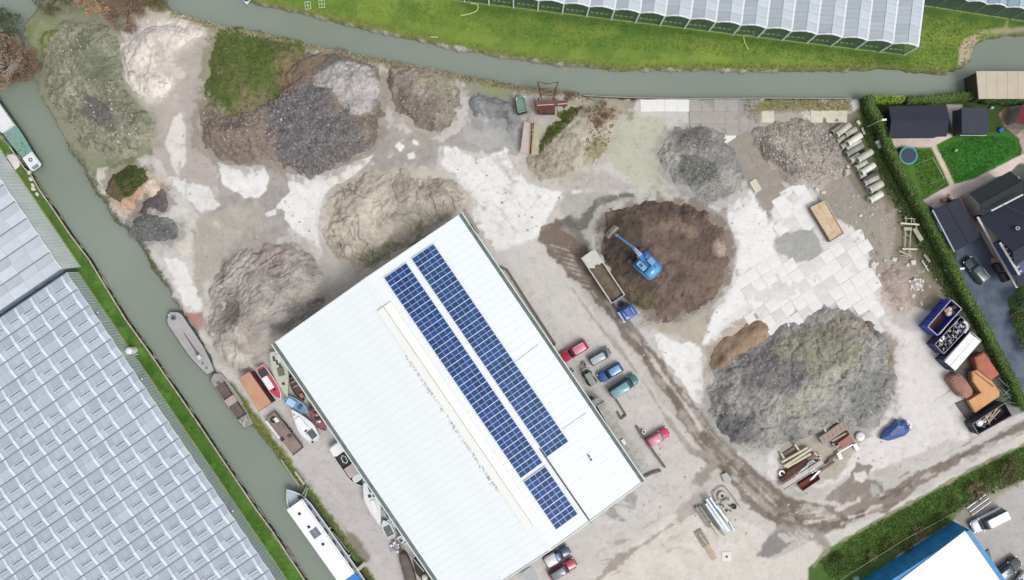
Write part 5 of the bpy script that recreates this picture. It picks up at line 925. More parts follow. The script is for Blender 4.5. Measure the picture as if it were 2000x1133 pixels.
# ------------------------------------------------------------------ excavator on the topsoil mound
c0 = P(1257, 515, 2.4); zz = float(hz(h12[1], c0.x, c0.y)) ; dv = P(1190, 450, 3) - P(1258, 516, 3); ea = math.atan2(dv.y, dv.x); t = thing('excavator', 'bright blue crawler excavator on the brown topsoil mound', 'excavator', (c0.x, c0.y, zz), ea)
eb = paintm('paint_excavator', S(84, 168, 220), .1); eb2 = paintm('paint_excavator_dark', S(50, 120, 186), .15); M_track = mat('muddy_track', S(132, 122, 108), .9, 0, .2, 2, S(96, 90, 82))
for s_ in (-1, 1):
    o = [(1.9, .45), (1.7, .8), (-1.7, .8), (-1.9, .45), (-1.7, .05), (1.7, .05)]; mb = MB(); mb.loft([[(p[0], s_ * 1.15 - .28, p[1]) for p in o], [(p[0], s_ * 1.15 + .28, p[1]) for p in o]])
    for k in range(18): mb.box((-1.65 + k * .194, s_ * 1.15, .82), (.1, .6, .05))
    mb.build('crawler_track', M_track, t)
MB().box((0, 0, .6), (2.4, 1.8, .4)).build('undercarriage', M_dark, t)
cw = [(q[0] * 1.12, q[1] * 1.15) for q in [(-1.95, -.95), (-1.75, -1.2), (.8, -1.25), (1.0, -1.1), (1.0, 1.1), (.8, 1.25), (-1.75, 1.2), (-1.95, .95), (-2.1, .5), (-2.1, -.5)]]
MB().loft([Z3(cw, .95), Z3(cw, 1.55), Z3(sh(cw, .97, .96), 1.65)]).build('house', eb2, t, True)
MB().loft([Z3([(-2.15, -.6), (-1.95, -1.15), (-.7, -1.15), (-.7, 1.15), (-1.95, 1.15), (-2.15, .6)], 1.65), Z3([(-2.1, -.55), (-1.9, -1.05), (-.8, -1.05), (-.8, 1.05), (-1.9, 1.05), (-2.1, .55)], 2.1)]).build('engine_cover', eb, t, True)
MB().box((-.35, -.75, 1.9), (1.0, .8, .45)).build('side_tank', eb, t); MB().box((.45, -.8, 1.8), (.5, .5, .3)).build('tool_box', eb2, t); MB().tube((-1.3, -.6, 2.1), (-1.3, -.6, 2.5), .07, 8).build('exhaust', M_dark, t)
cb = rr(-.55, 1.05, .38, 1.22, .15, 3); MB().loft([Z3(cb, 1.65), Z3(cb, 2.5), Z3([(p[0] * .9 + .02, (p[1] - .8) * .9 + .8) for p in cb], 2.9)]).build('cab', M_cglass, t, True); MB().prism([(p[0] * .92 + .02, (p[1] - .8) * .92 + .8) for p in cb], 2.9, 2.98).build('cab_roof', eb, t)
MB().prism(rr(.1, .6, .6, 1.0, .06), 2.985, 3.02).build('cab_window', MATS['car_glass'], t)
t.scale = (1.14,) * 3; R_b = (P(1190, 450, 3.0) - Vector((c0.x, c0.y, 3.0))).length / 1.14
bm = MB(); bm.loft([[(.1, -.3, 1.7), (.1, .3, 1.7), (.1, .3, 2.1), (.1, -.3, 2.1)], [(1.4, -.28, 3.2), (1.4, .28, 3.2), (1.4, .28, 3.75), (1.4, -.28, 3.75)], [(2.9, -.2, 3.9), (2.9, .2, 3.9), (2.9, .2, 4.3), (2.9, -.2, 4.3)]]); bm.build('boom', eb2, t)
MB().loft([[(2.7, -.15, 4.2), (2.7, .15, 4.2), (2.7, .15, 4.6), (2.7, -.15, 4.6)], [(R_b - 1.0, -.11, 1.5), (R_b - 1.0, .11, 1.5), (R_b - .9, .11, 1.75), (R_b - .9, -.11, 1.75)]]).build('stick', paintm('paint_stick', S(88, 150, 214)), t)
for s_ in (-1, 1): MB().tube((.6, s_ * .4, 1.75), (1.7, s_ * .36, 3.6), .08, 8).build('boom_cylinder', MATS['galvanised'], t)
MB().tube((1.5, 0, 3.95), (2.8, 0, 4.6), .08, 8).build('stick_cylinder', MATS['galvanised'], t); MB().tube((R_b - 1.2, -.2, 1.9), (R_b - 1.2, .2, 1.9), .14, 8).build('bucket_joint', eb, t)
bk = MB(); pr_ = [(R_b - .75, 1.5), (R_b - .35, 1.55), (R_b + .05, 1.1), (R_b - .05, .5), (R_b - .5, .25), (R_b - .75, .7)]; bk.loft([[(p[0], -1.0, p[1]) for p in pr_], [(p[0], 1.0, p[1]) for p in pr_]])
for k in range(7): bk.box((R_b - .55, -.9 + .3 * k, 1.56), (.3, .1, .06))
bk.build('bucket', mat('bucket_steel', S(184, 176, 162), .8, .1, .25, 1.5, S(120, 110, 98)), t)
# ------------------------------------------------------------------ boats
def hull_pts(L, Wd, bow=.45, stern=.75, n=14, pw=2.0, sround=.12):
    up = []
    for k in range(n + 1):
        u = 1 - (1 - k / n) ** 1.7; x = -L / 2 + L * u
        wv = stern + (1 - stern) * min(1, u / .35) if u < .35 else 1.0
        if u < sround: wv *= .86 + .14 * math.sqrt(u / sround)
        if u > 1 - bow: wv *= max(.0, 1 - ((u - (1 - bow)) / bow) ** pw)
        up.append((x, Wd / 2 * wv))
    up[-1] = (L / 2, .02)
    return [(x, -y) for x, y in up] + [(x, y) for x, y in reversed(up)]
def boat(name, label, cat, stern, bow, Wd, top, mh, md, base=0.0, bowf=.45, sternf=.75, pw=2.0, deck_in=.1, deck_drop=.12, group=None, zref=None):
    c, a, L = fr(stern, bow, base + top if zref is None else zref); t = thing(name, label, cat, (c.x, c.y, base), a, group); o = hull_pts(L, Wd, bowf, sternf, 14, pw)
    MB().loft([Z3(sh(o, .8, .25), 0), Z3(sh(o, .9, .7), top * .3), Z3(sh(o, .97, .95), top * .7), Z3(o, top), Z3(sh(o, 1 - deck_in / L * 2, 1 - deck_in / Wd * 2), top)], True, False).build('hull', mh, t, True)
    i_ = sh(o, 1 - deck_in / L * 2, 1 - deck_in / Wd * 2); MB().loft([Z3(i_, top - .003), Z3(i_, top - deck_drop - .02), Z3(i_, top - deck_drop)], False, True).build('deck', md, t)
    return t, L
def trestles(t, L, Wd, h):
    for x in (-L * .25, L * .2):
        for s_ in (-1, 1): MB().beam((x, s_ * Wd * .35, 0), (x, s_ * Wd * .2, h), .1, .1).build('boat_stand', MATS['weathered_timber'], t)
mw = mat('boat_white', S(238, 240, 242), .35, 0, .05, .8); mwd = mat('boat_deck_white', S(226, 230, 230), .6, 0, .06, .8); mblk = mat('tarry_black', S(40, 42, 44), .6, 0, .2, 1); mtan = mat('deck_tan', S(178, 160, 146), .8, 0, .15, 1.2)
M_hatch = mat('hatch_dark', S(40, 44, 50), .35, 0, .1, 2)
def blk(t, nm, x, y, z, dx, dy, dz, m, r=.06, rz=0):
    o = rr(-dx / 2, dx / 2, -dy / 2, dy / 2, min(r, dx / 2.1, dy / 2.1), 3); ca, sa = math.cos(rz), math.sin(rz); o = [(x + p[0] * ca - p[1] * sa, y + p[0] * sa + p[1] * ca) for p in o]
    return MB().loft([Z3(o, z), Z3(o, z + dz * .85), Z3([(x + (p[0] - x) * .94, y + (p[1] - y) * .94) for p in o], z + dz)]).build(nm, m, t)
WZ = WATER_Z
# houseboat
t, L = boat('houseboat', 'long white houseboat with a blue stern awning moored in the canal', 'houseboat', (732, 1196), (561, 956), 3.75, 1.6, mat('hull_dark_grey', S(52, 60, 66), .5, 0, .1, 1), mat('houseboat_deck', S(186, 200, 208), .5, 0, .08, 1), WZ, .19, .9, 2.3, .14, .18)
o = hull_pts(L, 3.75, .19, .9, 14, 2.3)
MB().loft([Z3(sh(o, 1.0, 1.0), 1.62), Z3(sh(o, 1.003, 1.01), 1.74), Z3(sh(o, .99, .93), 1.74), Z3(sh(o, .99, .93), 1.62)], False, False).build('gunwale', mw, t)
cx0, cx1 = L / 2 - 17.2, L / 2 - 2.7
MB().prism(rr(cx0, cx1, -1.42, 1.42, .1), 1.5, 2.55).build('cabin', mat('cabin_wall', S(214, 222, 226), .5, 0, .05, 1), t); MB().prism(rr(cx0 - .05, cx1 + .1, -1.52, 1.52, .12), 2.55, 2.68).build('cabin_roof', mat('houseboat_roof', S(250, 250, 252), .4, 0, .02, .5), t)
MB().beam((cx0, -1.28, 2.72), (cx1, -1.28, 2.72), .06, .06).build('roof_rail', mwd, t)
for (dx) in (1.6, 4.2, 7.8): blk(t, 'skylight', cx1 - dx, .18 if dx != 7.8 else -.05, 2.68, .42, .42, .12, M_hatch)
for y in (-.36, .36): blk(t, 'solar_panel', cx1 - 5.6, y - .1, 2.69, 1.5, .66, .06, mat('grey_solar', S(122, 128, 140), .3, 0, .08, 2), .02)
for k in range(6):
    for s_ in (-1, 1): MB().box((cx0 + 1.2 + k * 2.3, s_ * 1.43, 2.05), (1.0, .05, .5)).build('window', M_cglass, t)
for k in range(5): blk(t, 'deck_box', cx1 - 5.5 - k * 1.3, 1.66, 1.7, .7, .22, .25, M_alu if k % 2 else mwd)
MB().prism([(cx0 - 2.1, -1.5), (cx0 - .1, -1.5), (cx0 + .35, .3), (cx0 - .1, 1.5), (cx0 - 1.9, 1.3)], 2.4, 2.5).build('awning', mat('awning_blue', S(36, 128, 222), .6, 0, .08, .8), t); MB().prism(rr(cx0 - 4.2, cx0 - 2.0, -1.6, 1.6, .2), 2.3, 2.4).build('stern_awning', mat('awning_pale', S(206, 218, 244), .6, 0, .05, .8), t)
blk(t, 'anchor_winch', L / 2 - 2.2, 1.0 - 2.0, 1.6, .5, .5, .4, mblk); MB().path([(L / 2 - 2.3, -.7, 1.7), (L / 2 - 2.0, -1.2, 1.9), (L / 2 - 2.6, -1.5, 1.75)], .06, 6).build('anchor_chain', mblk, t)
for x in (-2.4, 3.1): MB().tube((x, -1.95, 1.0), (x, -1.95, 1.6), .12, 8).build('fender', mw, t)
# upper left motor cruiser
t, L = boat('canal_boat', 'green decked white boat moored at the upper left bank', 'boat', (74, 331), (-45, 163), 2.75, 1.2, mat('hull_navy', S(34, 46, 50), .4, 0, .1, 1), mat('deck_mint', S(126, 164, 150), .6, 0, .06, 1), WZ, .12, .62, 2, .1, .06)
o = hull_pts(L, 2.75, .12, .62, 14, 2)
MB().prism([(p[0], p[1]) for p in rr(-L / 2 + .15, -L / 2 + 2.9, -.98, .98, .45, 6, .1)], 1.16, 1.3).build('stern_deck', mw, t); MB().prism(rr(L / 2 - 9.2, L / 2 - 3.0, -1.22, 1.22, .1), 1.16, 1.6).build('white_cabin_roof', mw, t)
MB().pipe((-L / 2 + 1.9, 0, 1.3), (-L / 2 + 1.9, 0, 1.38), .32, .18).build('round_hatch', mat('hatch_grey', S(90, 98, 98), .5, .2, .1, 2), t); blk(t, 'stern_step', -L / 2 + .5, 0, 1.3, .5, 1.1, .1, mat('grey_deck', S(140, 148, 148), .6, 0, .1, 2)); MB().path([(-L / 2 + .4, -.9, 1.75), (-L / 2 + 3, -1.1, 1.75)], .03, 5).build('handrail', M_alu, t)
mb = MB()
for k in range(34): x = -L / 2 + random.uniform(3.2, 8.6); y = random.uniform(-1.0, 1.0); mb.beam((x, y, 1.16), (x + random.uniform(-.2, .2), y + random.uniform(-.2, .2), 1.16), .07, .03)
mb.build('deck_litter', mat('litter_green', S(62, 98, 88), .8, 0, .1, 2), t, kind='stuff')
# barge 1
t, L = boat('cargo_barge', 'long flat grey barge moored alongside the sand heap', 'barge', (412, 729), (331, 609), 3.0, .95, mat('barge_side', S(96, 100, 98), .8, 0, .15, 1), mat('barge_deck', S(182, 180, 180), .85, 0, .12, .5, S(164, 160, 160), bump=.1), WZ, .13, .55, 2.2, .12, .05)
MB().pipe((L / 2 - 1.2, 0, .9), (L / 2 - 1.2, 0, 1.1), .42, .22).build('deck_ring', mat('ring_grey', S(116, 120, 122), .7, 0, .1, 2), t); MB().tube((L / 2 - 1.2, 0, .9), (L / 2 - 1.2, 0, 1.06), .2, 10).build('mast_socket', mblk, t)
MB().loft([[(-2.3, -.28, .915), (-1.6, -.12, .915), (1.9, -.06, .915), (1.9, .06, .915), (-1.6, .16, .915), (-2.3, .36, .915)], [(-2.3, -.28, .93), (-1.6, -.12, .93), (1.9, -.06, .93), (1.9, .06, .93), (-1.6, .16, .93), (-2.3, .36, .93)]]).build('hatch_slot', mat('slot_dark', S(98, 98, 98), .9, 0, .1, 2), t)
blk(t, 'deck_box', -2.9, 0, .9, .7, .6, .4, mat('pale_box', S(214, 214, 216), .7, 0, .05, 2)); blk(t, 'bollard', -4.0, .2, .9, .25, .25, .3, mat('ring_grey', S(116, 120, 122))); blk(t, 'bollard', -5.0, .1, .9, .2, .2, .3, MATS['ring_grey']); blk(t, 'bollard', L / 2 - .4, .3, .9, .2, .2, .3, mw)
# barge 2
t, L = boat('work_barge', 'shorter work barge with two open brown holds behind the grey barge', 'barge', (487, 833), (417, 730), 2.5, .9, mat('barge2_side', S(120, 122, 118), .8, 0, .15, 1), mat('barge2_deck', S(164, 160, 154), .85, 0, .15, 1), WZ, .1, .8, 3, .12, .05)
M_hold = mat('rusty_hold', S(112, 98, 94), .9, 0, .15, 1); M_hw = mat('hold_edge', S(70, 56, 54), .9, 0, .15, 1)
for (x0, x1) in ((.6, 3.2), (-3.2, -.8)):
    MB().box(((x0 + x1) / 2, .1, .9), (x1 - x0, 1.6, .05)).build('hold_floor', M_hold, t)
    for s_ in (-1, 1): MB().box(((x0 + x1) / 2, .1 + s_ * .83, 1.0), (x1 - x0 + .1, .08, .3)).build('coaming', M_hw if s_ < 0 else MATS['barge2_deck'], t)
    MB().box((x0, .1, 1.0), (.08, 1.6, .3)).build('coaming', M_hw, t)
for k in range(4): MB().box((-.45 + k * .3, .1, .98), (.24, 1.7, .08), .03).build('cross_plank', mat('pink_plank', S(206, 184, 176), .8, 0, .12, 2), t)
blk(t, 'winch', 3.4, .2, .9, .4, .5, .3, mat('winch_red', S(140, 104, 100), .8, 0, .1, 2)); MB().beam((-1.5, -1.3, .95), (3.5, -1.25, .95), .1, .12).build('rubbing_strake', mat('strake_pale', S(196, 196, 186), .8, 0, .1, 2), t)
for k in range(7): MB().beam((-4.6 + random.uniform(-.3, .5), random.uniform(-.8, .8), 1.0), (-3.7 + random.uniform(-.3, .4), random.uniform(-.8, .8), 1.1), .16, .08).build('loose_plank', mat('pale_plank', S(186, 184, 172), .9, 0, .15, 2), t)
# boats on the quay
tl = lambda *a, **k: boat(*a, **k)
t, L = tl('motorboat', 'small red and white motorboat with a dark cover beside the rust orange container', 'boat', (507, 716), (548, 780), 1.75, 1.2, mw, mat('deck_red', S(222, 62, 98), .5, 0, .1, 1.2), 0, bowf=.35, sternf=.85)
blk(t, 'cabin_top', -.2, -.22, 1.1, 2.3, 1.0, .35, mat('bright_white', S(252, 252, 252), .4, 0, .03, 1), .15); blk(t, 'hatch', 1.3, .0, 1.12, .4, .4, .1, M_hatch); blk(t, 'cockpit_cover', -2.0, -.05, 1.1, 1.2, 1.35, .2, mat('cover_charcoal', S(62, 70, 72), .8, 0, .15, 1.5), .1); trestles(t, L, 1.75, .4)
t, L = tl('sailing_boat', 'cream hulled boat with olive cockpit cover under the warehouse gutter', 'boat', (537, 686), (560, 776), 2.6, 1.7, mat('hull_cream', S(222, 222, 204), .5, 0, .06, 1), mat('deck_cream', S(206, 208, 188), .6, 0, .06, 1), 0, bowf=.62, sternf=.85, pw=1.5)
blk(t, 'cockpit_cover', -.4, .1, 1.6, 1.4, 1.0, .18, mat('olive_cover', S(122, 122, 106), .8, 0, .15, 1.5), .1); blk(t, 'fore_hatch', 1.6, 0, 1.6, .42, .42, .12, M_hatch)
for k in range(3): blk(t, 'cockpit_well', -2.7 + k * .7, -.5 + .35 * k, 1.61, .8, .35, .06, mat('well_dark', S(66, 74, 72), .7, 0, .2, 1.5))
blk(t, 'engine_box', -2.6, .3, 1.6, 1.2, .5, .15, mwd); trestles(t, L, 2.6, .5)
t, L = tl('sailing_boat', 'weathered brown open boat half under the warehouse gutter', 'boat', (570, 736), (594, 784), 1.9, 1.3, mat('hull_brown', S(150, 116, 104), .8, 0, .2, 1), mat('deck_brown', S(108, 86, 78), .8, 0, .2, 1), 0, bowf=.5, deck_drop=.5)
for x in (-1.4, -.6): MB().beam((x, -.7, 1.2), (x, .7, 1.2), .16, .05).build('thwart', mtan, t)
blk(t, 'bow_locker', 1.2, 0, .85, .8, .6, .35, mat('locker_salmon', S(186, 128, 116), .7, 0, .15, 1.5)); trestles(t, L, 1.9, .4)
t, L = tl('motorboat', 'light blue motorboat lying across the quay between cream and white boats', 'boat', (557, 779), (600, 806), 1.9, 1.2, mat('hull_sky', S(196, 222, 240), .4, 0, .08, 1), mat('deck_blue', S(72, 120, 158), .5, 0, .25, 1.2, S(120, 168, 200)), 0, bowf=.4)
blk(t, 'cuddy_top', -1.0, .0, 1.1, 1.5, 1.2, .3, mat('cuddy_blue', S(178, 216, 242), .4, 0, .05, 1), .2); blk(t, 'seat', .6, .2, 1.1, .5, .8, .2, mat('seat_blue', S(60, 96, 130), .7, 0, .2, 2)); trestles(t, L, 1.9, .4)
t, L = tl('sailing_boat', 'glossy white sailing yacht hauled out in the middle of the quay way', 'yacht', (617, 862), (568, 799), 2.85, 1.7, mw, mat('deck_gloss', S(242, 244, 246), .4, 0, .03, 1), 0, bowf=.75, sternf=.62, pw=1.7)
blk(t, 'coachroof', .4, .1, 1.6, 2.4, 1.0, .2, mat('bright_white', S(252, 252, 252)), .3); blk(t, 'hatch', -.9, .25, 1.62, .42, .42, .14, M_hatch); blk(t, 'cockpit', -2.0, -.15, 1.585, 1.5, 1.2, .05, mat('cockpit_grey', S(96, 100, 100), .7, 0, .2, 1.5), .1); blk(t, 'seat_bench', -2.1, .45, 1.6, 1.4, .3, .15, mwd); blk(t, 'outboard', -L / 2 + .2, .5, 1.5, .3, .3, .4, mblk); blk(t, 'fairlead', 2.3, .2, 1.6, .5, .1, .06, mblk); trestles(t, L, 2.85, .5)
t, L = tl('sailing_boat', 'dark maroon boat cluttered with gear close to the warehouse wall', 'boat', (608, 793), (636, 842), 1.9, 1.3, mat('hull_maroon', S(142, 74, 100), .6, 0, .15, 1), mat('deck_maroon', S(164, 92, 112), .6, 0, .2, 1.2), 0, bowf=.4)
for k in range(9): blk(t, 'gear', -2.2 + k * .32, random.uniform(-.4, .4), 1.2, .4, .5, .2 + .1 * random.random(), (mblk, MATS['well_dark'], mtan)[k % 3], .1, random.random())
blk(t, 'white_box', .5, 0, 1.3, .4, .4, .3, mw); trestles(t, L, 1.9, .4)
t, L = tl('motor_cruiser', 'white boat with a black open midship and pinkish foredeck along the warehouse', 'boat', (652, 868), (709, 950), 2.5, 1.5, mw, mblk, 0, bowf=.32, sternf=.9, deck_drop=.35)
blk(t, 'stern_deck', -L / 2 + 1.0, 0, 1.3, 1.7, 2.2, .3, mat('bright_white', S(252, 252, 252)), .4); blk(t, 'fore_cover', 1.0, 0, 1.3, 1.9, 2.0, .28, mat('pink_cover', S(204, 192, 194), .7, 0, .15, 1.2, S(178, 160, 164)), .2); blk(t, 'bow_deck', 2.5, 0, 1.3, 1.1, 1.6, .28, mwd, .4)
MB().path([(-1.9, .1, 1.5), (-1.4, .45, 1.6), (-.7, .35, 1.6), (-.5, -.05, 1.6), (-.9, -.35, 1.6), (-1.6, -.25, 1.6), (-1.9, .1, 1.5)], .06, 6).build('oval_hoop', mw, t); trestles(t, L, 2.5, .5)
t, L = tl('sailing_boat', 'long slender white yacht with bow pointing down the quay', 'yacht', (716, 942), (743, 1030), 2.6, 1.7, mw, mat('deck_gloss', S(242, 244, 246)), 0, bowf=.7, sternf=.55, pw=1.6)
for (x, y) in ((-1.5, -.2), (-1.4, .55)): blk(t, 'hatch', x, y, 1.6, .5, .5, .1, M_hatch)
blk(t, 'coachroof', .2, 0, 1.6, 2.0, .8, .16, mat('bright_white', S(252, 252, 252)), .3); blk(t, 'cockpit', -2.7, .2, 1.585, 1.4, .5, .06, MATS['cockpit_grey'], .1); trestles(t, L, 2.6, .5)
t, L = tl('dinghy', 'little white dinghy with a green grey cockpit near the crates', 'boat', (765, 1051), (748, 1016), 1.75, .9, mw, mwd, 0, bowf=.45, sternf=.8)
blk(t, 'cockpit_liner', -.35, 0, .79, 1.7, 1.15, .05, mat('liner_green', S(112, 126, 120), .7, 0, .3, 1.5), .1); MB().beam((-1.25, -.6, .93), (-1.25, .6, .93), .12, .06).build('transom_seat', mw, t)
# flatbed trailer on the quay
c, a, L = fr((527, 812), (582, 882), 1.0); t = thing('flatbed_trailer', 'brown flatbed trailer with a white pipe and tyres next to the canal verge', 'trailer', (c.x, c.y, 0), a)
blk(t, 'bed', 0, 0, .7, L, 2.1, .25, mat('bed_brown', S(158, 140, 132), .85, 0, .15, .8, S(136, 116, 110)), .03); MB().box((0, -1.05, 1.05), (L, .1, .25)).build('side_board', mat('board_dark', S(96, 78, 70), .8, 0, .2, 1), t) if False else None
MB().box((0, 1.1, 1.0), (L, .1, .3)).build('side_board', mat('board_dark', S(96, 80, 74), .8, 0, .2, 1), t); MB().box((L / 2, 0, 1.0), (.1, 2.1, .3)).build('end_board', MATS['board_dark'], t)
MB().tube((-L / 2 + .3, -.95, 1.1), (.2, -.98, 1.1), .2, 10).build('white_pipe', mw, t); blk(t, 'dark_crate', .6, -.75, .95, .55, .5, .35, mat('crate_plum', S(66, 50, 70), .7, 0, .1, 2)); blk(t, 'junction_box', .9, .5, .95, .5, .6, .25, mat('crate_brown', S(92, 76, 76), .7, 0, .1, 2)); MB().pipe((-L / 2 + .9, .1, .96), (-L / 2 + .9, .1, 1.2), .5, .28).build('tyre', M_tyre, t); blk(t, 'white_tank', -L / 2 + 1.2, .5, .95, .9, .6, .35, mw, .25)
blk(t, 'inner_frame', -1.0, .2, .95, 1.6, 1.0, .12, mat('frame_taupe', S(146, 130, 124), .8, 0, .2, 2)); wheels(t, (-1.0, .2), .95, .4)
# rust orange container
def opentop(name, label, cat, rim, h, mo, mi, depth=.9, base_off=.0, m_rim=None, z0=0, rimw=.1, group=None):
    pts = [P(x, y, z0 + h) for x, y in rim]; c = sum(pts, Vector()) / 4; t = thing(name, label, cat, (c.x, c.y, z0), 0, group); L_ = [Vector((p.x - c.x, p.y - c.y)) for p in pts]
    for k in range(4):
        p, q = L_[k], L_[(k + 1) % 4]; d = (q - p).normalized(); n = Vector((-d.y, d.x)); n = n if n.dot(-p) > 0 else -n
        a_, b_ = p + n * .04, q + n * .04; MB().beam((a_.x, a_.y, h / 2), (b_.x, b_.y, h / 2), .08, h).build('side', mo, t); MB().beam((p.x + n.x * .05, p.y + n.y * .05, h + .03), (q.x + n.x * .05, q.y + n.y * .05, h + .03), rimw, .08).build('rim', m_rim or mo, t)
        for j in range(1, int((q - p).length / .7)):
            r_ = p + d * j * .7 - n * .04; MB().beam((r_.x, r_.y, .1), (r_.x, r_.y, h - .05), .08, .08).build('rib', mo, t)
    i_ = [p * .97 for p in L_]; MB().prism([(p.x, p.y) for p in i_], 0.05, max(.1, h - depth)).build('floor', mi, t); return t, L_, c
M_rusto = mat('rust_orange', S(206, 168, 140), .9, 0, .15, .4, S(194, 140, 108)); M_rustd = mat('rust_dark', S(118, 72, 56), .9, 0, .15, 1.2, S(78, 50, 42)); M_rustm = mat('rust_maroon', S(176, 134, 122), .85, 0, .15, .8, S(154, 106, 94)); M_rustl = mat('rust_light', S(178, 160, 150), .9, 0, .1, .8, S(160, 138, 128))
pts = [P(x, y, 2.2) for x, y in ((466, 739), (487, 726), (530, 787), (505, 804))]; c = sum(pts, Vector()) / 4; t = thing('shipping_container', 'flat topped rust orange steel container at the canal verge', 'container', (c.x, c.y, 0)); L_ = [(p.x - c.x, p.y - c.y) for p in pts]
MB().prism([(p[0] * .98, p[1] * .98) for p in L_], 0, 2.12).build('body', M_rustd, t); MB().prism(L_, 2.121, 2.2).build('roof', M_rusto, t)
for k in range(4):
    p, q = L_[k], L_[(k + 1) % 4]; MB().beam((p[0], p[1], 2.22), (q[0], q[1], 2.22), .1, .08).build('edge_rail', M_rustm if k != 3 else mat('rail_tan', S(200, 186, 160), .8, 0, .1, 1), t)
# ------------------------------------------------------------------ skips and scrap
M_bskip = mat('skip_blue', S(60, 80, 205), .5, 0, .15, .8, S(46, 60, 160)); M_rimp = mat('rim_pale', S(206, 198, 200), .5, 0, .12, 1.2); M_navy = mat('skip_navy', S(48, 54, 104), .6, 0, .15, .8); M_inb = mat('inside_brown', S(112, 90, 88), .9, 0, .2, .8, S(86, 62, 58))
t, LK, cc = opentop('skip_container', 'blue open skip with brown inside at the upper end of the skip row', 'skip', [(1857.5, 584.5), (1879, 603), (1831, 656), (1811, 638)], 2.4, M_bskip, M_inb, 1.6, m_rim=M_rimp)
f3 = lambda x, y, z: (lambda v: (v.x - cc.x, v.y - cc.y, z))(P(x, y, z))
for k, (x, y, r) in enumerate(((1854, 604, .5), (1860, 610, .4), (1864, 600, .45), (1853, 612, .55), (1847, 606, .35))): MB().ball(f3(x, y, 1.3 + .1 * k), r, .7, 7, 5).build('bulky_waste', mat('waste_%d' % (k % 3), (S(232, 220, 206), S(196, 160, 132), S(128, 104, 92))[k % 3], .9, 0, .15, 2), t)
for k in range(3): MB().beam(f3(1832 + k * 2, 654 - k, 2.0), f3(1871 + k * 2, 607 - k, 1.9), .14, .08).build('long_plank', mat('plank_tan', S(200, 172, 152), .8, 0, .15, 1.5), t)
t, LK, cc = opentop('skip_container', 'navy skip brimming with black and white scrap metal', 'skip', [(1876.5, 617), (1895.5, 636), (1843, 692), (1825, 673)], 2.2, M_navy, mat('inside_dark', S(60, 58, 66), .9, 0, .2, 1), .7, m_rim=mat('rim_grey', S(160, 156, 164), .5, 0, .12, 1.2))
ms_ = [mat('scrap_%d' % k, c_, .5, .2, .15, 3) for k, c_ in enumerate((S(226, 224, 230), S(150, 148, 160), S(84, 84, 92), S(176, 170, 176), S(52, 52, 58)))]
for k in range(120):
    u, v = random.uniform(.06, .94), random.uniform(.08, .92); x = 1876.5 * (1 - u) * (1 - v) + 1895.5 * (1 - u) * v + 1843 * u * v + 1825 * u * (1 - v); y = 617 * (1 - u) * (1 - v) + 636 * (1 - u) * v + 692 * u * v + 673 * u * (1 - v); p = f3(x, y, random.uniform(1.6, 2.2))
    MB().box(p, (random.uniform(.15, .7), random.uniform(.08, .35), random.uniform(.05, .3)), random.uniform(0, 3), Matrix.Rotation(random.uniform(-.5, .5), 3, 'X')).build('scrap_piece', random.choice(ms_), t)
MB().path([f3(1881, 628, 2.3), f3(1887, 631, 2.35), f3(1889, 640, 2.35), f3(1883, 650, 2.3)], .24, 8).build('bent_white_sheet', ms_[0], t)
t, LK, cc = opentop('skip_container', 'dark skip closed with two long white lids beside the scrap skip', 'skip', [(1895, 647), (1917, 665), (1865, 725), (1843, 704)], 2.3, M_navy, M_inb, 1.0, m_rim=M_rimp)
for (a_, b_) in (((1893, 650), (1844, 706)), ((1904, 658), (1855, 715))):
    d_ = (Vector((1917, 665)) - Vector((1895, 647))) * .47
    q = [f3(a_[0], a_[1], 2.36), f3(a_[0] + d_.x, a_[1] + d_.y, 2.36), f3(b_[0] + d_.x, b_[1] + d_.y, 2.36), f3(b_[0], b_[1], 2.36)]
    MB().loft([q, [(p[0], p[1], 2.48) for p in q]]).build('white_lid', mat('lid_white', S(236, 236, 234), .5, 0, .04, .8), t)
t, LK, cc = opentop('skip_container', 'dark brown skip with crossed pale beams at the lower end of the row', 'skip', [(1963, 786), (1977, 812), (1911, 849), (1898, 828)], 2.0, mat('skip_slate', S(62, 68, 82), .7, 0, .15, .8), mat('inside_umber', S(70, 56, 50), .9, 0, .2, 1), 1.1, m_rim=mat('rim_taupe', S(136, 128, 124), .6, 0, .15, 1.2))
for (p, q) in (((1948, 797), (1930, 823)), ((1953, 800), (1928, 829)), ((1936, 806), (1912, 826)), ((1925, 812), (1934, 830)), ((1920, 820), (1940, 808))): MB().beam(f3(*p, 1.6), f3(*q, 1.35), .16, .14).build('pale_beam', mat('beam_pale', S(196, 176, 162), .8, 0, .15, 2), t)
for k in range(14): MB().box(f3(random.uniform(1916, 1945), random.uniform(808, 834), 1.15), (random.uniform(.3, .8), .2, .15), random.uniform(0, 3)).build('scrap_piece', random.choice(ms_[:4] + [M_rustm]), t)
MB().ball(f3(1913, 826, 1.5), .65, .5, 8, 5).build('white_bag', ms_[0], t)
def irreg(name, label, cat, poly, h, m, m2=None, z0=0, rnd=True, top=.8):
    pts = [P(x, y, z0 + h) for x, y in (smooth_poly(poly, 1) if rnd else poly)]; c = sum(pts, Vector()) / len(pts); t = thing(name, label, cat, (c.x, c.y, z0)); L_ = [(p.x - c.x, p.y - c.y) for p in pts]
    MB().loft([Z3(sh(L_, .94, .94), 0), Z3(L_, h * .35), Z3(L_, h * top), Z3(sh(L_, .88, .88), h)]).build('body', m, t, rnd); return t, L_, c
t, _, cc = irreg('rusty_tank', 'rusty maroon steel tank lying left of the orange steel plates', 'tank', [(1852, 738), (1876, 727), (1898, 755), (1905, 770), (1886, 782), (1868, 762)], 1.7, M_rustm)
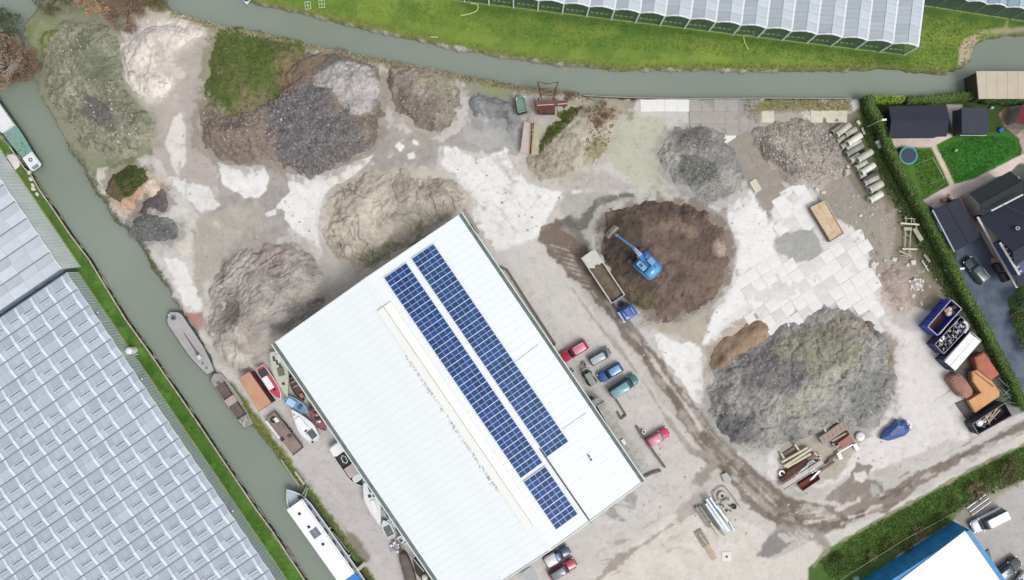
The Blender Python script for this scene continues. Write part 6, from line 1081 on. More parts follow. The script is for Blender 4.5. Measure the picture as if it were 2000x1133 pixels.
for (x, y) in ((1862, 744), (1872, 734), (1878, 772)): MB().pipe(f3(x, y, 1.6), f3(x, y, 1.85), .28, .16).build('flange', mat('flange_pale', S(196, 172, 160), .8, 0, .1, 2), t)
t, _, cc = irreg('rusty_trough', 'brick red rusty steel trough against the hedge, upper of the two', 'steel trough', [(1904, 699), (1923, 688), (1953, 731), (1936, 743), (1910, 722)], 1.5, mat('rust_brick', S(190, 122, 96), .85, 0, .1, .7, S(170, 98, 76)), rnd=False, top=.9)
t, _, cc = irreg('steel_plate_box', 'orange tan elbow shaped steel chute between tank and dark skip', 'steel chute', [(1899, 727), (1910, 722), (1938, 744), (1953, 764), (1953, 774), (1906, 806), (1893, 783), (1917, 768), (1900, 745)], 1.3, mat('rust_tangerine', S(220, 174, 122), .8, 0, .1, .5, S(208, 150, 98)), rnd=False, top=.9)
MB().beam(f3(1905, 728, 1.36), f3(1940, 755, 1.36), .1, .1).build('weld_rib', M_rustd, t)
t, _, cc = irreg('steel_sheet', 'dark greasy steel sheet lying left of the lowest skip', 'steel sheet', [(1866, 788), (1886, 780), (1904, 803), (1888, 820)], .15, mat('greasy_dark', S(98, 94, 86), .8, 0, .2, .8), rnd=False)
t = thing('tangled_frames', 'tangle of thin grey metal frames between the chute and the hedge', 'metal frame', P(1965, 775)); cc = t.location; mg_ = mat('frame_green_grey', S(120, 138, 134), .6, .2, .1, 2)
for (p, q) in (((1950, 738), (1972, 760)), ((1972, 760), (1960, 772)), ((1960, 772), (1950, 758)), ((1966, 748), (1990, 796)), ((1957, 760), (1975, 773)), ((1975, 773), (1958, 782)), ((1962, 765), (1975, 780)), ((1990, 796), (1994, 808)), ((1970, 785), (1992, 790))): MB().beam(f3(*p, 1.2), f3(*q, 1.0), .08, .08).build('bar', mg_, t)
for (p) in ((1950, 738), (1972, 760), (1990, 796), (1958, 782)): MB().beam(f3(*p, 1.1), (f3(*p, 1.1)[0], f3(*p, 1.1)[1], 0), .06, .06).build('leg', mg_, t)
# tarpaulin covered boat
pts = [(1720, 858), (1724, 848), (1732, 838), (1743, 832), (1750, 822), (1753, 819), (1760, 824), (1768, 820), (1774, 830), (1778, 841), (1768, 851), (1752, 857), (1736, 862)]
pp = [P(x, y, .8) for x, y in pts]; c = sum(pp, Vector()) / len(pp); t = thing('covered_boat', 'boat on a trailer wrapped in a creased blue tarpaulin', 'boat', (c.x, c.y, 0)); cc = c; L_ = [(p.x - c.x, p.y - c.y) for p in pp]
r0, r1, r2 = Z3(sh(L_, 1.0, 1.0), .35), [(p[0] * .96, p[1] * .96, .8 + random.uniform(-.1, .1)) for p in L_], [(p[0] * .5, p[1] * .5, 1.35 + random.uniform(-.12, .12)) for p in L_]
MB().loft([r0, r1, r2], True, True).build('tarpaulin', mat('tarp_blue', S(68, 104, 170), .5, 0, .12, .7, S(52, 78, 140)), t)
for k, (x, y) in enumerate(((1772, 823), (1776, 827), (1777, 834))): MB().box(f3(x, y, 1.0), (.5, .28, .5), 2.2).build('outboard_motor', mat('outboard_white', S(226, 222, 232), .4, 0, .1, 2), t)
wheels(t, (.4,), .7, .3, .16)
# scrap stacks ------------------------------------------------
def stack_item(t, cc, p, q, wd, h, z, m, nm='beam'):
    a_ = P(p[0], p[1], z); b_ = P(q[0], q[1], z); return MB().beam((a_.x - cc.x, a_.y - cc.y, z), (b_.x - cc.x, b_.y - cc.y, z), wd, h).build(nm, m, t)
m_cr = mat('beam_cream', S(214, 206, 180), .8, 0, .12, 1.2); m_pk = mat('girder_pink', S(206, 196, 190), .8, 0, .12, .8); m_pb = mat('panel_brown', S(142, 124, 110), .9, 0, .15, 1)
def plank_thing(name, label, cat, p, q, wd, h, z, m, group=None):
    a_, b_ = P(p[0], p[1], z), P(q[0], q[1], z); c = (a_ + b_) / 2; o = MB().beam((a_ - c)[:2] + (0,), (b_ - c)[:2] + (0,), wd, h).build(name, m); o.location = (c.x, c.y, z); tag(o, label, cat, group); return o
for k, (p, q, wd, z, lab) in enumerate((((1526, 903), (1577, 874), .35, .75, 'thin cream beam along the upper edge of the big scrap stack'), ((1531, 911), (1585, 876), .4, .85, 'long cream beam in the middle of the big scrap stack'), ((1536, 913), (1583, 886), .35, .8, 'cream beam lying just above the rusty tank in the scrap stack'))): plank_thing('steel_beam', lab, 'beam', p, q, wd, .35, z, m_cr)
for (p, q, r, z, lab, m_) in (((1536, 925), (1575, 898), .5, .5, 'rusty red cylinder tank lying in the big scrap stack', M_rustd), ((1524, 938), (1546, 922), .45, .45, 'short dark rusty cylinder at the left of the big scrap stack', M_rustd), ((1576, 898), (1590, 889), .55, .5, 'grey brown drum end at the upper right of the rusty tank', m_pb)):
    a_, b_ = P(*p, z), P(*q, z); c = (a_ + b_) / 2; t = thing('cylinder_tank', lab, 'tank', (c.x, c.y, 0)); MB().tube((a_.x - c.x, a_.y - c.y, z), (b_.x - c.x, b_.y - c.y, z), r, 14).build('shell', m_, t, False); 
    for s_ in (a_, b_): MB().tube((s_.x - c.x, s_.y - c.y, z), ((s_.x - c.x) * 1.03, (s_.y - c.y) * 1.03, z), r * .8, 12).build('end_cap', M_rustm, t)
c = P(1567, 926, .9); t = thing('steel_girder', 'long pale pinkish girder lying across the big scrap stack', 'girder', (c.x, c.y, 0)); stack_item(t, c, (1529, 951), (1607, 902), .75, .1, 1.1, m_pk, 'web'); stack_item(t, c, (1527, 947), (1604, 898), .08, .35, 1.1, m_pk, 'flange'); stack_item(t, c, (1532, 956), (1610, 906), .08, .35, 1.1, m_pk, 'flange')
for (p, q, cl) in (((1583, 917), (1588, 924), S(196, 204, 214)), ((1588, 914), (1593, 921), S(186, 196, 208))): stack_item(t, c, p, q, .35, .05, 1.2, mat('grey_blue_patch', cl, .6, .2, .1, 2), 'plate')
t, _, cc = opentop('rusty_tray', 'deep red rusty open steel box at the lower right of the scrap stack', 'steel box', [(1560, 946), (1596, 922), (1602, 936), (1568, 959)], .8, mat('rust_red', S(134, 78, 62), .9, 0, .2, 1, S(104, 54, 42)), mat('rust_red', S(134, 78, 62)), .4)
for (p, q) in (((1582, 938), (1599, 920)), ((1586, 936), (1602, 919))): MB().beam(f3(*p, 1.0), f3(*q, 1.1), .14, .12).build('pale_pipe', mw, t)
c = P(1578, 917, 1.2); t = thing('pipe_railing', 'white bent pipe railing lying on the big scrap stack', 'railing', (c.x, c.y, 0)); cc = c
MB().path([f3(1553, 927, 1.3), f3(1556, 931, 1.3), f3(1563, 921, 1.35), f3(1576, 913, 1.35), f3(1578, 905, 1.35), f3(1588, 899, 1.35), f3(1592, 903, 1.35)], .07, 6).build('rail_loop', mw, t); MB().path([f3(1563, 921, 1.35), f3(1566, 917, 1.35), f3(1590, 901, 1.35)], .06, 6).build('inner_rail', mw, t)
for k, (p, q, lab) in enumerate((((1525, 885), (1533, 898), 'short cream post at the upper left of the big scrap stack'), ((1552, 868), (1561, 880), 'short cream post above the cream beams'), ((1590, 884), (1604, 898), 'grey cross bar at the upper right of the big scrap stack'), ((1592, 896), (1603, 888), 'second grey cross bar forming an x at the stack corner'), ((1608, 848 - 14), (1614, 845), 'cream post left above the panel stack'), ((1633, 817), (1640, 828), 'cream post in the middle above the panel stack'), ((1644, 818), (1650, 824), 'thin cream post at the right above the panel stack'))): plank_thing('short_post', lab, 'post', p, q, .3, .2, .6, m_cr)
for (p, q, lab) in (((1602, 920), (1630, 902), 'dark rail sticking out to the right of the big scrap stack'), ((1604, 914), (1626, 897), 'upper dark rail sticking out to the right of the scrap stack'), ((1618, 899), (1636, 888), 'thin dark rail pointing to the white hoop frame')): plank_thing('steel_rail', lab, 'rail', p, q, .3, .25, .4, m_pb)
t, _, cc = irreg('brown_panel', 'flat brown steel panel at the upper left of the big scrap stack', 'panel', [(1526, 888), (1552, 872), (1558, 882), (1534, 898)], .3, m_pb, rnd=False)
t, _, cc = irreg('olive_panel', 'flat olive grey panel under the upper right end of the cream beams', 'panel', [(1574, 898), (1590, 888), (1600, 900), (1586, 906)], .4, mat('panel_olive', S(128, 122, 104), .9, 0, .15, 1), rnd=False)
for (x, y, r, lab) in ((1525.5, 923.5, .52, 'white ring shaped tank end at the left of the big scrap stack'),):
    t = thing('tank_end', lab, 'tank end', P(x, y)); MB().pipe((0, 0, .1), (0, 0, .45), r, r * .55).build('ring', mw, t); MB().prism([(-.2, -.25), (.25, -.1), (.2, .25), (-.1, .2)], .1, .3).build('core', M_tyre, t)
t = thing('tank_end', 'white dished tank end beside the panel stack', 'tank end', P(1678, 852)); MB().ball((0, 0, .3), .78, .5, 14, 8).build('dish', mw, t, True); MB().beam((-.3, -.1, .72), (.2, .2, .72), .05, .05).build('seam', MATS['rim_grey'], t)
t, _, cc = irreg('panel_stack', 'pale brown rectangular panel stack, topmost of the second scrap group', 'panel stack', [(1600, 855), (1647, 822), (1658, 836), (1608, 868)], .9, M_rustl, rnd=False, top=.98)
for k in range(6): MB().beam(f3(1607 + k * 8, 851 - k * 5.6, .93), f3(1612 + k * 8, 865 - k * 5.6, .93), .05, .03).build('seam', m_pb, t)
t, _, cc = irreg('panel_stack', 'pinkish rusty panel in front of the dark rusty gap of the second scrap group', 'panel', [(1636, 866), (1659, 850), (1669, 862), (1645, 877)], .7, M_rustm, rnd=False, top=.98)
t, _, cc = irreg('steel_rack', 'dark rusty frame between the two panels of the second scrap group', 'steel frame', [(1624, 866), (1656, 842), (1660, 848), (1630, 874)], .4, M_rustd, rnd=False)
for (p, q) in (((1625, 862), (1652, 846)), ((1626, 866), (1630, 872)), ((1628, 878), (1640, 869))): MB().beam(f3(*p, .7), f3(*q, .7), .22, .15).build('pale_edge', mat('beam_pale', S(196, 176, 162)), t)
t = thing('hoop_frame', 'white u shaped frame with thick ends below the second scrap group', 'frame', P(1654, 880)); cc = t.location
MB().beam(f3(1637, 884, .6), f3(1666, 868, .6), .18, .18).build('bar', mw, t); MB().beam(f3(1636, 884, .5), f3(1642, 896, .5), .6, .5).build('end_block', mw, t); MB().beam(f3(1668, 867, .5), f3(1674, 878, .5), .6, .5).build('end_block', mw, t)
# pipe stack beside the road
M_wpipe = mat('white_pipe', S(222, 232, 240), .4, .1, .1, 1.0, stretch=(.3, 1, 1))
for k, (p, q, r, z, lab) in enumerate((((1379, 974), (1423, 1037), .26, 1.0, 'upper long white pipe on top of the roadside pipe stack'), ((1382, 979), (1420, 1038), .26, .9, 'second long white pipe from the top of the roadside stack'), ((1378, 983), (1414, 1036), .24, .7, 'third long white pipe, lower left of the roadside stack'), ((1386, 971), (1400, 992), .2, 1.0, 'short white pipe beside the flange disc'), ((1398, 987), (1421, 1018), .3, .6, 'grey white pipe under the right side of the stack'), ((1424, 1018), (1434, 1037), .15, .3, 'thin cream pipe at the lower right of the stack'))):
    a_, b_ = P(*p, z), P(*q, z); c = (a_ + b_) / 2; o = MB().pipe((a_ - c)[:2] + (0,), (b_ - c)[:2] + (0,), r, r * .85, 12).build('steel_pipe', M_wpipe); o.location = (c.x, c.y, z); tag(o, lab, 'pipe')
m_gp = mat('plank_grey', S(152, 150, 142), .9, 0, .15, 1.2, stretch=(.4, 1, 1))
for k, (p, q, wd, z, m_, lab) in enumerate((((1359, 990), (1386, 1030), .55, .35, m_gp, 'wide grey plank at the outer left of the roadside stack'), ((1366, 988), (1394, 1030), .4, .4, m_gp, 'second grey plank from the left in the roadside stack'), ((1372, 987), (1404, 1034), .3, .45, mat('plank_dark', S(104, 104, 98), .9, 0, .15, 1.2), 'dark grey plank left of the white pipes'), ((1387, 1020), (1407, 1050), .28, .55, m_cr, 'cream beam at the lower end of the roadside stack'), ((1396, 1022), (1415, 1046), .25, .4, m_gp, 'grey plank between cream beam and white pipes'), ((1406, 981), (1424, 972), .22, .7, m_gp, 'grey cross beam below the flange disc'), ((1410, 992), (1428, 1014), .12, .8, m_cr, 'thin pale bar right of the white pipes'))): plank_thing('timber_plank', lab, 'plank', p, q, wd, .22, z, m_)
t = thing('flange_disc', 'pale round flange disc with a black centre inside the hoop', 'flange', P(1409, 967)); MB().pipe((0, 0, .2), (0, 0, .45), .7, .24, 18).build('disc', mat('flange_cream', S(196, 192, 180), .8, 0, .1, 2), t); MB().tube((0, 0, .2), (0, 0, .25), .24, 12).build('core', M_tyre, t)
t = thing('old_tyre', 'dark tyre at the right end of the hoop enclosure', 'tyre', P(1433, 989)); MB().pipe((0, 0, .02), (0, 0, .25), .42, .2, 16).build('tread', M_tyre, t)
t = thing('steel_hoop', 'long thin steel hoop lying round the flange disc and tyre', 'hoop', P(1420, 970)); cc = t.location; MB().path([f3(1396, 976, .3), f3(1392, 964, .3), f3(1399, 955, .3), f3(1408, 950, .3), f3(1416, 951, .3), f3(1424, 960, .3), f3(1436, 976, .3), f3(1445, 990, .3)], .09, 6).build('hoop', mat('hoop_taupe', S(176, 166, 156), .8, .1, .1, 2), t)
for k in range(14):
    x, y = 1396 + (k % 5) * 9 + random.random() * 3, 974 + (k // 5) * 12 + random.random() * 4; plank_thing('scrap_bit', '%s scrap bit inside the hoop, %s in the %s row' % (('dark', 'grey', 'black')[k % 3], ('first', 'second', 'third', 'fourth', 'last')[k % 5], ('upper', 'middle', 'lower')[k // 5]), 'scrap', (x, y), (x + random.uniform(-7, 7), y + random.uniform(-7, 7)), .18, .15, .2, (MATS['machine_dark'], m_gp, M_dark)[k % 3], 'scrap bits inside the hoop')
t, _, cc = irreg('pallet', 'grey wooden pallet lying left below the roadside stack', 'pallet', [(1355, 1040), (1369, 1032), (1386, 1062), (1374, 1070)], .18, mat('pallet_grey', S(160, 152, 138), .9, 0, .15, 1), rnd=False)
for k in range(5): MB().beam(f3(1358 + k * 4, 1043 + k * 6.4, .2), f3(1369 + k * 4, 1036 + k * 6.4, .2), .28, .05).build('board', m_gp, t)
plank_thing('timber_plank', 'tan timber board at the lower end of the grey pallet', 'plank', (1380, 1066), (1396, 1092), .9, .15, .12, mat('board_tan', S(200, 174, 150), .9, 0, .1, 1)); plank_thing('timber_plank', 'narrow grey bar lying on the pallet and tan board', 'plank', (1365, 1042), (1398, 1088), .14, .12, .3, m_cr)
t = thing('drain_cover', 'white square concrete manhole with a dark round hole in the lower yard', 'manhole', P(1419, 1087)); MB().prism(rr(-.75, .75, -.75, .75, .1), 0, .07).build('slab', mat('manhole_white', S(234, 230, 226), .8, 0, .05, 1), t); MB().tube((0, 0, .071), (0, 0, .09), .24, 14).build('lid', mat('manhole_lid', S(120, 118, 114), .7, .2, .1, 2), t)
t, _, cc = irreg('concrete_block', 'light grey concrete block at the edge of the haul road', 'block', [(1409, 928), (1419, 923), (1430, 936), (1424, 946), (1415, 942)], .5, mat('block_grey', S(190, 186, 180), .9, 0, .08, 2), rnd=False, top=.95)
# conveyor / hopper at the canal
zc = 1.0; M_crust = mat('conveyor_rust', S(110, 76, 66), .9, 0, .15, 1.2, S(84, 54, 46))
t = thing('hopper_conveyor', 'rusty hopper and conveyor with a trapezoid frame reaching over the canal', 'conveyor', P(1066, 200)); cc = t.location
for (p, q, z0, z1, wd) in (((1050, 160), (1057, 192), 3.2, 2.0, .22), ((1090, 160), (1080, 192), 3.2, 2.0, .22)): MB().beam(f3(*p, z0), f3(*q, z1), wd, .2).build('frame_arm', M_crust, t)
for (p, q) in (((1050, 160), (1070, 164)), ((1070, 164), (1090, 160)), ((1053, 175), (1070, 172)), ((1070, 172), (1087, 172)), ((1054, 172), (1084, 184)), ((1086, 174), (1056, 186)), ((1057, 186), (1080, 186))): MB().beam(f3(*p, 2.9), f3(*q, 2.7), .09, .09).build('frame_brace', M_crust, t)
MB().beam(f3(1046, 202, 2.0), f3(1108, 202, 2.0), .8, .5).build('feed_belt', mat('belt_rust', S(120, 84, 76), .9, 0, .15, 1), t)
MB().beam(f3(1049, 206, 2.35), f3(1082, 204, 2.35), .14, .14).build('pale_rail', mat('rail_salmon', S(206, 172, 152), .8, 0, .1, 1), t); MB().beam(f3(1089, 204, 2.35), f3(1108, 202, 2.35), .18, .14).build('pale_rail', MATS['rail_salmon'], t)
for (x, y) in ((1052, 192), (1083, 192), (1052, 214), (1083, 214), (1104, 204)): p = f3(x, y, 2.0); MB().beam(p, (p[0], p[1], 0), .2, .2).build('leg', M_crust, t)
MB().box(f3(1068, 214, 1.2), (2.6, 1.4, 1.4)).build('hopper_box', M_rustd, t)
for k in range(7): MB().beam(f3(1044 + k * 7, 192, 1.6), f3(1044 + k * 7 + 3, 225, 1.4), .09, .09).build('cross_member', M_crust, t)
for k in range(10): MB().beam(f3(1040 + random.random() * 20, 196 + random.random() * 30, 1.0 + .1 * k), f3(1036 + random.random() * 22, 205 + random.random() * 28, 1.0), .07, .07).build('loose_rod', mat('rod_tan', S(162, 128, 104), .9, 0, .2, 2), t)
for (poly, m_, lab) in (([(1024, 238), (1037, 241), (1033, 300), (1016, 298)], mat('chute_pink', S(196, 182, 176), .8, 0, .08, .6), 'chute_plate'), ([(1043, 243), (1055, 243), (1051, 301), (1038, 302)], mat('chute_tan', S(186, 176, 148), .8, 0, .08, .6), 'chute_plate')):
    q = [f3(x, y, 1.2) for x, y in poly]; MB().loft([q, [(p[0], p[1], 1.32) for p in q]]).build(lab, m_, t)
MB().loft([[f3(1037, 240, .5), f3(1043, 240, .5), f3(1038, 300, .5), f3(1033, 300, .5)], [f3(1037, 240, .6), f3(1043, 240, .6), f3(1038, 300, .6), f3(1033, 300, .6)]]).build('belt', mat('belt_black', S(44, 38, 34), .9, 0, .1, 1), t)
for (a_, b_) in (((1039, 218), (1034, 300)), ((1042, 218), (1038, 300))): MB().beam(f3(*a_, 1.5), f3(*b_, 1.4), .1, .12).build('belt_rail', mat('rail_beige', S(180, 156, 130), .8, 0, .1, 1), t)
for y in (228, 254, 262, 285): MB().beam(f3(1036, y, 1.45), f3(1042, y, 1.45), .08, .08).build('roller_bracket', MATS['rail_beige'], t)
pts = [(1007, 191), (1024, 187), (1030, 216), (1012, 221)]; t, LK, cc = opentop('water_container', 'green grey open steel tank beside the rusty conveyor', 'tank', pts, 1.6, mat('tank_green', S(58, 74, 64), .7, 0, .15, 1), mat('tank_water', S(120, 150, 136), .5, 0, .15, .8), .25, m_rim=mat('tank_rim', S(160, 176, 168), .7, 0, .1, 1))
for (x, y) in ((1009, 193), (1023, 189)): MB().ball(f3(x, y, 1.75), .13, 1, 8, 5).build('corner_float', mw, t)
# ------------------------------------------------------------------ concrete slabs of the yards (two metre stelcon plates)
slab_w = mat('slab_white', S(236, 234, 231), .9, 0, .05, .5, bump=.08); slab_w2 = mat('slab_pale', S(222, 219, 215), .9, 0, .07, .5); slab_g = mat('slab_grey', S(172, 166, 160), .9, 0, .07, .5); slab_y = mat('slab_cream', S(216, 210, 190), .9, 0, .08, .5)
slab_m2 = mat('slab_mud', S(158, 150, 139), .9, 0, .08, .6)
def slab_mesh(m, s_=1.98):
    o = rr(-s_ / 2, s_ / 2, -s_ / 2, s_ / 2, .05, 1); mb = MB(); mb.loft([Z3(o, -.12), Z3(o, .02), Z3(sh(o, .985, .985), .03)], False, True); me = bpy.data.meshes.new('concrete_slab'); me.from_pydata(mb.v, [], mb.f); me.materials.append(m); return me
SM = {m.name: slab_mesh(m) for m in (slab_w, slab_w2, slab_g, slab_y, slab_m2)}
def inside(px, py, poly):
    r_ = False; n = len(poly)
    for i in range(n):
        a, b_ = poly[i], poly[(i + 1) % n]
        if (a[1] > py) != (b_[1] > py) and px < (b_[0] - a[0]) * (py - a[1]) / (b_[1] - a[1]) + a[0]: r_ = not r_
    return r_
def slab_field(name, label_kind, poly, org, ang, pick, skip=(), step=2.0, jig=.012, holes=()):
    t = bpy.data.objects.new(name, None); COL.objects.link(t); t['kind'] = 'structure'; o = P(*org); t.location = (o.x, o.y, 0); ca, sa = math.cos(ang), math.sin(ang); n = 0
    for i in range(-22, 23):
        for j in range(-22, 23):
            x, y = (i * ca - j * sa) * step, (i * sa + j * ca) * step; px, py = 1000 + (o.x + x) * SC, 566.5 - (o.y + y) * SC
            if not inside(px, py, poly) or any(inside(px, py, h) for h in holes): continue
            m = pick(px, py)
            if m is None: continue
            ob = bpy.data.objects.new('concrete_slab', SM[m.name]); COL.objects.link(ob); ob.parent = t; ob.location = (x + random.uniform(-.03, .03), y + random.uniform(-.03, .03), random.uniform(-.035, .03)); ob.rotation_euler = (random.uniform(-jig, jig), random.uniform(-jig, jig), ang + random.uniform(-jig, jig) * 1.5); n += 1
    return t
MAIN = [(1512, 365), (1563, 348), (1587, 385), (1600, 412), (1625, 475), (1668, 446), (1704, 505), (1690, 520), (1742, 614), (1712, 640), (1680, 606), (1600, 600), (1560, 625), (1528, 660), (1475, 640), (1436, 552), (1462, 538), (1530, 500), (1512, 475), (1500, 440), (1525, 420), (1508, 385)]
PUD = [(1508, 470), (1548, 452), (1585, 442), (1606, 476), (1610, 492), (1580, 512), (1550, 525), (1535, 505)]
rs = random.Random(5)
slab_field('slab_yard', '', MAIN, (1540, 380), math.radians(32.5), lambda x, y: slab_w if rs.random() < .85 else slab_w2, holes=[PUD])
slab_field('slab_yard', '', [(1690, 614), (1740, 620), (1790, 660), (1830, 720), (1885, 800), (1880, 850), (1780, 880), (1700, 860), (1755, 790), (1755, 700)], (1745, 650), math.radians(32.5), lambda x, y: slab_w2 if rs.random() < .16 else None, jig=.006)
slab_field('grey_paving', '', [(1345, 194), (1452, 194), (1452, 222), (1478, 222), (1478, 262), (1440, 272), (1400, 268), (1345, 232)], (1358, 206), 0, lambda x, y: slab_g)
slab_field('white_paving', '', [(1262, 193), (1345, 193), (1345, 232), (1262, 215)], (1334, 206), 0, lambda x, y: slab_w)
slab_field('cream_paving', '', [(1488, 216), (1662, 216), (1656, 236), (1630, 228), (1600, 246), (1575, 232), (1545, 222), (1520, 232), (1490, 246)], (1500, 228), 0, lambda x, y: slab_y)
slab_field('cream_paving', '', [(1388, 268), (1440, 256), (1450, 268), (1424, 282), (1400, 284)], (1402, 275), 0, lambda x, y: slab_w)
slab_field('muddy_paving', '', [(1428, 286), (1464, 256), (1485, 290), (1508, 330), (1540, 372), (1508, 392), (1500, 410), (1528, 420), (1510, 432), (1470, 372), (1455, 330)], (1470, 290), math.radians(32.5), lambda x, y: slab_m2, jig=.006)
slab_field('muddy_paving', '', [(1598, 385), (1640, 345), (1700, 400), (1700, 430), (1665, 448), (1650, 440), (1620, 395)], (1620, 395), math.radians(32.5), lambda x, y: slab_m2 if rs.random() < .6 else None, jig=.006)
c, a, L = fr((1469, 352), (1482, 374), .1); o = MB().loft([Z3(rr(-1.05, 1.05, -.62, .62, .18, 3), 0), Z3(rr(-1.05, 1.05, -.62, .62, .18, 3), .16), Z3(rr(-1.0, 1.0, -.57, .57, .18, 3), .19)]).build('loose_slab', slab_y); o.location = (c.x, c.y, 0.02); o.rotation_euler = (0, 0, a); tag(o, 'single cream concrete slab lying alone on muddy plates by the grey gravel heap', 'slab')
t, LK, cc = opentop('steel_pontoon', 'big steel box filled with rusty orange sand in the slab yard', 'steel box', [(1582, 405), (1612, 391), (1649, 456), (1623, 472)], 1.1, mat('pontoon_side', S(150, 136, 116), .85, 0, .2, .8), mat('pontoon_fill', S(224, 212, 190), .9, 0, .1, 1.6, S(196, 160, 116), bump=.4, bscale=4), .12, m_rim=mat('pontoon_rim', S(210, 202, 186), .7, 0, .1, 1.5))
# ------------------------------------------------------------------ concrete pipes
PIP = [((1625, 260), (1646, 246), .48, 0, 'S', 'weathered pipe at the far upper left end of the concrete pipe stack'), ((1633, 264), (1659, 244), .5, .55, 'L', 'pale pipe lying topmost at the upper end of the pipe stack'), ((1650, 264), (1671, 252), .5, .1, 'M', 'second pale pipe from the upper end of the pipe stack'), ((1634, 277), (1650, 266), .42, 0, 'S', 'low mottled pipe tucked under the upper end of the stack'), ((1655, 281), (1681, 264), .52, .6, 'W', 'bright white pipe lying on top in the upper half of the stack'), ((1642, 288), (1658, 278), .45, 0, 'M', 'short grey pipe end below the bright white pipe'), ((1652, 291), (1680, 275), .42, .1, 'L', 'thin pale pipe just under the bright white pipe'), ((1652, 302), (1684, 284), .5, .2, 'G', 'darker grey ribbed pipe in the middle of the stack'), ((1660, 314), (1678, 303), .5, 0, 'L', 'pipe with open oval end left of the big cream pipe'), ((1674, 313), (1702, 296), .55, .6, 'L', 'big cream pipe on top in the middle of the pipe stack'), ((1671, 329), (1692, 317), .5, 0, 'L', 'pipe under the big cream pipe, open end to the left'), ((1682, 338), (1707, 322), .5, .6, 'W', 'white pipe on top just above the black pipe'), ((1678, 345), (1690, 340), .42, 0, 'M', 'short pipe end sticking out left of the black pipe'), ((1684, 352), (1712, 337), .38, .1, 'D', 'the only black pipe of the concrete pipe stack'), ((1687, 359), (1714, 346), .48, 0, 'M', 'grey pipe right below the black pipe'), ((1697, 372), (1722, 358), .62, 0, 'L', 'widest grey white pipe, second from the lower end'), ((1698, 392), (1722, 378), .55, 0, 'W', 'clean white pipe lying by itself at the lower end of the row')]
pm_ = dict(S=mat('pipe_stained', S(186, 180, 164), .9, 0, .15, 1.2), L=mat('pipe_light', S(208, 206, 192), .85, 0, .1, 1), M=mat('pipe_mid', S(188, 188, 178), .9, 0, .12, 1), W=mat('pipe_white', S(236, 236, 226), .8, 0, .05, 1), G=mat('pipe_grey', S(158, 160, 150), .9, 0, .12, 1), D=mat('pipe_black', S(84, 84, 80), .8, 0, .15, 1))
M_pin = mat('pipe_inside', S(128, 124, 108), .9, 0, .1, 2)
for (p, q, r, z, k, lab) in PIP:
    zz = z + r + .02; a_, b_ = P(*p, zz), P(*q, zz); c = (a_ + b_) / 2; t = thing('concrete_pipe', lab, 'pipe', (c.x, c.y, 0), 0, 'concrete sewer pipes stacked by the hedge'); d = (b_ - a_); A_, B_ = (a_ - c), (b_ - c); A_.z = B_.z = zz; dn = d.normalized()
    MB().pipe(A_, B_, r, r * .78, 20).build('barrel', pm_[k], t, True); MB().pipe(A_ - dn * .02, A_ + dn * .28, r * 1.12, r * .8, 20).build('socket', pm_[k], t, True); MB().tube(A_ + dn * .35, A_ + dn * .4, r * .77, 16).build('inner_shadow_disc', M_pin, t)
def rock(px, py, s_, lab, m=None, name='concrete_lump', cat='rubble', z=0, group=None, hh=.6):
    p = P(px, py); k = random.randint(7, 9); mb = MB(); ps = [(math.cos(6.283 * i / k + random.uniform(-.25, .25)) * s_ * random.uniform(.38, .6), math.sin(6.283 * i / k + random.uniform(-.25, .25)) * s_ * random.uniform(.3, .5)) for i in range(k)]
    h = s_ * hh * .6; mb.loft([Z3(sh(ps, .9, .9), -.1), [(x, y, h * random.uniform(.4, .6)) for x, y in ps], [(x * .6, y * .6, h * random.uniform(.85, 1.1)) for x, y in ps]]); o = mb.build(name, m or mat('concrete_rubble', S(222, 216, 208), .9, 0, .08, 2)); o.location = (p.x, p.y, max(0, ground_z(p.x, p.y)) + z); o.rotation_euler = (0, 0, random.random() * 6); tag(o, lab, cat, group); return o
rock(1652, 337, 1.8, 'largest broken concrete lump beside the rubble heap and pipes', mat('rubble_grey', S(196, 192, 182), .9, 0, .12, 1.5)); rock(1655, 326, .8, 'small white lump on the upper side of the largest concrete lump'); rock(1632, 338, .95, 'pale angular lump left of the largest concrete lump'); rock(1638, 328, .7, 'small pale lump above the two by the rubble heap')
for (x, y, s_, lab) in ((1594, 370, .9, 'pale boulder between slab yard and rubble heap, left'), (1607, 376, .85, 'pale boulder between slab yard and rubble heap, right'), (1702, 386, .8, 'lone white shard below the widest pipe'), (1680, 421, .7, 'lone white shard right of the sand filled box'), (1703, 419, .5, 'thin pale chip among the tyre tracks'), (1671, 433, .45, 'small pale stone beside the slab corner'), (1703, 518, 1.4, 'big white concrete chunk at the slab yard edge above the pink heap'), (1713, 515, .6, 'small white chunk touching the big one above the pink heap'), (1728, 509, .5, 'small white stone between the two chunk groups'), (1746, 506, 1.0, 'white chunk above the pink rubble heap, centre'), (1715, 537, .7, 'white chunk at the left foot of the pink rubble heap'), (1772, 517, .8, 'rounded pale block left of the square one above the stone pile'), (1759, 602, .7, 'pale boulder below the pink rubble heap'), (1782, 577, .9, 'square pale block below the stone pile')): rock(x, y, s_, lab)
p = P(1781, 513); o = MB().box((0, 0, .25), (.75, .75, .5), .1).build('concrete_block', mat('concrete_rubble', S(222, 216, 208))); o.location = p; tag(o, 'square white concrete block above the stone pile', 'block')
p = P(1715, 282); t = thing('concrete_block', 'light concrete block with a groove between the pipes and the hedge', 'block', p, math.radians(-60)); MB().box((-.35, 0, .3), (.62, .9, .6)).build('half', pm_['L'], t); MB().box((.35, 0, .3), (.62, .9, .55)).build('half', pm_['M'], t)
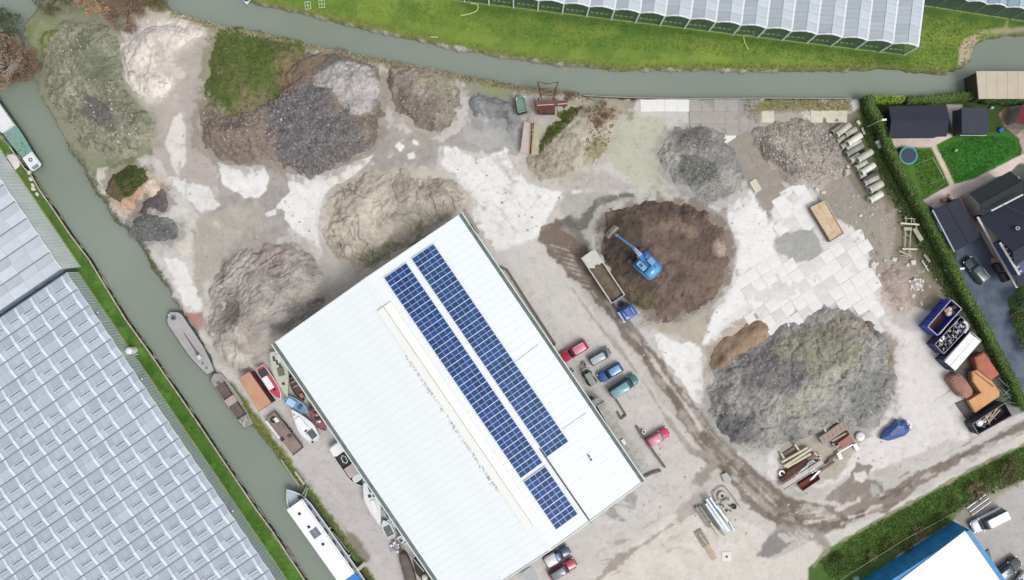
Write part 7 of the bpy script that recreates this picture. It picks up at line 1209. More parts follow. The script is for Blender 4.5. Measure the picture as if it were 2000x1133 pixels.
for (p, q, wd, lab, m_) in (((1674, 236), (1679, 243), .5, 'short cream block above the upper end of the pipe stack', slab_y), ((1683, 250), (1688, 263), .35, 'narrow grey concrete post above the pipe stack', slab_g), ((1800, 509), (1813, 530), .18, 'thin pale lath lying on the grass by the lamp post', slab_y), ((1804, 497), (1816, 512), .4, 'old grey plank at the foot of the hedge', slab_m2), ((1785, 446), (1800, 470), .7, 'weathered wooden board by the hedge next to the timber frame', mat('board_weather', S(188, 180, 160), .9, 0, .15, 1.5))): plank_thing('short_beam', lab, 'beam', p, q, wd, .25, .15, m_)
t, _, cc = irreg('stone_pile', 'pile of grey white broken stones right of the pink rubble heap', 'stone pile', [(1776, 548), (1790, 544), (1806, 552), (1802, 566), (1784, 568)], .35, slab_g)
for k in range(30): p = f3(1776 + random.random() * 28, 545 + random.random() * 22, .1 + random.random() * .3); MB().ball(p, random.uniform(.12, .35), .6, 6, 4).build('stone', mat('concrete_rubble', S(222, 216, 208)), t)
# timber frame / ladders on the ground
t = thing('ladder_frame', 'pale timber frame with ladder rails lying on the grass by the hedge', 'timber frame', P(1773, 465)); cc = t.location; mtf = mat('timber_grey', S(190, 184, 158), .85, 0, .15, 1.5); mtw = mat('timber_white', S(222, 218, 196), .8, 0, .1, 1.5)
for (p, q, wd, m_, z) in (((1759, 436), (1795, 439), .28, mtw, .6), ((1765, 447), (1781, 447), .5, mtf, .45), ((1768, 450), (1767, 484), .14, mtf, .4), ((1779, 448), (1776, 497), .14, mtf, .4), ((1768, 460), (1779, 461), .1, mtf, .42), ((1762, 486), (1791, 487), .24, mtw, .6), ((1756, 490), (1780, 501), .24, mtf, .55), ((1766, 426), (1788, 428), .12, mtf, .5), ((1769, 422), (1769, 436), .12, mtf, .4), ((1780, 424), (1780, 436), .12, mtf, .4), ((1758, 499), (1774, 501), .1, mtf, .4), ((1765, 486), (1765, 500), .12, mtf, .35), ((1784, 430), (1791, 446), .12, mtf, .45)): MB().beam(f3(*p, z), f3(*q, z), wd, .12).build('timber', m_, t)
# ------------------------------------------------------------------ garden
M_slate = mat('roof_slate', S(40, 46, 62), .9, 0, .08, .5, fine=.1); M_slate2 = mat('roof_green_black', S(36, 46, 50), .9, 0, .08, .5, fine=.1); M_wallp = mat('house_wall', S(176, 168, 164), .9, 0, .08, 1.5); M_wallb = mat('brown_boards', S(72, 58, 58), .85, 0, .15, 1.5)
def gable(name, label, cat, quad_, eh, rh, mroof, mwall, axis=0, over=.12, rows=0, mtile=None):
    """quad_ px corners at eave height; ridge parallel to side 0-1 (axis 0) or 1-2 (axis 1)"""
    q = [P(x, y, eh) for x, y in quad_]
    if axis: q = q[1:] + q[:1]
    c = sum(q, Vector()) / 4; t = thing(name, label, cat, (c.x, c.y, 0)); A_ = [v - Vector((c.x, c.y, 0)) for v in q]
    r0, r1 = (A_[0] + A_[3]) / 2, (A_[1] + A_[2]) / 2; r0.z = r1.z = rh
    for (a_, b_, c_, d_) in ((A_[0], A_[1], r1, r0), (A_[3], A_[2], r1, r0)):
        n = ((b_ - a_).cross(c_ - a_)).normalized(); n = n if n.z > 0 else -n; w_ = MB().loft([[a_, b_, c_, d_], [a_ + n * .1, b_ + n * .1, c_ + n * .1, d_ + n * .1]]).build('roof_slope', mroof, t)
        if rows:
            mb = MB()
            for k in range(1, rows): u = k / rows; p_, q_ = a_ * (1 - u) + d_ * u + n * .11, b_ * (1 - u) + c_ * u + n * .11; mb.beam(p_, q_, .05, .03)
            mb.build('tile_courses', mroof, w_, kind='stuff')
    MB().beam(r0 + Vector((0, 0, .12)), r1 + Vector((0, 0, .12)), .2, .08).build('ridge', mroof, t)
    k = [(v.x * (1 - over), v.y * (1 - over)) for v in A_]; s0, s1 = r0 * (1 - over * .95), r1 * (1 - over * .95)
    mb = MB(); vs = [(p[0], p[1], 0) for p in k] + [(p[0], p[1], eh - .02) for p in k] + [(s0.x, s0.y, rh - .14), (s1.x, s1.y, rh - .14)]
    mb.add(vs, [(0, 1, 5, 4), (1, 2, 6, 9, 5), (2, 3, 7, 6), (3, 0, 4, 8, 7)]); mb.build('wall', mwall, t); return t, A_
gable('garden_shed', 'long black roofed garden shed in the corner of the garden', 'shed', [(1735, 208), (1847, 206), (1848, 267), (1736, 268)], 2.4, 3.1, M_slate, mat('shed_wall', S(40, 44, 56), .8, 0, .15, 1.5), rows=0)
t, A_ = slabbox('garden_shed', 'small square shed with a flat dark roof between shed and lawn', 'shed', [(1878, 210), (1930, 211), (1931, 262), (1879, 261)], 0, 2.5, mat('felt_roof', S(46, 54, 68), .8, 0, .1, .8), mat('shed_wall2', S(66, 74, 74), .8, 0, .15, 1.5)); MB().beam((-2.4, -2.35, 2.45), (1.9, -2.35, 2.45), .12, .12).build('gutter', mat('gutter_pale', S(168, 184, 166), .6, 0, .1, 1), t)
for k in range(3): blk(t, 'roof_twig', random.uniform(-1, 1.5), random.uniform(-.5, 1.2), 2.5, .5, .04, .03, mat('twig', S(86, 98, 104), .8, 0, .1, 2), .01, random.random() * 3)
t, _ = slabbox('shed_porch', 'grey green porch floor left of the small square shed', 'porch', [(1862, 216), (1877, 216), (1878, 262), (1860, 262)], 0, .25, mat('porch_grey', S(96, 104, 92), .85, 0, .15, 1.2), M_dwall, .02); blk(t, 'grill', 0.2, .2, .25, .8, 1.2, .8, M_dark)
gable('playhouse', 'dark red roofed shed at the right edge of the garden', 'shed', [(1998, 203), (2030, 210), (2014, 252), (1984, 240)], 2.2, 2.8, mat('roof_red', S(136, 40, 50), .7, 0, .1, .8), M_wallp, 1, rows=4)
# main house
gable('house_wing', 'green black tiled wing of the house beside the long paving', 'house', [(1893, 378), (1972, 335), (1999, 378), (1916, 424)], 3.0, 4.2, M_slate2, M_wallp, 0, rows=9)
t, A_ = gable('house', 'large slate roofed house with white verge boards and a dormer', 'house', [(1911, 426), (2110, 322), (2190, 450), (1986, 562)], 3.2, 6.4, M_slate, mat('house_render', S(196, 178, 170), .9, 0, .1, 1.5), 0, rows=14)
hc = t.location; fh = lambda x, y, z: (lambda v: (v.x - hc.x, v.y - hc.y, z))(P(x, y, z))
MB().beam(fh(1909, 424, 3.5), fh(1986, 562, 3.3), .3, .2).build('verge_board', mat('verge_white', S(206, 200, 200), .6, 0, .08, 1), t)
MB().beam(fh(1936, 412, 4.4), fh(1998, 380, 4.6), .25, .1).build('lead_flashing', mat('flashing', S(200, 206, 210), .5, .1, .1, 1), t); MB().beam(fh(1960, 400, 4.9), fh(2010, 425, 5.4), .08, .08).build('wire', M_dark, t)
MB().pipe(fh(1987, 446, 5.0), fh(1988, 446, 5.9), .28, .16, 12).build('flue', mat('flue_white', S(232, 234, 236), .4, .1, .05, 1), t)
dq = [fh(1953, 474, 5.2), fh(2012, 446, 5.6), (fh(2040, 510, 5.6)), fh(1991, 537, 5.2)]; MB().loft([[(p[0], p[1], 3.3) for p in dq], dq]).build('dormer', mat('dormer_blue', S(62, 82, 118), .6, 0, .1, .6, fine=.1), t)
MB().beam(fh(1953, 474, 5.3), fh(1991, 537, 5.3), .35, .15).build('dormer_gutter', mat('verge_white', S(206, 200, 200)), t)
for k in range(7): MB().beam(fh(1958 + k * 5.4, 479 + k * 8.7, 5.32), fh(1963 + k * 5.4, 476.5 + k * 8.7, 5.32), .22, .12).build('dormer_bracket', mat('verge_white', S(206, 200, 200)), t)
for (x, y) in ((1948, 523), (1960, 541)): MB().box(fh(x, y, 2.2), (1.5, .9, 1.0), math.radians(-60)).build('window', mat('window_dark', S(52, 48, 52), .1, 0, .05, 2), t)
t, A_ = gable('garage', 'slate roofed garage along the hedge with a brown lean-to strip', 'garage', [(1822, 412), (1871, 386), (1914, 462), (1864, 492)], 2.6, 2.9, M_slate, mat('garage_wall', S(150, 164, 184), .8, 0, .1, 1.5), 1, rows=0)
hc = t.location; MB().beam(fh(1821, 410, 2.7), fh(1864, 492, 2.7), .18, .14).build('gutter', mat('gutter_bluegrey', S(168, 184, 200), .5, 0, .1, 1), t)
t, _ = slabbox('side_shelter', 'narrow brown roofed shelter joined to the garage', 'shelter', [(1867, 390), (1873, 385), (1914, 461), (1906, 466)], 0, 2.3, mat('roof_umber', S(74, 58, 66), .8, 0, .1, .8), M_wallb)
t, _ = slabbox('garden_store', 'pale grey lean-to store between garage and hedge', 'lean-to', [(1829, 434), (1836, 430), (1846, 448), (1838, 453)], 0, 2.0, mat('store_pale', S(186, 200, 214), .6, 0, .08, 1), MATS['garage_wall'])
for (x, y, s_, c_, lab) in ((1853, 386, .9, S(210, 180, 160), 'tan garden box behind the garage, right'), (1841, 391, .8, S(196, 150, 122), 'orange brown garden box behind the garage, middle'), (1820, 402, .9, S(206, 204, 198), 'white garden bag behind the garage, left'), (1848, 390, .7, S(70, 62, 74), 'dark garden box behind the garage'), (1942, 508, 1.1, S(212, 180, 158), 'tan cushion box against the house wall on the driveway'), (1952, 255, .85, S(40, 96, 206), 'bright blue toy box on the lawn near the small shed'), (1934, 212, .5, S(190, 200, 190), 'white garden lantern right of the small square shed'), (1983, 350, .7, S(190, 190, 184), 'round grey planter beside the house wing'), (1864, 295, .5, S(160, 196, 128), 'pale green toy lying on the big lawn')):
    p = P(x, y); t = thing('garden_box', lab, 'garden box', p, random.random()); m_ = mat('gb_%d_%d' % (x, y), c_, .7, 0, .12, 2); blk(t, 'body', 0, 0, 0, s_, s_ * .75, .5, m_, .08); blk(t, 'lid', 0, 0, .5, s_ * .9, s_ * .66, .06, m_, .08)
# trampoline
t = thing('trampoline', 'round trampoline with a teal edge pad against the hedge', 'trampoline', P(1768, 306)); rT = 1.5
MB().pipe((0, 0, .86), (0, 0, .94), rT, rT * .82, 32).build('edge_pad', mat('pad_teal', S(52, 158, 146), .6, 0, .1, 1), t); MB().tube((0, 0, .84), (0, 0, .87), rT * .82, 32).build('jump_mat', mat('mat_navy', S(54, 66, 92), .8, 0, .08, 1), t)
for k in range(6): a_ = k * math.pi / 3; MB().beam((rT * .9 * math.cos(a_), rT * .9 * math.sin(a_), 0), (rT * .9 * math.cos(a_), rT * .9 * math.sin(a_), .86), .06, .06).build('leg', M_alu, t)
# swing frame
t = thing('swing_frame', 'tall pale timber swing frame on the small lawn', 'swing', P(1818, 330)); cc = t.location; ms2 = mat('swing_wood', S(150, 180, 120), .8, 0, .1, 2)
MB().beam(f3(1822, 308, 2.2), f3(1843, 348, 2.2), .08, .1).build('top_bar', ms2, t)
for (p, q) in (((1822, 308), (1788, 322)), ((1822, 308), (1822, 314)), ((1843, 348), (1812, 361)), ((1843, 348), (1844, 342))): MB().beam(f3(*p, 2.2), f3(q[0], q[1], 0), .09, .09).build('leg', ms2, t)
for k in (.35, .65): MB().box(f3(1822 + 21 * k, 308 + 40 * k, .5), (.4, .2, .05)).build('seat', M_dark, t)
# lamp posts
def lamp(px, py, h, lab, ax=.6, m=None):
    t = thing('street_lamp', lab, 'lamp post', P(px, py)); mp = mat('lamp_pole', S(206, 210, 190), .5, .1, .1, 1); MB().tube((0, 0, 0), (0, 0, h), .09, 8, .06).build('pole', mp, t); MB().beam((0, 0, h), (ax, .1, h + .1), .08, .08).build('arm', mp, t); MB().box((ax, .1, h + .12), (.7, .3, .14), .1).build('lamp_head', M_white, t)
lamp(1693, 248, 4.2, 'lamp post rising out of the hedge beside the long shed', .5); lamp(1850, 527.5, 3.9, 'lamp post between the hedge and the driveway', -.2); o_ = P(1850, 527.5); t = thing('meter_box', 'white meter box at the foot of the driveway lamp post', 'box', o_); blk(t, 'cabinet', 0, 0, 0, 1.1, .35, .9, M_white)
# ------------------------------------------------------------------ hedges: trimmed body plus leaf cards
M_leafh = mat('hedge_leaf', S(118, 140, 60), .8, 0, .3, .6, S(70, 100, 42), island=.6); M_leafb = mat('hedge_leaf_bright', S(172, 198, 60), .8, 0, .2, .5, S(112, 146, 40), island=.6); M_hcore = mat('hedge_core', S(78, 106, 42), .95, 0, .25, .8)
def leaf_cards(name, pts, s_, m, parent=None, tilt=.9, **kw):
    n = len(pts); pts = np.asarray(pts); a = RNG.uniform(0, 6.283, n); th = RNG.uniform(-tilt, tilt, n); ph = RNG.uniform(-tilt, tilt, n); s_ = s_ * RNG.uniform(.6, 1.3, n)
    u = np.stack([np.cos(a) * np.cos(th), np.sin(a) * np.cos(th), np.sin(th)], 1) * s_[:, None] / 2; v = np.stack([-np.sin(a) * np.cos(ph), np.cos(a) * np.cos(ph), np.sin(ph)], 1) * s_[:, None] / 3
    V = np.stack([pts - u, pts + v, pts + u, pts - v], 1).reshape(-1, 3); F = np.arange(n)[:, None] * 4 + np.array([[0, 1, 2, 3]]); return np_mesh(name, V, F, m, parent, None, False, **kw)
def hedge(label, line, wd, h, mleaf, dens=26, z0=0, ext=.12, core=M_hcore):
    pts = [P(*p) for p in line]; c = pts[0]; t = thing('hedge', label, 'hedge', (c.x, c.y, 0)); cen = []; 
    for a_, b_ in zip(pts[:-1], pts[1:]):
        n = max(1, int((b_ - a_).length / .5)); cen += [a_ + (b_ - a_) * k / n for k in range(n)]
    cen.append(pts[-1]); rings = []
    for i, p in enumerate(cen):
        d = (cen[min(i + 1, len(cen) - 1)] - cen[max(i - 1, 0)]).normalized(); n = Vector((-d.y, d.x, 0)); r_ = []
        for (o_, z_) in ((-.5, 0), (-.52, .5), (-.46, .92), (-.25, 1.0), (.25, 1.0), (.46, .92), (.52, .5), (.5, 0)):
            q = p + n * (o_ * wd + random.uniform(-.07, .07)); r_.append((q.x - c.x, q.y - c.y, z0 + z_ * h + (random.uniform(-.09, .09) if z_ else -.3)))
        rings.append(r_)
    mb = MB(); mb.loft(rings); mb.build('clipped_body', core, t, True); L_ = sum((b_ - a_).length for a_, b_ in zip(cen[:-1], cen[1:])); n = int(L_ * (wd + 2 * h) * dens); out = []
    for _ in range(n):
        i = random.randrange(len(cen) - 1); p = cen[i].lerp(cen[i + 1], random.random()); d = (cen[i + 1] - cen[i]).normalized(); nn = Vector((-d.y, d.x, 0)); k = random.random() * (wd + 2 * h)
        if k < wd: o_, z_ = (k / wd - .5) * wd, h + random.uniform(-.05, ext)
        elif k < wd + h: o_, z_ = -wd * .52 - random.uniform(-.04, ext), (k - wd)
        else: o_, z_ = wd * .52 + random.uniform(-.04, ext), (k - wd - h)
        q = p + nn * o_; out.append((q.x - c.x, q.y - c.y, z0 + z_))
    leaf_cards('leaves', out, .3, mleaf, t, kind='stuff'); return t
hedge('long clipped hedge dividing the yard from the garden, driveway and skips', [(1686, 192), (1690, 212), (1712, 248), (1724, 285), (1746, 330), (1776, 385), (1800, 425), (1828, 478), (1852, 530), (1878, 582), (1908, 632), (1938, 692), (1962, 735), (1985, 790)], 1.0, 2.0, M_leafh, 34)
hedge('narrow bright green hedge strip behind the long shed along the canal', [(1696, 196), (1730, 198), (1757, 198)], .7, 1.6, M_leafb, 40); hedge('green hedge along the canal behind the small square shed', [(1765, 199), (1820, 196), (1862, 191), (1905, 190)], 1.0, 1.3, M_leafh, 30)
hedge('dark hedge at the garden side of the beige jetty', [(1910, 197), (1960, 200), (2020, 198)], 1.0, 1.8, mat('hedge_leaf_dark', S(56, 92, 40), .8, 0, .3, .6, S(40, 70, 30), island=.7), 30)
# ------------------------------------------------------------------ trees and shrubs
def shrub(name, label, cat, px, py, r, h, m, n=1500, s_=.3, trunks=4, flat=.7, mt=None, group=None, bare=False, z=None):
    p = P(px, py); gz = max(ground_z(p.x, p.y), WATER_Z) if z is None else z; t = thing(name, label, cat, (p.x, p.y, gz), 0, group); mt = mt or mat('bark', S(108, 92, 76), .95, 0, .2, 2); mb = MB(); rn = random.Random(px * 7 + py); ends = []
    for k in range(trunks):
        a_ = 6.283 * k / trunks + rn.uniform(-.4, .4); d = r * rn.uniform(.25, .5); e1 = (math.cos(a_) * d, math.sin(a_) * d, h * rn.uniform(.4, .6)); mb.tube((0, 0, 0), e1, .12 if r > 1.5 else .06, 6, .07 if r > 1.5 else .03)
        for j in range(4 if not bare else 7):
            b_ = a_ + rn.uniform(-1, 1); e2 = (e1[0] + math.cos(b_) * r * rn.uniform(.2, .5), e1[1] + math.sin(b_) * r * rn.uniform(.2, .5), e1[2] + h * rn.uniform(.1, .4)); mb.tube(e1, e2, .06 if r > 1.5 else .03, 5, .02); ends.append(e2)
            if bare:
                for _ in range(3): c_ = b_ + rn.uniform(-.9, .9); e3 = (e2[0] + math.cos(c_) * r * .25, e2[1] + math.sin(c_) * r * .25, e2[2] + rn.uniform(0, .3)); mb.tube(e2, e3, .03, 4, .01); ends.append(e3)
    mb.build('trunk', mt, t); cl = []; nc = max(8, int(14 * r)); 
    for k in range(nc): a_ = rn.uniform(0, 6.283); q = r * math.sqrt(rn.random()) * .92 * (1 + .2 * math.sin(3 * a_ + px)); cl.append((math.cos(a_) * q, math.sin(a_) * q, h * (1 - flat * .5 * (q / r) ** 2) * rn.uniform(.75, 1.0), rn.uniform(.25, .5) * min(r, 2.0)))
    cl += [(e[0], e[1], e[2], .35) for e in ends]; pts = []
    for k in range(n): c = rn.choice(cl); pts.append((c[0] + rn.gauss(0, c[3] * .5), c[1] + rn.gauss(0, c[3] * .5), max(.1, c[2] + rn.gauss(0, c[3] * .35))))
    leaf_cards('crown', pts, s_, m, t, kind='stuff'); return t
M_rus = mat('leaf_russet', S(166, 140, 112), .85, 0, .25, .5, S(136, 112, 92), island=.9); M_dgr = mat('leaf_deep_green', S(66, 84, 52), .85, 0, .3, .5, S(88, 96, 58), island=.8); M_olv = mat('leaf_olive', S(112, 108, 62), .85, 0, .3, .5, S(84, 84, 46), island=.8); M_gr = mat('leaf_green', S(100, 134, 62), .85, 0, .3, .5, S(52, 78, 34), island=.8)
shrub('bare_tree', 'broad russet winter tree leaning over the canal bend', 'tree', 14, 130, 4.9, 5.0, M_rus, 5200, .26, 6, bare=True, z=-.2); shrub('bare_tree', 'smaller russet brown tree between big russet tree and bank', 'tree', 60, 135, 3.0, 3.2, mat('leaf_umber', S(146, 116, 86), .85, 0, .3, .5, S(116, 96, 74), island=.8), 2400, .22, 5, bare=True, z=-.1); shrub('leafy_tree', 'dark green tree above the russet one at the left edge', 'tree', 18, 70, 3.6, 4.2, M_dgr, 4200, .26, 4, z=-.1)
shrub('bare_tree', 'orange brown tree crown cut by the top edge', 'tree', 206, -6, 3.9, 4.6, mat('leaf_orange', S(188, 152, 118), .85, 0, .2, .5, S(164, 130, 100), island=.8), 4200, .26, 5, bare=True); shrub('bare_tree', 'low reddish brown shrub between the orange tree and the white sand heap', 'shrub', 252, 28, 3.1, 1.6, mat('leaf_redbrown', S(150, 122, 100), .85, 0, .3, .5, S(126, 100, 84), island=.8), 2400, .22, 4, bare=True); shrub('leafy_tree', 'olive brown bush at the top edge right of the orange tree', 'bush', 305, 0, 2.2, 2.2, M_olv, 1500, .24, 4)
shrub('leafy_tree', 'brownish bush on the point between the two canals at the top', 'bush', 110, 0, 2.8, 1.8, M_olv, 1300, .24, 4, bare=True)
shrub('garden_tree', 'dark round tree at the right edge by the driveway', 'tree', 1990, 588, 2.1, 3.0, mat('leaf_blackgreen', S(44, 66, 36), .8, 0, .25, .6, S(56, 84, 40), island=.7), 1500, .26, 4); shrub('garden_shrub', 'bright green shrub mass below the dark round tree', 'shrub', 1996, 630, 2.2, 1.8, M_gr, 1300, .24, 4); shrub('garden_shrub', 'olive twiggy shrub left of the bright shrub by the driveway bend', 'shrub', 1983, 618, 1.2, 1.2, mat('leaf_mustard', S(136, 128, 56), .85, 0, .3, .6, S(100, 96, 46), island=.8), 500, .2, 4); shrub('garden_shrub', 'dark low shrub under the green mass at the right edge', 'shrub', 2000, 668, 1.6, 1.4, M_dgr, 800, .24, 4)
shrub('verge_bush', 'round mossy green bush at the lower end of the ditch verge', 'bush', 1640, 1098, 1.5, 1.4, mat('leaf_moss', S(92, 116, 44), .85, 0, .3, .6, S(68, 92, 36), island=.7), 1300, .2, 4, flat=1.2); shrub('verge_bush', 'olive bush high on the verge near the right edge', 'bush', 1965, 918, 2.1, 1.6, M_olv, 1300, .22, 4); shrub('verge_bush', 'yellow green bush on the verge above the white van', 'bush', 1930, 935, 1.4, 1.2, mat('leaf_moss', S(92, 116, 44)), 700, .2, 4); shrub('verge_bush', 'dry brown bush where the verge meets the van yard', 'bush', 1905, 955, 1.6, 1.0, mat('leaf_straw', S(150, 134, 96), .85, 0, .3, .6, S(116, 104, 72), island=.7), 800, .2, 4, bare=True)
for k, (x, y, r, lab) in enumerate(((1768, 1066, .9, 'pale tufted shrub on the verge above the blue wall, middle one'), (1730, 1060, 1.1, 'fresh green shrub on the middle of the ditch verge'), (1700, 1085, .8, 'straw coloured shrub left of the green ones on the verge'), (1790, 1040, 1.2, 'pale green shrub on the upper half of the verge'), (1835, 1012, 1.1, 'grey green shrub near the top corner of the blue wall'), (1860, 985, 1.3, 'bushy olive shrub between verge and van yard'))): shrub('verge_shrub', lab, 'shrub', x, y, r, .9, (mat('leaf_straw', S(150, 134, 96)), M_gr, MATS['leaf_moss'], mat('leaf_pale', S(140, 148, 92), .85, 0, .3, .6, S(104, 116, 62), island=.7))[(k + 1) % 4], 420, .18, 3)
for (x, y, r, lab) in ((1175, 208, .7, 'small rusty bush on the sandy mound, upper one'), (1165, 248, .9, 'rusty brown bush in the middle of the sandy mound'), (1184, 232, .6, 'small rusty bush right of the middle one on the sandy mound'), (1112, 190, .9, 'rust red bush beside the conveyor belt end')): shrub('heather_bush', lab, 'bush', x, y, r, .6, mat('leaf_rusty', S(150, 116, 86), .85, 0, .3, .6, S(124, 96, 72), island=.7), 350, .16, 3, z=1.3 if y > 200 else 0)
# fence with posts along the ditch
line = [(1640, 1133), (1700, 1096), (1770, 1052), (1830, 1020), (1868, 1000)]; t = thing('wire_fence', 'thin wire fence with pale posts along the ditch above the blue wall', 'fence', P(*line[0])); cc = t.location
for k in range(15):
    u = k / 14 * 4; i = min(3, int(u)); w_ = u - i; x, y = line[i][0] * (1 - w_) + line[i + 1][0] * w_, line[i][1] * (1 - w_) + line[i + 1][1] * w_; MB().beam(f3(x, y, 0), f3(x, y, 1.2), .1, .1).build('fence_post', mat('post_pale', S(166, 172, 140), .8, 0, .1, 2), t)
for z in (1.15, .6):
    for a_, b_ in zip(line[:-1], line[1:]): MB().beam(f3(*a_, z), f3(*b_, z), .05, .04).build('wire', mat('post_pale', S(166, 172, 140)), t)
t = thing('green_box', 'small pale green box at the foot of the ditch fence', 'box', P(1668, 1127)); blk(t, 'case', 0, 0, 0, .8, .7, .8, mat('box_mint', S(130, 176, 150), .7, 0, .1, 1), .05, .3); blk(t, 'lid', 0, 0, .8, .86, .76, .06, mat('box_mint', S(130, 176, 150)), .05, .3)
# hall with blue wall
hw_ = 4.2; base = [(1862, 1018), (1640, 1160), (1760, 1330), (1985, 1190)]; pts = [P(1885, 1037, hw_), P(1660, 1208, hw_), P(1820, 1400, hw_), P(1990, 1186, hw_)]; c = pts[0]; t = thing('blue_hall', 'white roofed hall with a bright blue side wall at the lower right', 'building', (c.x, c.y, 0))
mb_ = mat('blue_wall', S(52, 152, 212), .6, 0, .1, .5, S(32, 124, 190), fine=.08); Lr = [(p.x - c.x, p.y - c.y) for p in pts]; Lw = [(P(x, y).x - c.x, P(x, y).y - c.y) for x, y in base]
MB().prism(Lr, hw_ - .15, hw_).build('roof', mat('hall_roof', S(238, 240, 242), .5, 0, .04, .3), t); mb = MB(); mb.loft([Z3(Lw, 0), Z3([(a_[0] * .98 + b_[0] * .02, a_[1] * .98 + b_[1] * .02) for a_, b_ in zip(Lw, Lr)], hw_ - .152)]); mb.build('wall', mb_, t)
d_ = (Vector(Lr[1]) - Vector(Lr[0])).normalized(); 
for k in range(1, 12): q = Vector(Lw[0]) + (Vector(Lw[1]) - Vector(Lw[0])) * k / 12; MB().beam((q.x, q.y, 0), (q.x * .98, q.y * .98, hw_ - .2), .05, .05).build('wall_seam', mb_, t)
for k in range(1, 14): a_ = Vector(Lr[0]) + d_ * k * 2; n_ = Vector((Lr[3][0] - Lr[0][0], Lr[3][1] - Lr[0][1])).normalized() * 18; MB().beam((a_.x, a_.y, hw_ + .01), (a_.x + n_.x, a_.y + n_.y, hw_ + .01), .05, .02).build('roof_seam', MATS['hall_roof'], t)
t, _, cc = irreg('steel_sheet', 'dark grey triangular sheet leaning at the hall corner', 'sheet', [(1922, 1080), (1932, 1072), (1938, 1098), (1944, 1112), (1935, 1112)], .2, mat('sheet_slate', S(112, 112, 116), .7, 0, .1, 1), rnd=False)
for k, (o_, m_) in enumerate(((0, M_alu), (5, m_gp), (10, M_alu), (15, slab_g), (19, M_rim))): plank_thing('steel_profile', ('%s steel profile of the bundle beside the white van' % ('outermost thin', 'second', 'middle bright', 'fourth', 'innermost')[k]), 'steel profile', (1888 + o_ * .55, 993 + o_ * .7), (1925 + o_ * .55, 966 + o_ * .7), .18, .15, .3, m_)
# jetty / boathouse deck in the upper right
pts = [(1907, 139), (2090, 139), (2090, 193), (1912, 193)]; pp = [P(x, y, 2.6) for x, y in pts]; c = sum(pp, Vector()) / 4; t = thing('boathouse', 'flat beige roofed boathouse standing over the canal', 'boathouse', (c.x, c.y, 0)); Lr = [(p.x - c.x, p.y - c.y) for p in pp]
MB().prism(Lr, 2.45, 2.6).build('roof', mat('roof_beige', S(202, 192, 172), .85, 0, .06, .4, S(192, 180, 160)), t)
for k in range(1, 9): x = Lr[0][0] + (Lr[1][0] - Lr[0][0]) * k / 9; MB().beam((x, Lr[0][1], 2.61), (x, Lr[3][1], 2.61), .04, .02).build('roof_joint', mat('roof_beige_joint', S(186, 176, 156), .85, 0, .06, 1), t)
MB().prism([(p[0] * .97, p[1] * .94) for p in Lr], -.7, 2.44).build('wall', mat('boathouse_wall', S(70, 66, 50), .9, 0, .15, 1), t)
# cold frames, hoses, small boat end on the north meadow
for (x, y, lab) in ((602, 12, 'small white slatted frame on the grass by the north canal, left one'), (629, 9, 'small white slatted frame on the grass by the north canal, right one')):
    t = thing('slatted_frame', lab, 'frame', P(x, y), .1); mf = mat('frame_mint', S(196, 216, 170), .7, 0, .08, 2)
    for k in (-.45, 0, .45): MB().beam((k, -.6, .2), (k, .6, .2), .09, .08).build('slat', mf, t)
    for k in (-.6, 0, .6): MB().beam((-.5, k, .24), (.5, k, .24), .08, .06).build('cross_slat', mf, t)
def hose(label, pts, r=.09):
    a_ = P(*pts[0]); t = thing('hose', label, 'hose', (a_.x, a_.y, 0)); q = []
    for i in range(len(pts) - 1):
        for k in range(6):
            p0, p1, p2, p3 = pts[max(0, i - 1)], pts[i], pts[i + 1], pts[min(len(pts) - 1, i + 2)]; u = k / 6; f_ = lambda a, b_, c, d: .5 * (2 * b_ + (c - a) * u + (2 * a - 5 * b_ + 4 * c - d) * u * u + (3 * b_ - a - 3 * c + d) * u ** 3); q.append((f_(p0[0], p1[0], p2[0], p3[0]), f_(p0[1], p1[1], p2[1], p3[1])))
    q = [(P(*p).x - a_.x, P(*p).y - a_.y, .1) for p in q]; MB().path(q, r, 6).build('tube', mat('hose_yellow', S(206, 214, 150), .6, 0, .1, 2), t)
hose('pale yellow hose curling out from the left end of the glasshouse', [(918, 2), (920, 7), (930, 8), (934, 13), (930, 22), (915, 28), (898, 31)]); hose('pale yellow hose curved on the grass below the glasshouse', [(1474, 66), (1468, 70), (1455, 69), (1452, 73), (1455, 86), (1462, 99)])
plank_thing('forked_branch', 'pale forked stick at the edge of the meadow bank', 'branch', (840, 72), (856, 73), .12, .1, .12, slab_y)
t, L = boat('rowing_boat', 'tip of a small white boat at the top edge of the canal', 'boat', (482, -26), (481, 8), 1.4, .7, mw, mwd, WZ, bowf=.4); blk(t, 'thwart', L / 2 - .6, 0, .6, .2, .8, .1, mblk)
# gangplanks
for (p, q, wd, z, lab) in (((595, 973), (601, 953), .3, .9, 'short green wooden gangplank at the bow of the houseboat'), ((590, 968), (599, 950), .12, .6, 'thin mooring pole beside the bow gangplank'), ((694, 1117), (714, 1100), .55, .8, 'pale gangplank from the houseboat stern to the quay'), ((576, 921), (594, 946), .3, .15, 'pale timber log on the verge above the houseboat')): plank_thing('gangplank', lab, 'gangplank', p, q, wd, .1, z, mat('gang_pale', S(196, 196, 172), .85, 0, .15, 1.5) if z != .9 else mat('gang_green', S(130, 150, 112), .85, 0, .15, 1.5))
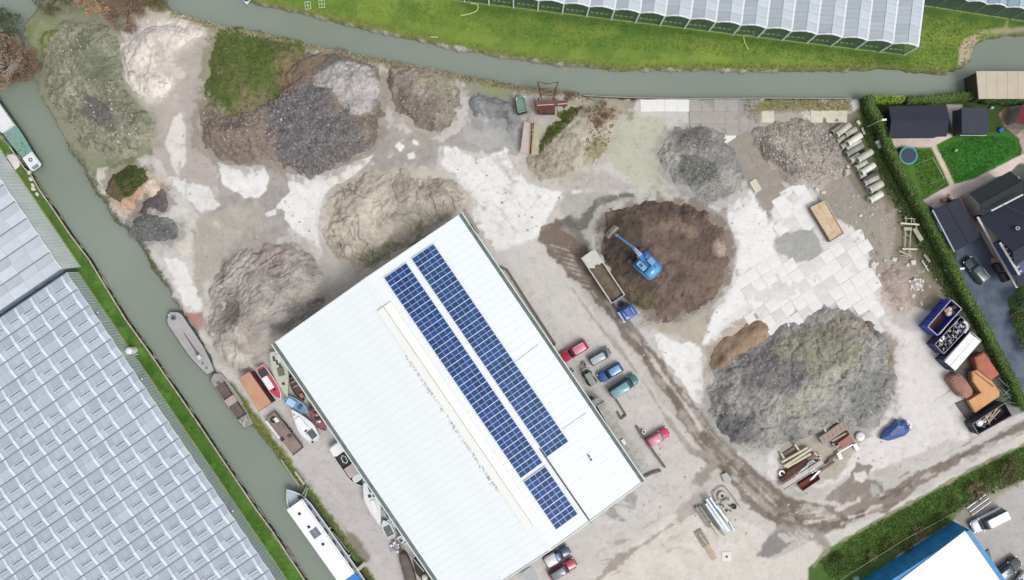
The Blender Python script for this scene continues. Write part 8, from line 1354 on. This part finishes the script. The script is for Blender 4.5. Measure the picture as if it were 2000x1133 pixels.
# clutter along the lower warehouse wall
t = thing('trailer_frame', 'black trailer frame with thin pale edges against the warehouse', 'trailer frame', P(756, 1000)); cc = t.location; MB().loft([[f3(749, 994, .5), f3(752, 992, .5), f3(764, 1009, .5), f3(758, 1013, .5)], [f3(749, 994, .62), f3(752, 992, .62), f3(764, 1009, .62), f3(758, 1013, .62)]]).build('bed', mblk, t)
for (p, q) in (((748, 996), (756, 1013)), ((756, 1013), (763, 1009)), ((749, 994), (752, 993))): MB().beam(f3(*p, .75), f3(*q, .75), .1, .1).build('edge_bar', M_alu, t)
for (x, y, s_, c_, lab) in ((763, 1015, .9, S(206, 214, 216), 'silver grey crate between the dinghy and the warehouse, upper'), (767, 1020, .8, S(180, 190, 192), 'grey crate touching the silver grey one by the warehouse'), (772, 1024, .7, S(140, 150, 152), 'darker grey crate below the two pale ones'), (795, 1059, .5, S(220, 226, 228), 'small white box under the gutter near the ring frame')):
    t = thing('storage_crate', lab, 'crate', P(x, y), .6); m_ = mat('cr_%d' % x, c_, .6, 0, .15, 2); blk(t, 'body', 0, 0, 0, s_, s_, .7, m_, .05); blk(t, 'lid', 0, 0, .7, s_ * .8, s_ * .8, .06, M_alu, .05)
t = thing('ring_frame', 'white square ring frame standing near the warehouse gutter', 'frame', P(784, 1052), -.9); o = rr(-.62, .62, -.5, .5, .25, 4); MB().loft([Z3(o, .3), Z3(o, .6), Z3(sh(o, .6, .55), .6), Z3(sh(o, .6, .55), .3), Z3(o, .3)], False, False).build('ring', mw, t)
t, _, cc = irreg('tarpaulin', 'dark blue grey tarpaulin sheet between the dinghy and the wall', 'tarpaulin', [(771, 1032), (777, 1029), (787, 1044), (779, 1050)], .5, mat('tarp_slate', S(92, 106, 118), .7, 0, .15, 1))
t, _, cc = irreg('engine_parts', 'heap of silver engine parts below the dinghy', 'engine parts', [(765, 1062), (774, 1058), (781, 1072), (776, 1080), (768, 1074)], .4, MATS['rim_grey'])
for k in range(16): MB().ball(f3(764 + random.random() * 16, 1058 + random.random() * 20, .4 + .2 * random.random()), random.uniform(.12, .32), .7, 7, 4).build('part', random.choice((mw, fan_m, M_dark, ms_[1])), t)
for (p, q, wd, lab, m_) in (((775, 1056), (789, 1071), .2, 'grey pole lying beside the silver engine parts', m_gp), ((808, 1092), (828, 1116), .12, 'thin pale pole leaning in the dark frame by the wall', M_alu), ((796, 1106), (812, 1136), .14, 'long thin rod along the brown tarpaulin', m_pb), ((804, 1092), (812, 1084), .12, 'short pale bar at the head of the dark frame', M_alu)): plank_thing('pole', lab, 'pole', p, q, wd, .12, .9, m_)
t, _, cc = irreg('covered_machine', 'brown tarpaulin covered machine beside the warehouse at the bottom edge', 'covered machine', [(777, 1084), (790, 1078), (800, 1096), (812, 1132), (816, 1160), (798, 1160), (786, 1120)], 1.2, mat('tarp_brown', S(128, 116, 108), .8, 0, .25, 1, S(96, 84, 78), bump=.4))
t, _, cc = irreg('dark_platform', 'dark low platform under the warehouse gutter at the bottom', 'platform', [(806, 1092), (814, 1086), (848, 1136), (836, 1148), (812, 1120)], .5, mat('plat_dark', S(66, 60, 54), .8, 0, .2, 1), rnd=False)
t, _, cc = irreg('white_sack', 'white crumpled sack on the dark platform at the bottom edge', 'sack', [(822, 1124), (832, 1122), (836, 1134), (826, 1138)], .9, mat('sack_white', S(226, 224, 214), .8, 0, .1, 2))
rock(503, 724, .45, 'small round white ball left of the red and white motorboat', mw, 'buoy', 'buoy')
for k, (x, y) in enumerate(((58, 337), (61, 350), (65, 362), (66, 369), (73, 379))): rock(x, y, .8, ('uppermost', 'second', 'third', 'fourth', 'lowest')[k] + ' pale stone of the row on the grass below the green boat', None, 'stone', 'stone')
t, _, cc = irreg('rubble_platform', 'grey white rubble platform by the stern of the green boat', 'platform', [(10, 302), (30, 300), (40, 322), (26, 334), (14, 322)], .3, slab_w2)
# ------------------------------------------------------------------ ground cover tufts, bank fringe, spilled stones
tufts('grass_tufts', np.concatenate([along([(500, -4), (600, 18), (725, 48), (832, 71), (935, 95), (1082, 119), (1205, 131), (1375, 130), (1500, 132), (1625, 132), (1725, 125), (1800, 134), (1855, 138), (1890, 120)], 2600, .7), scatter([(560, 0), (900, 60), (1100, 90), (1800, 132), (1870, 120), (1950, 50), (1810, 30), (1766, 112), (1055, 26), (900, 8)], 4500)]), .12, .09, mat('meadow_tuft', S(154, 174, 88), .9, 0, .2, .3, S(120, 146, 64), island=.6), kind='stuff')
tufts('reed_fringe', along([(335, 24), (412, 50), (500, 66), (575, 84), (675, 106), (772, 124), (900, 151), (1000, 169), (1100, 181), (1160, 190)], 2400, .7), .3, .11, mat('reed_pale', S(204, 196, 164), .9, 0, .2, .5, S(176, 168, 130), island=.5), kind='stuff')
tufts('reed_fringe', scatter([(1455, 195), (1662, 195), (1664, 216), (1486, 218), (1484, 242), (1466, 238), (1452, 215)], 900), .14, .12, MATS['reed_pale'], kind='stuff')
tufts('grass_tufts', scatter([(1600, 1095), (1700, 1028), (1800, 975), (1900, 920), (2010, 868), (2010, 930), (1880, 990), (1800, 1040), (1700, 1100), (1620, 1130)], 5000), .25, .1, mat('verge_tuft', S(142, 166, 84), .9, 0, .2, .25, S(108, 140, 62), island=.7), kind='stuff')
tufts('grass_tufts', scatter([(1640, 1110), (1800, 1030), (1880, 980), (2000, 905), (2000, 938), (1890, 990), (1780, 1060), (1680, 1120)], 900), .14, .12, MATS['reed_pale'], kind='stuff')
tufts('grass_tufts', along([(430, 742), (470, 785), (508, 838), (560, 905), (640, 1010), (700, 1095), (735, 1150)], 1500, .7), .15, .1, mat('verge_tuft', S(92, 118, 46)), kind='stuff')
tufts('grass_tufts', scatter([(25, 300), (62, 350), (175, 512), (325, 740), (500, 1000), (590, 1135), (545, 1110), (350, 830), (160, 545)], 2200), .14, .09, mat('bank_tuft', S(112, 156, 62), .9, 0, .2, .3, S(84, 128, 50), island=.6), kind='stuff')
tufts('grass_tufts', along([(125, 285), (165, 335), (190, 382), (225, 432), (265, 466), (290, 510), (325, 565)], 1300, .9), .25, .1, MATS['tuft_greygreen'], kind='stuff')
tufts('grass_tufts', scatter([(1690, 200), (1700, 240), (1740, 330), (1800, 440), (1880, 600), (1850, 590), (1790, 480), (1730, 370), (1680, 250)], 3000), .25, .09, m_tdark, kind='stuff')
tufts('lawn_grass', np.concatenate([scatter([(1830, 290), (1900, 266), (1980, 266), (1988, 300), (1866, 358)], 2500), scatter([(1775, 295), (1820, 292), (1846, 356), (1804, 386)], 1200)]), .08, .07, mat('lawn_tuft', S(70, 124, 44), .9, 0, .2, .3, S(58, 110, 38), island=.4), kind='stuff')
sp = np.concatenate([scatter([(395, 60), (440, 60), (420, 370), (520, 400), (700, 350), (900, 260), (1100, 360), (1080, 480), (900, 400), (620, 520), (400, 600), (330, 380)], 600), scatter([(1080, 340), (1300, 250), (1480, 300), (1520, 420), (1400, 660), (1100, 480)], 400), scatter([(1240, 660), (1400, 700), (1480, 900), (1740, 860), (1890, 830), (1500, 1080), (1200, 1000)], 500), scatter([(1600, 360), (1740, 380), (1860, 600), (1740, 620), (1640, 420)], 700)])
stones('scattered_stones', sp, RNG.uniform(0, 1, len(sp)) ** 5 * .5 + .05, mat('yard_stone', S(196, 190, 183), .9, 0, .2, 2, island=.4), kind='stuff')
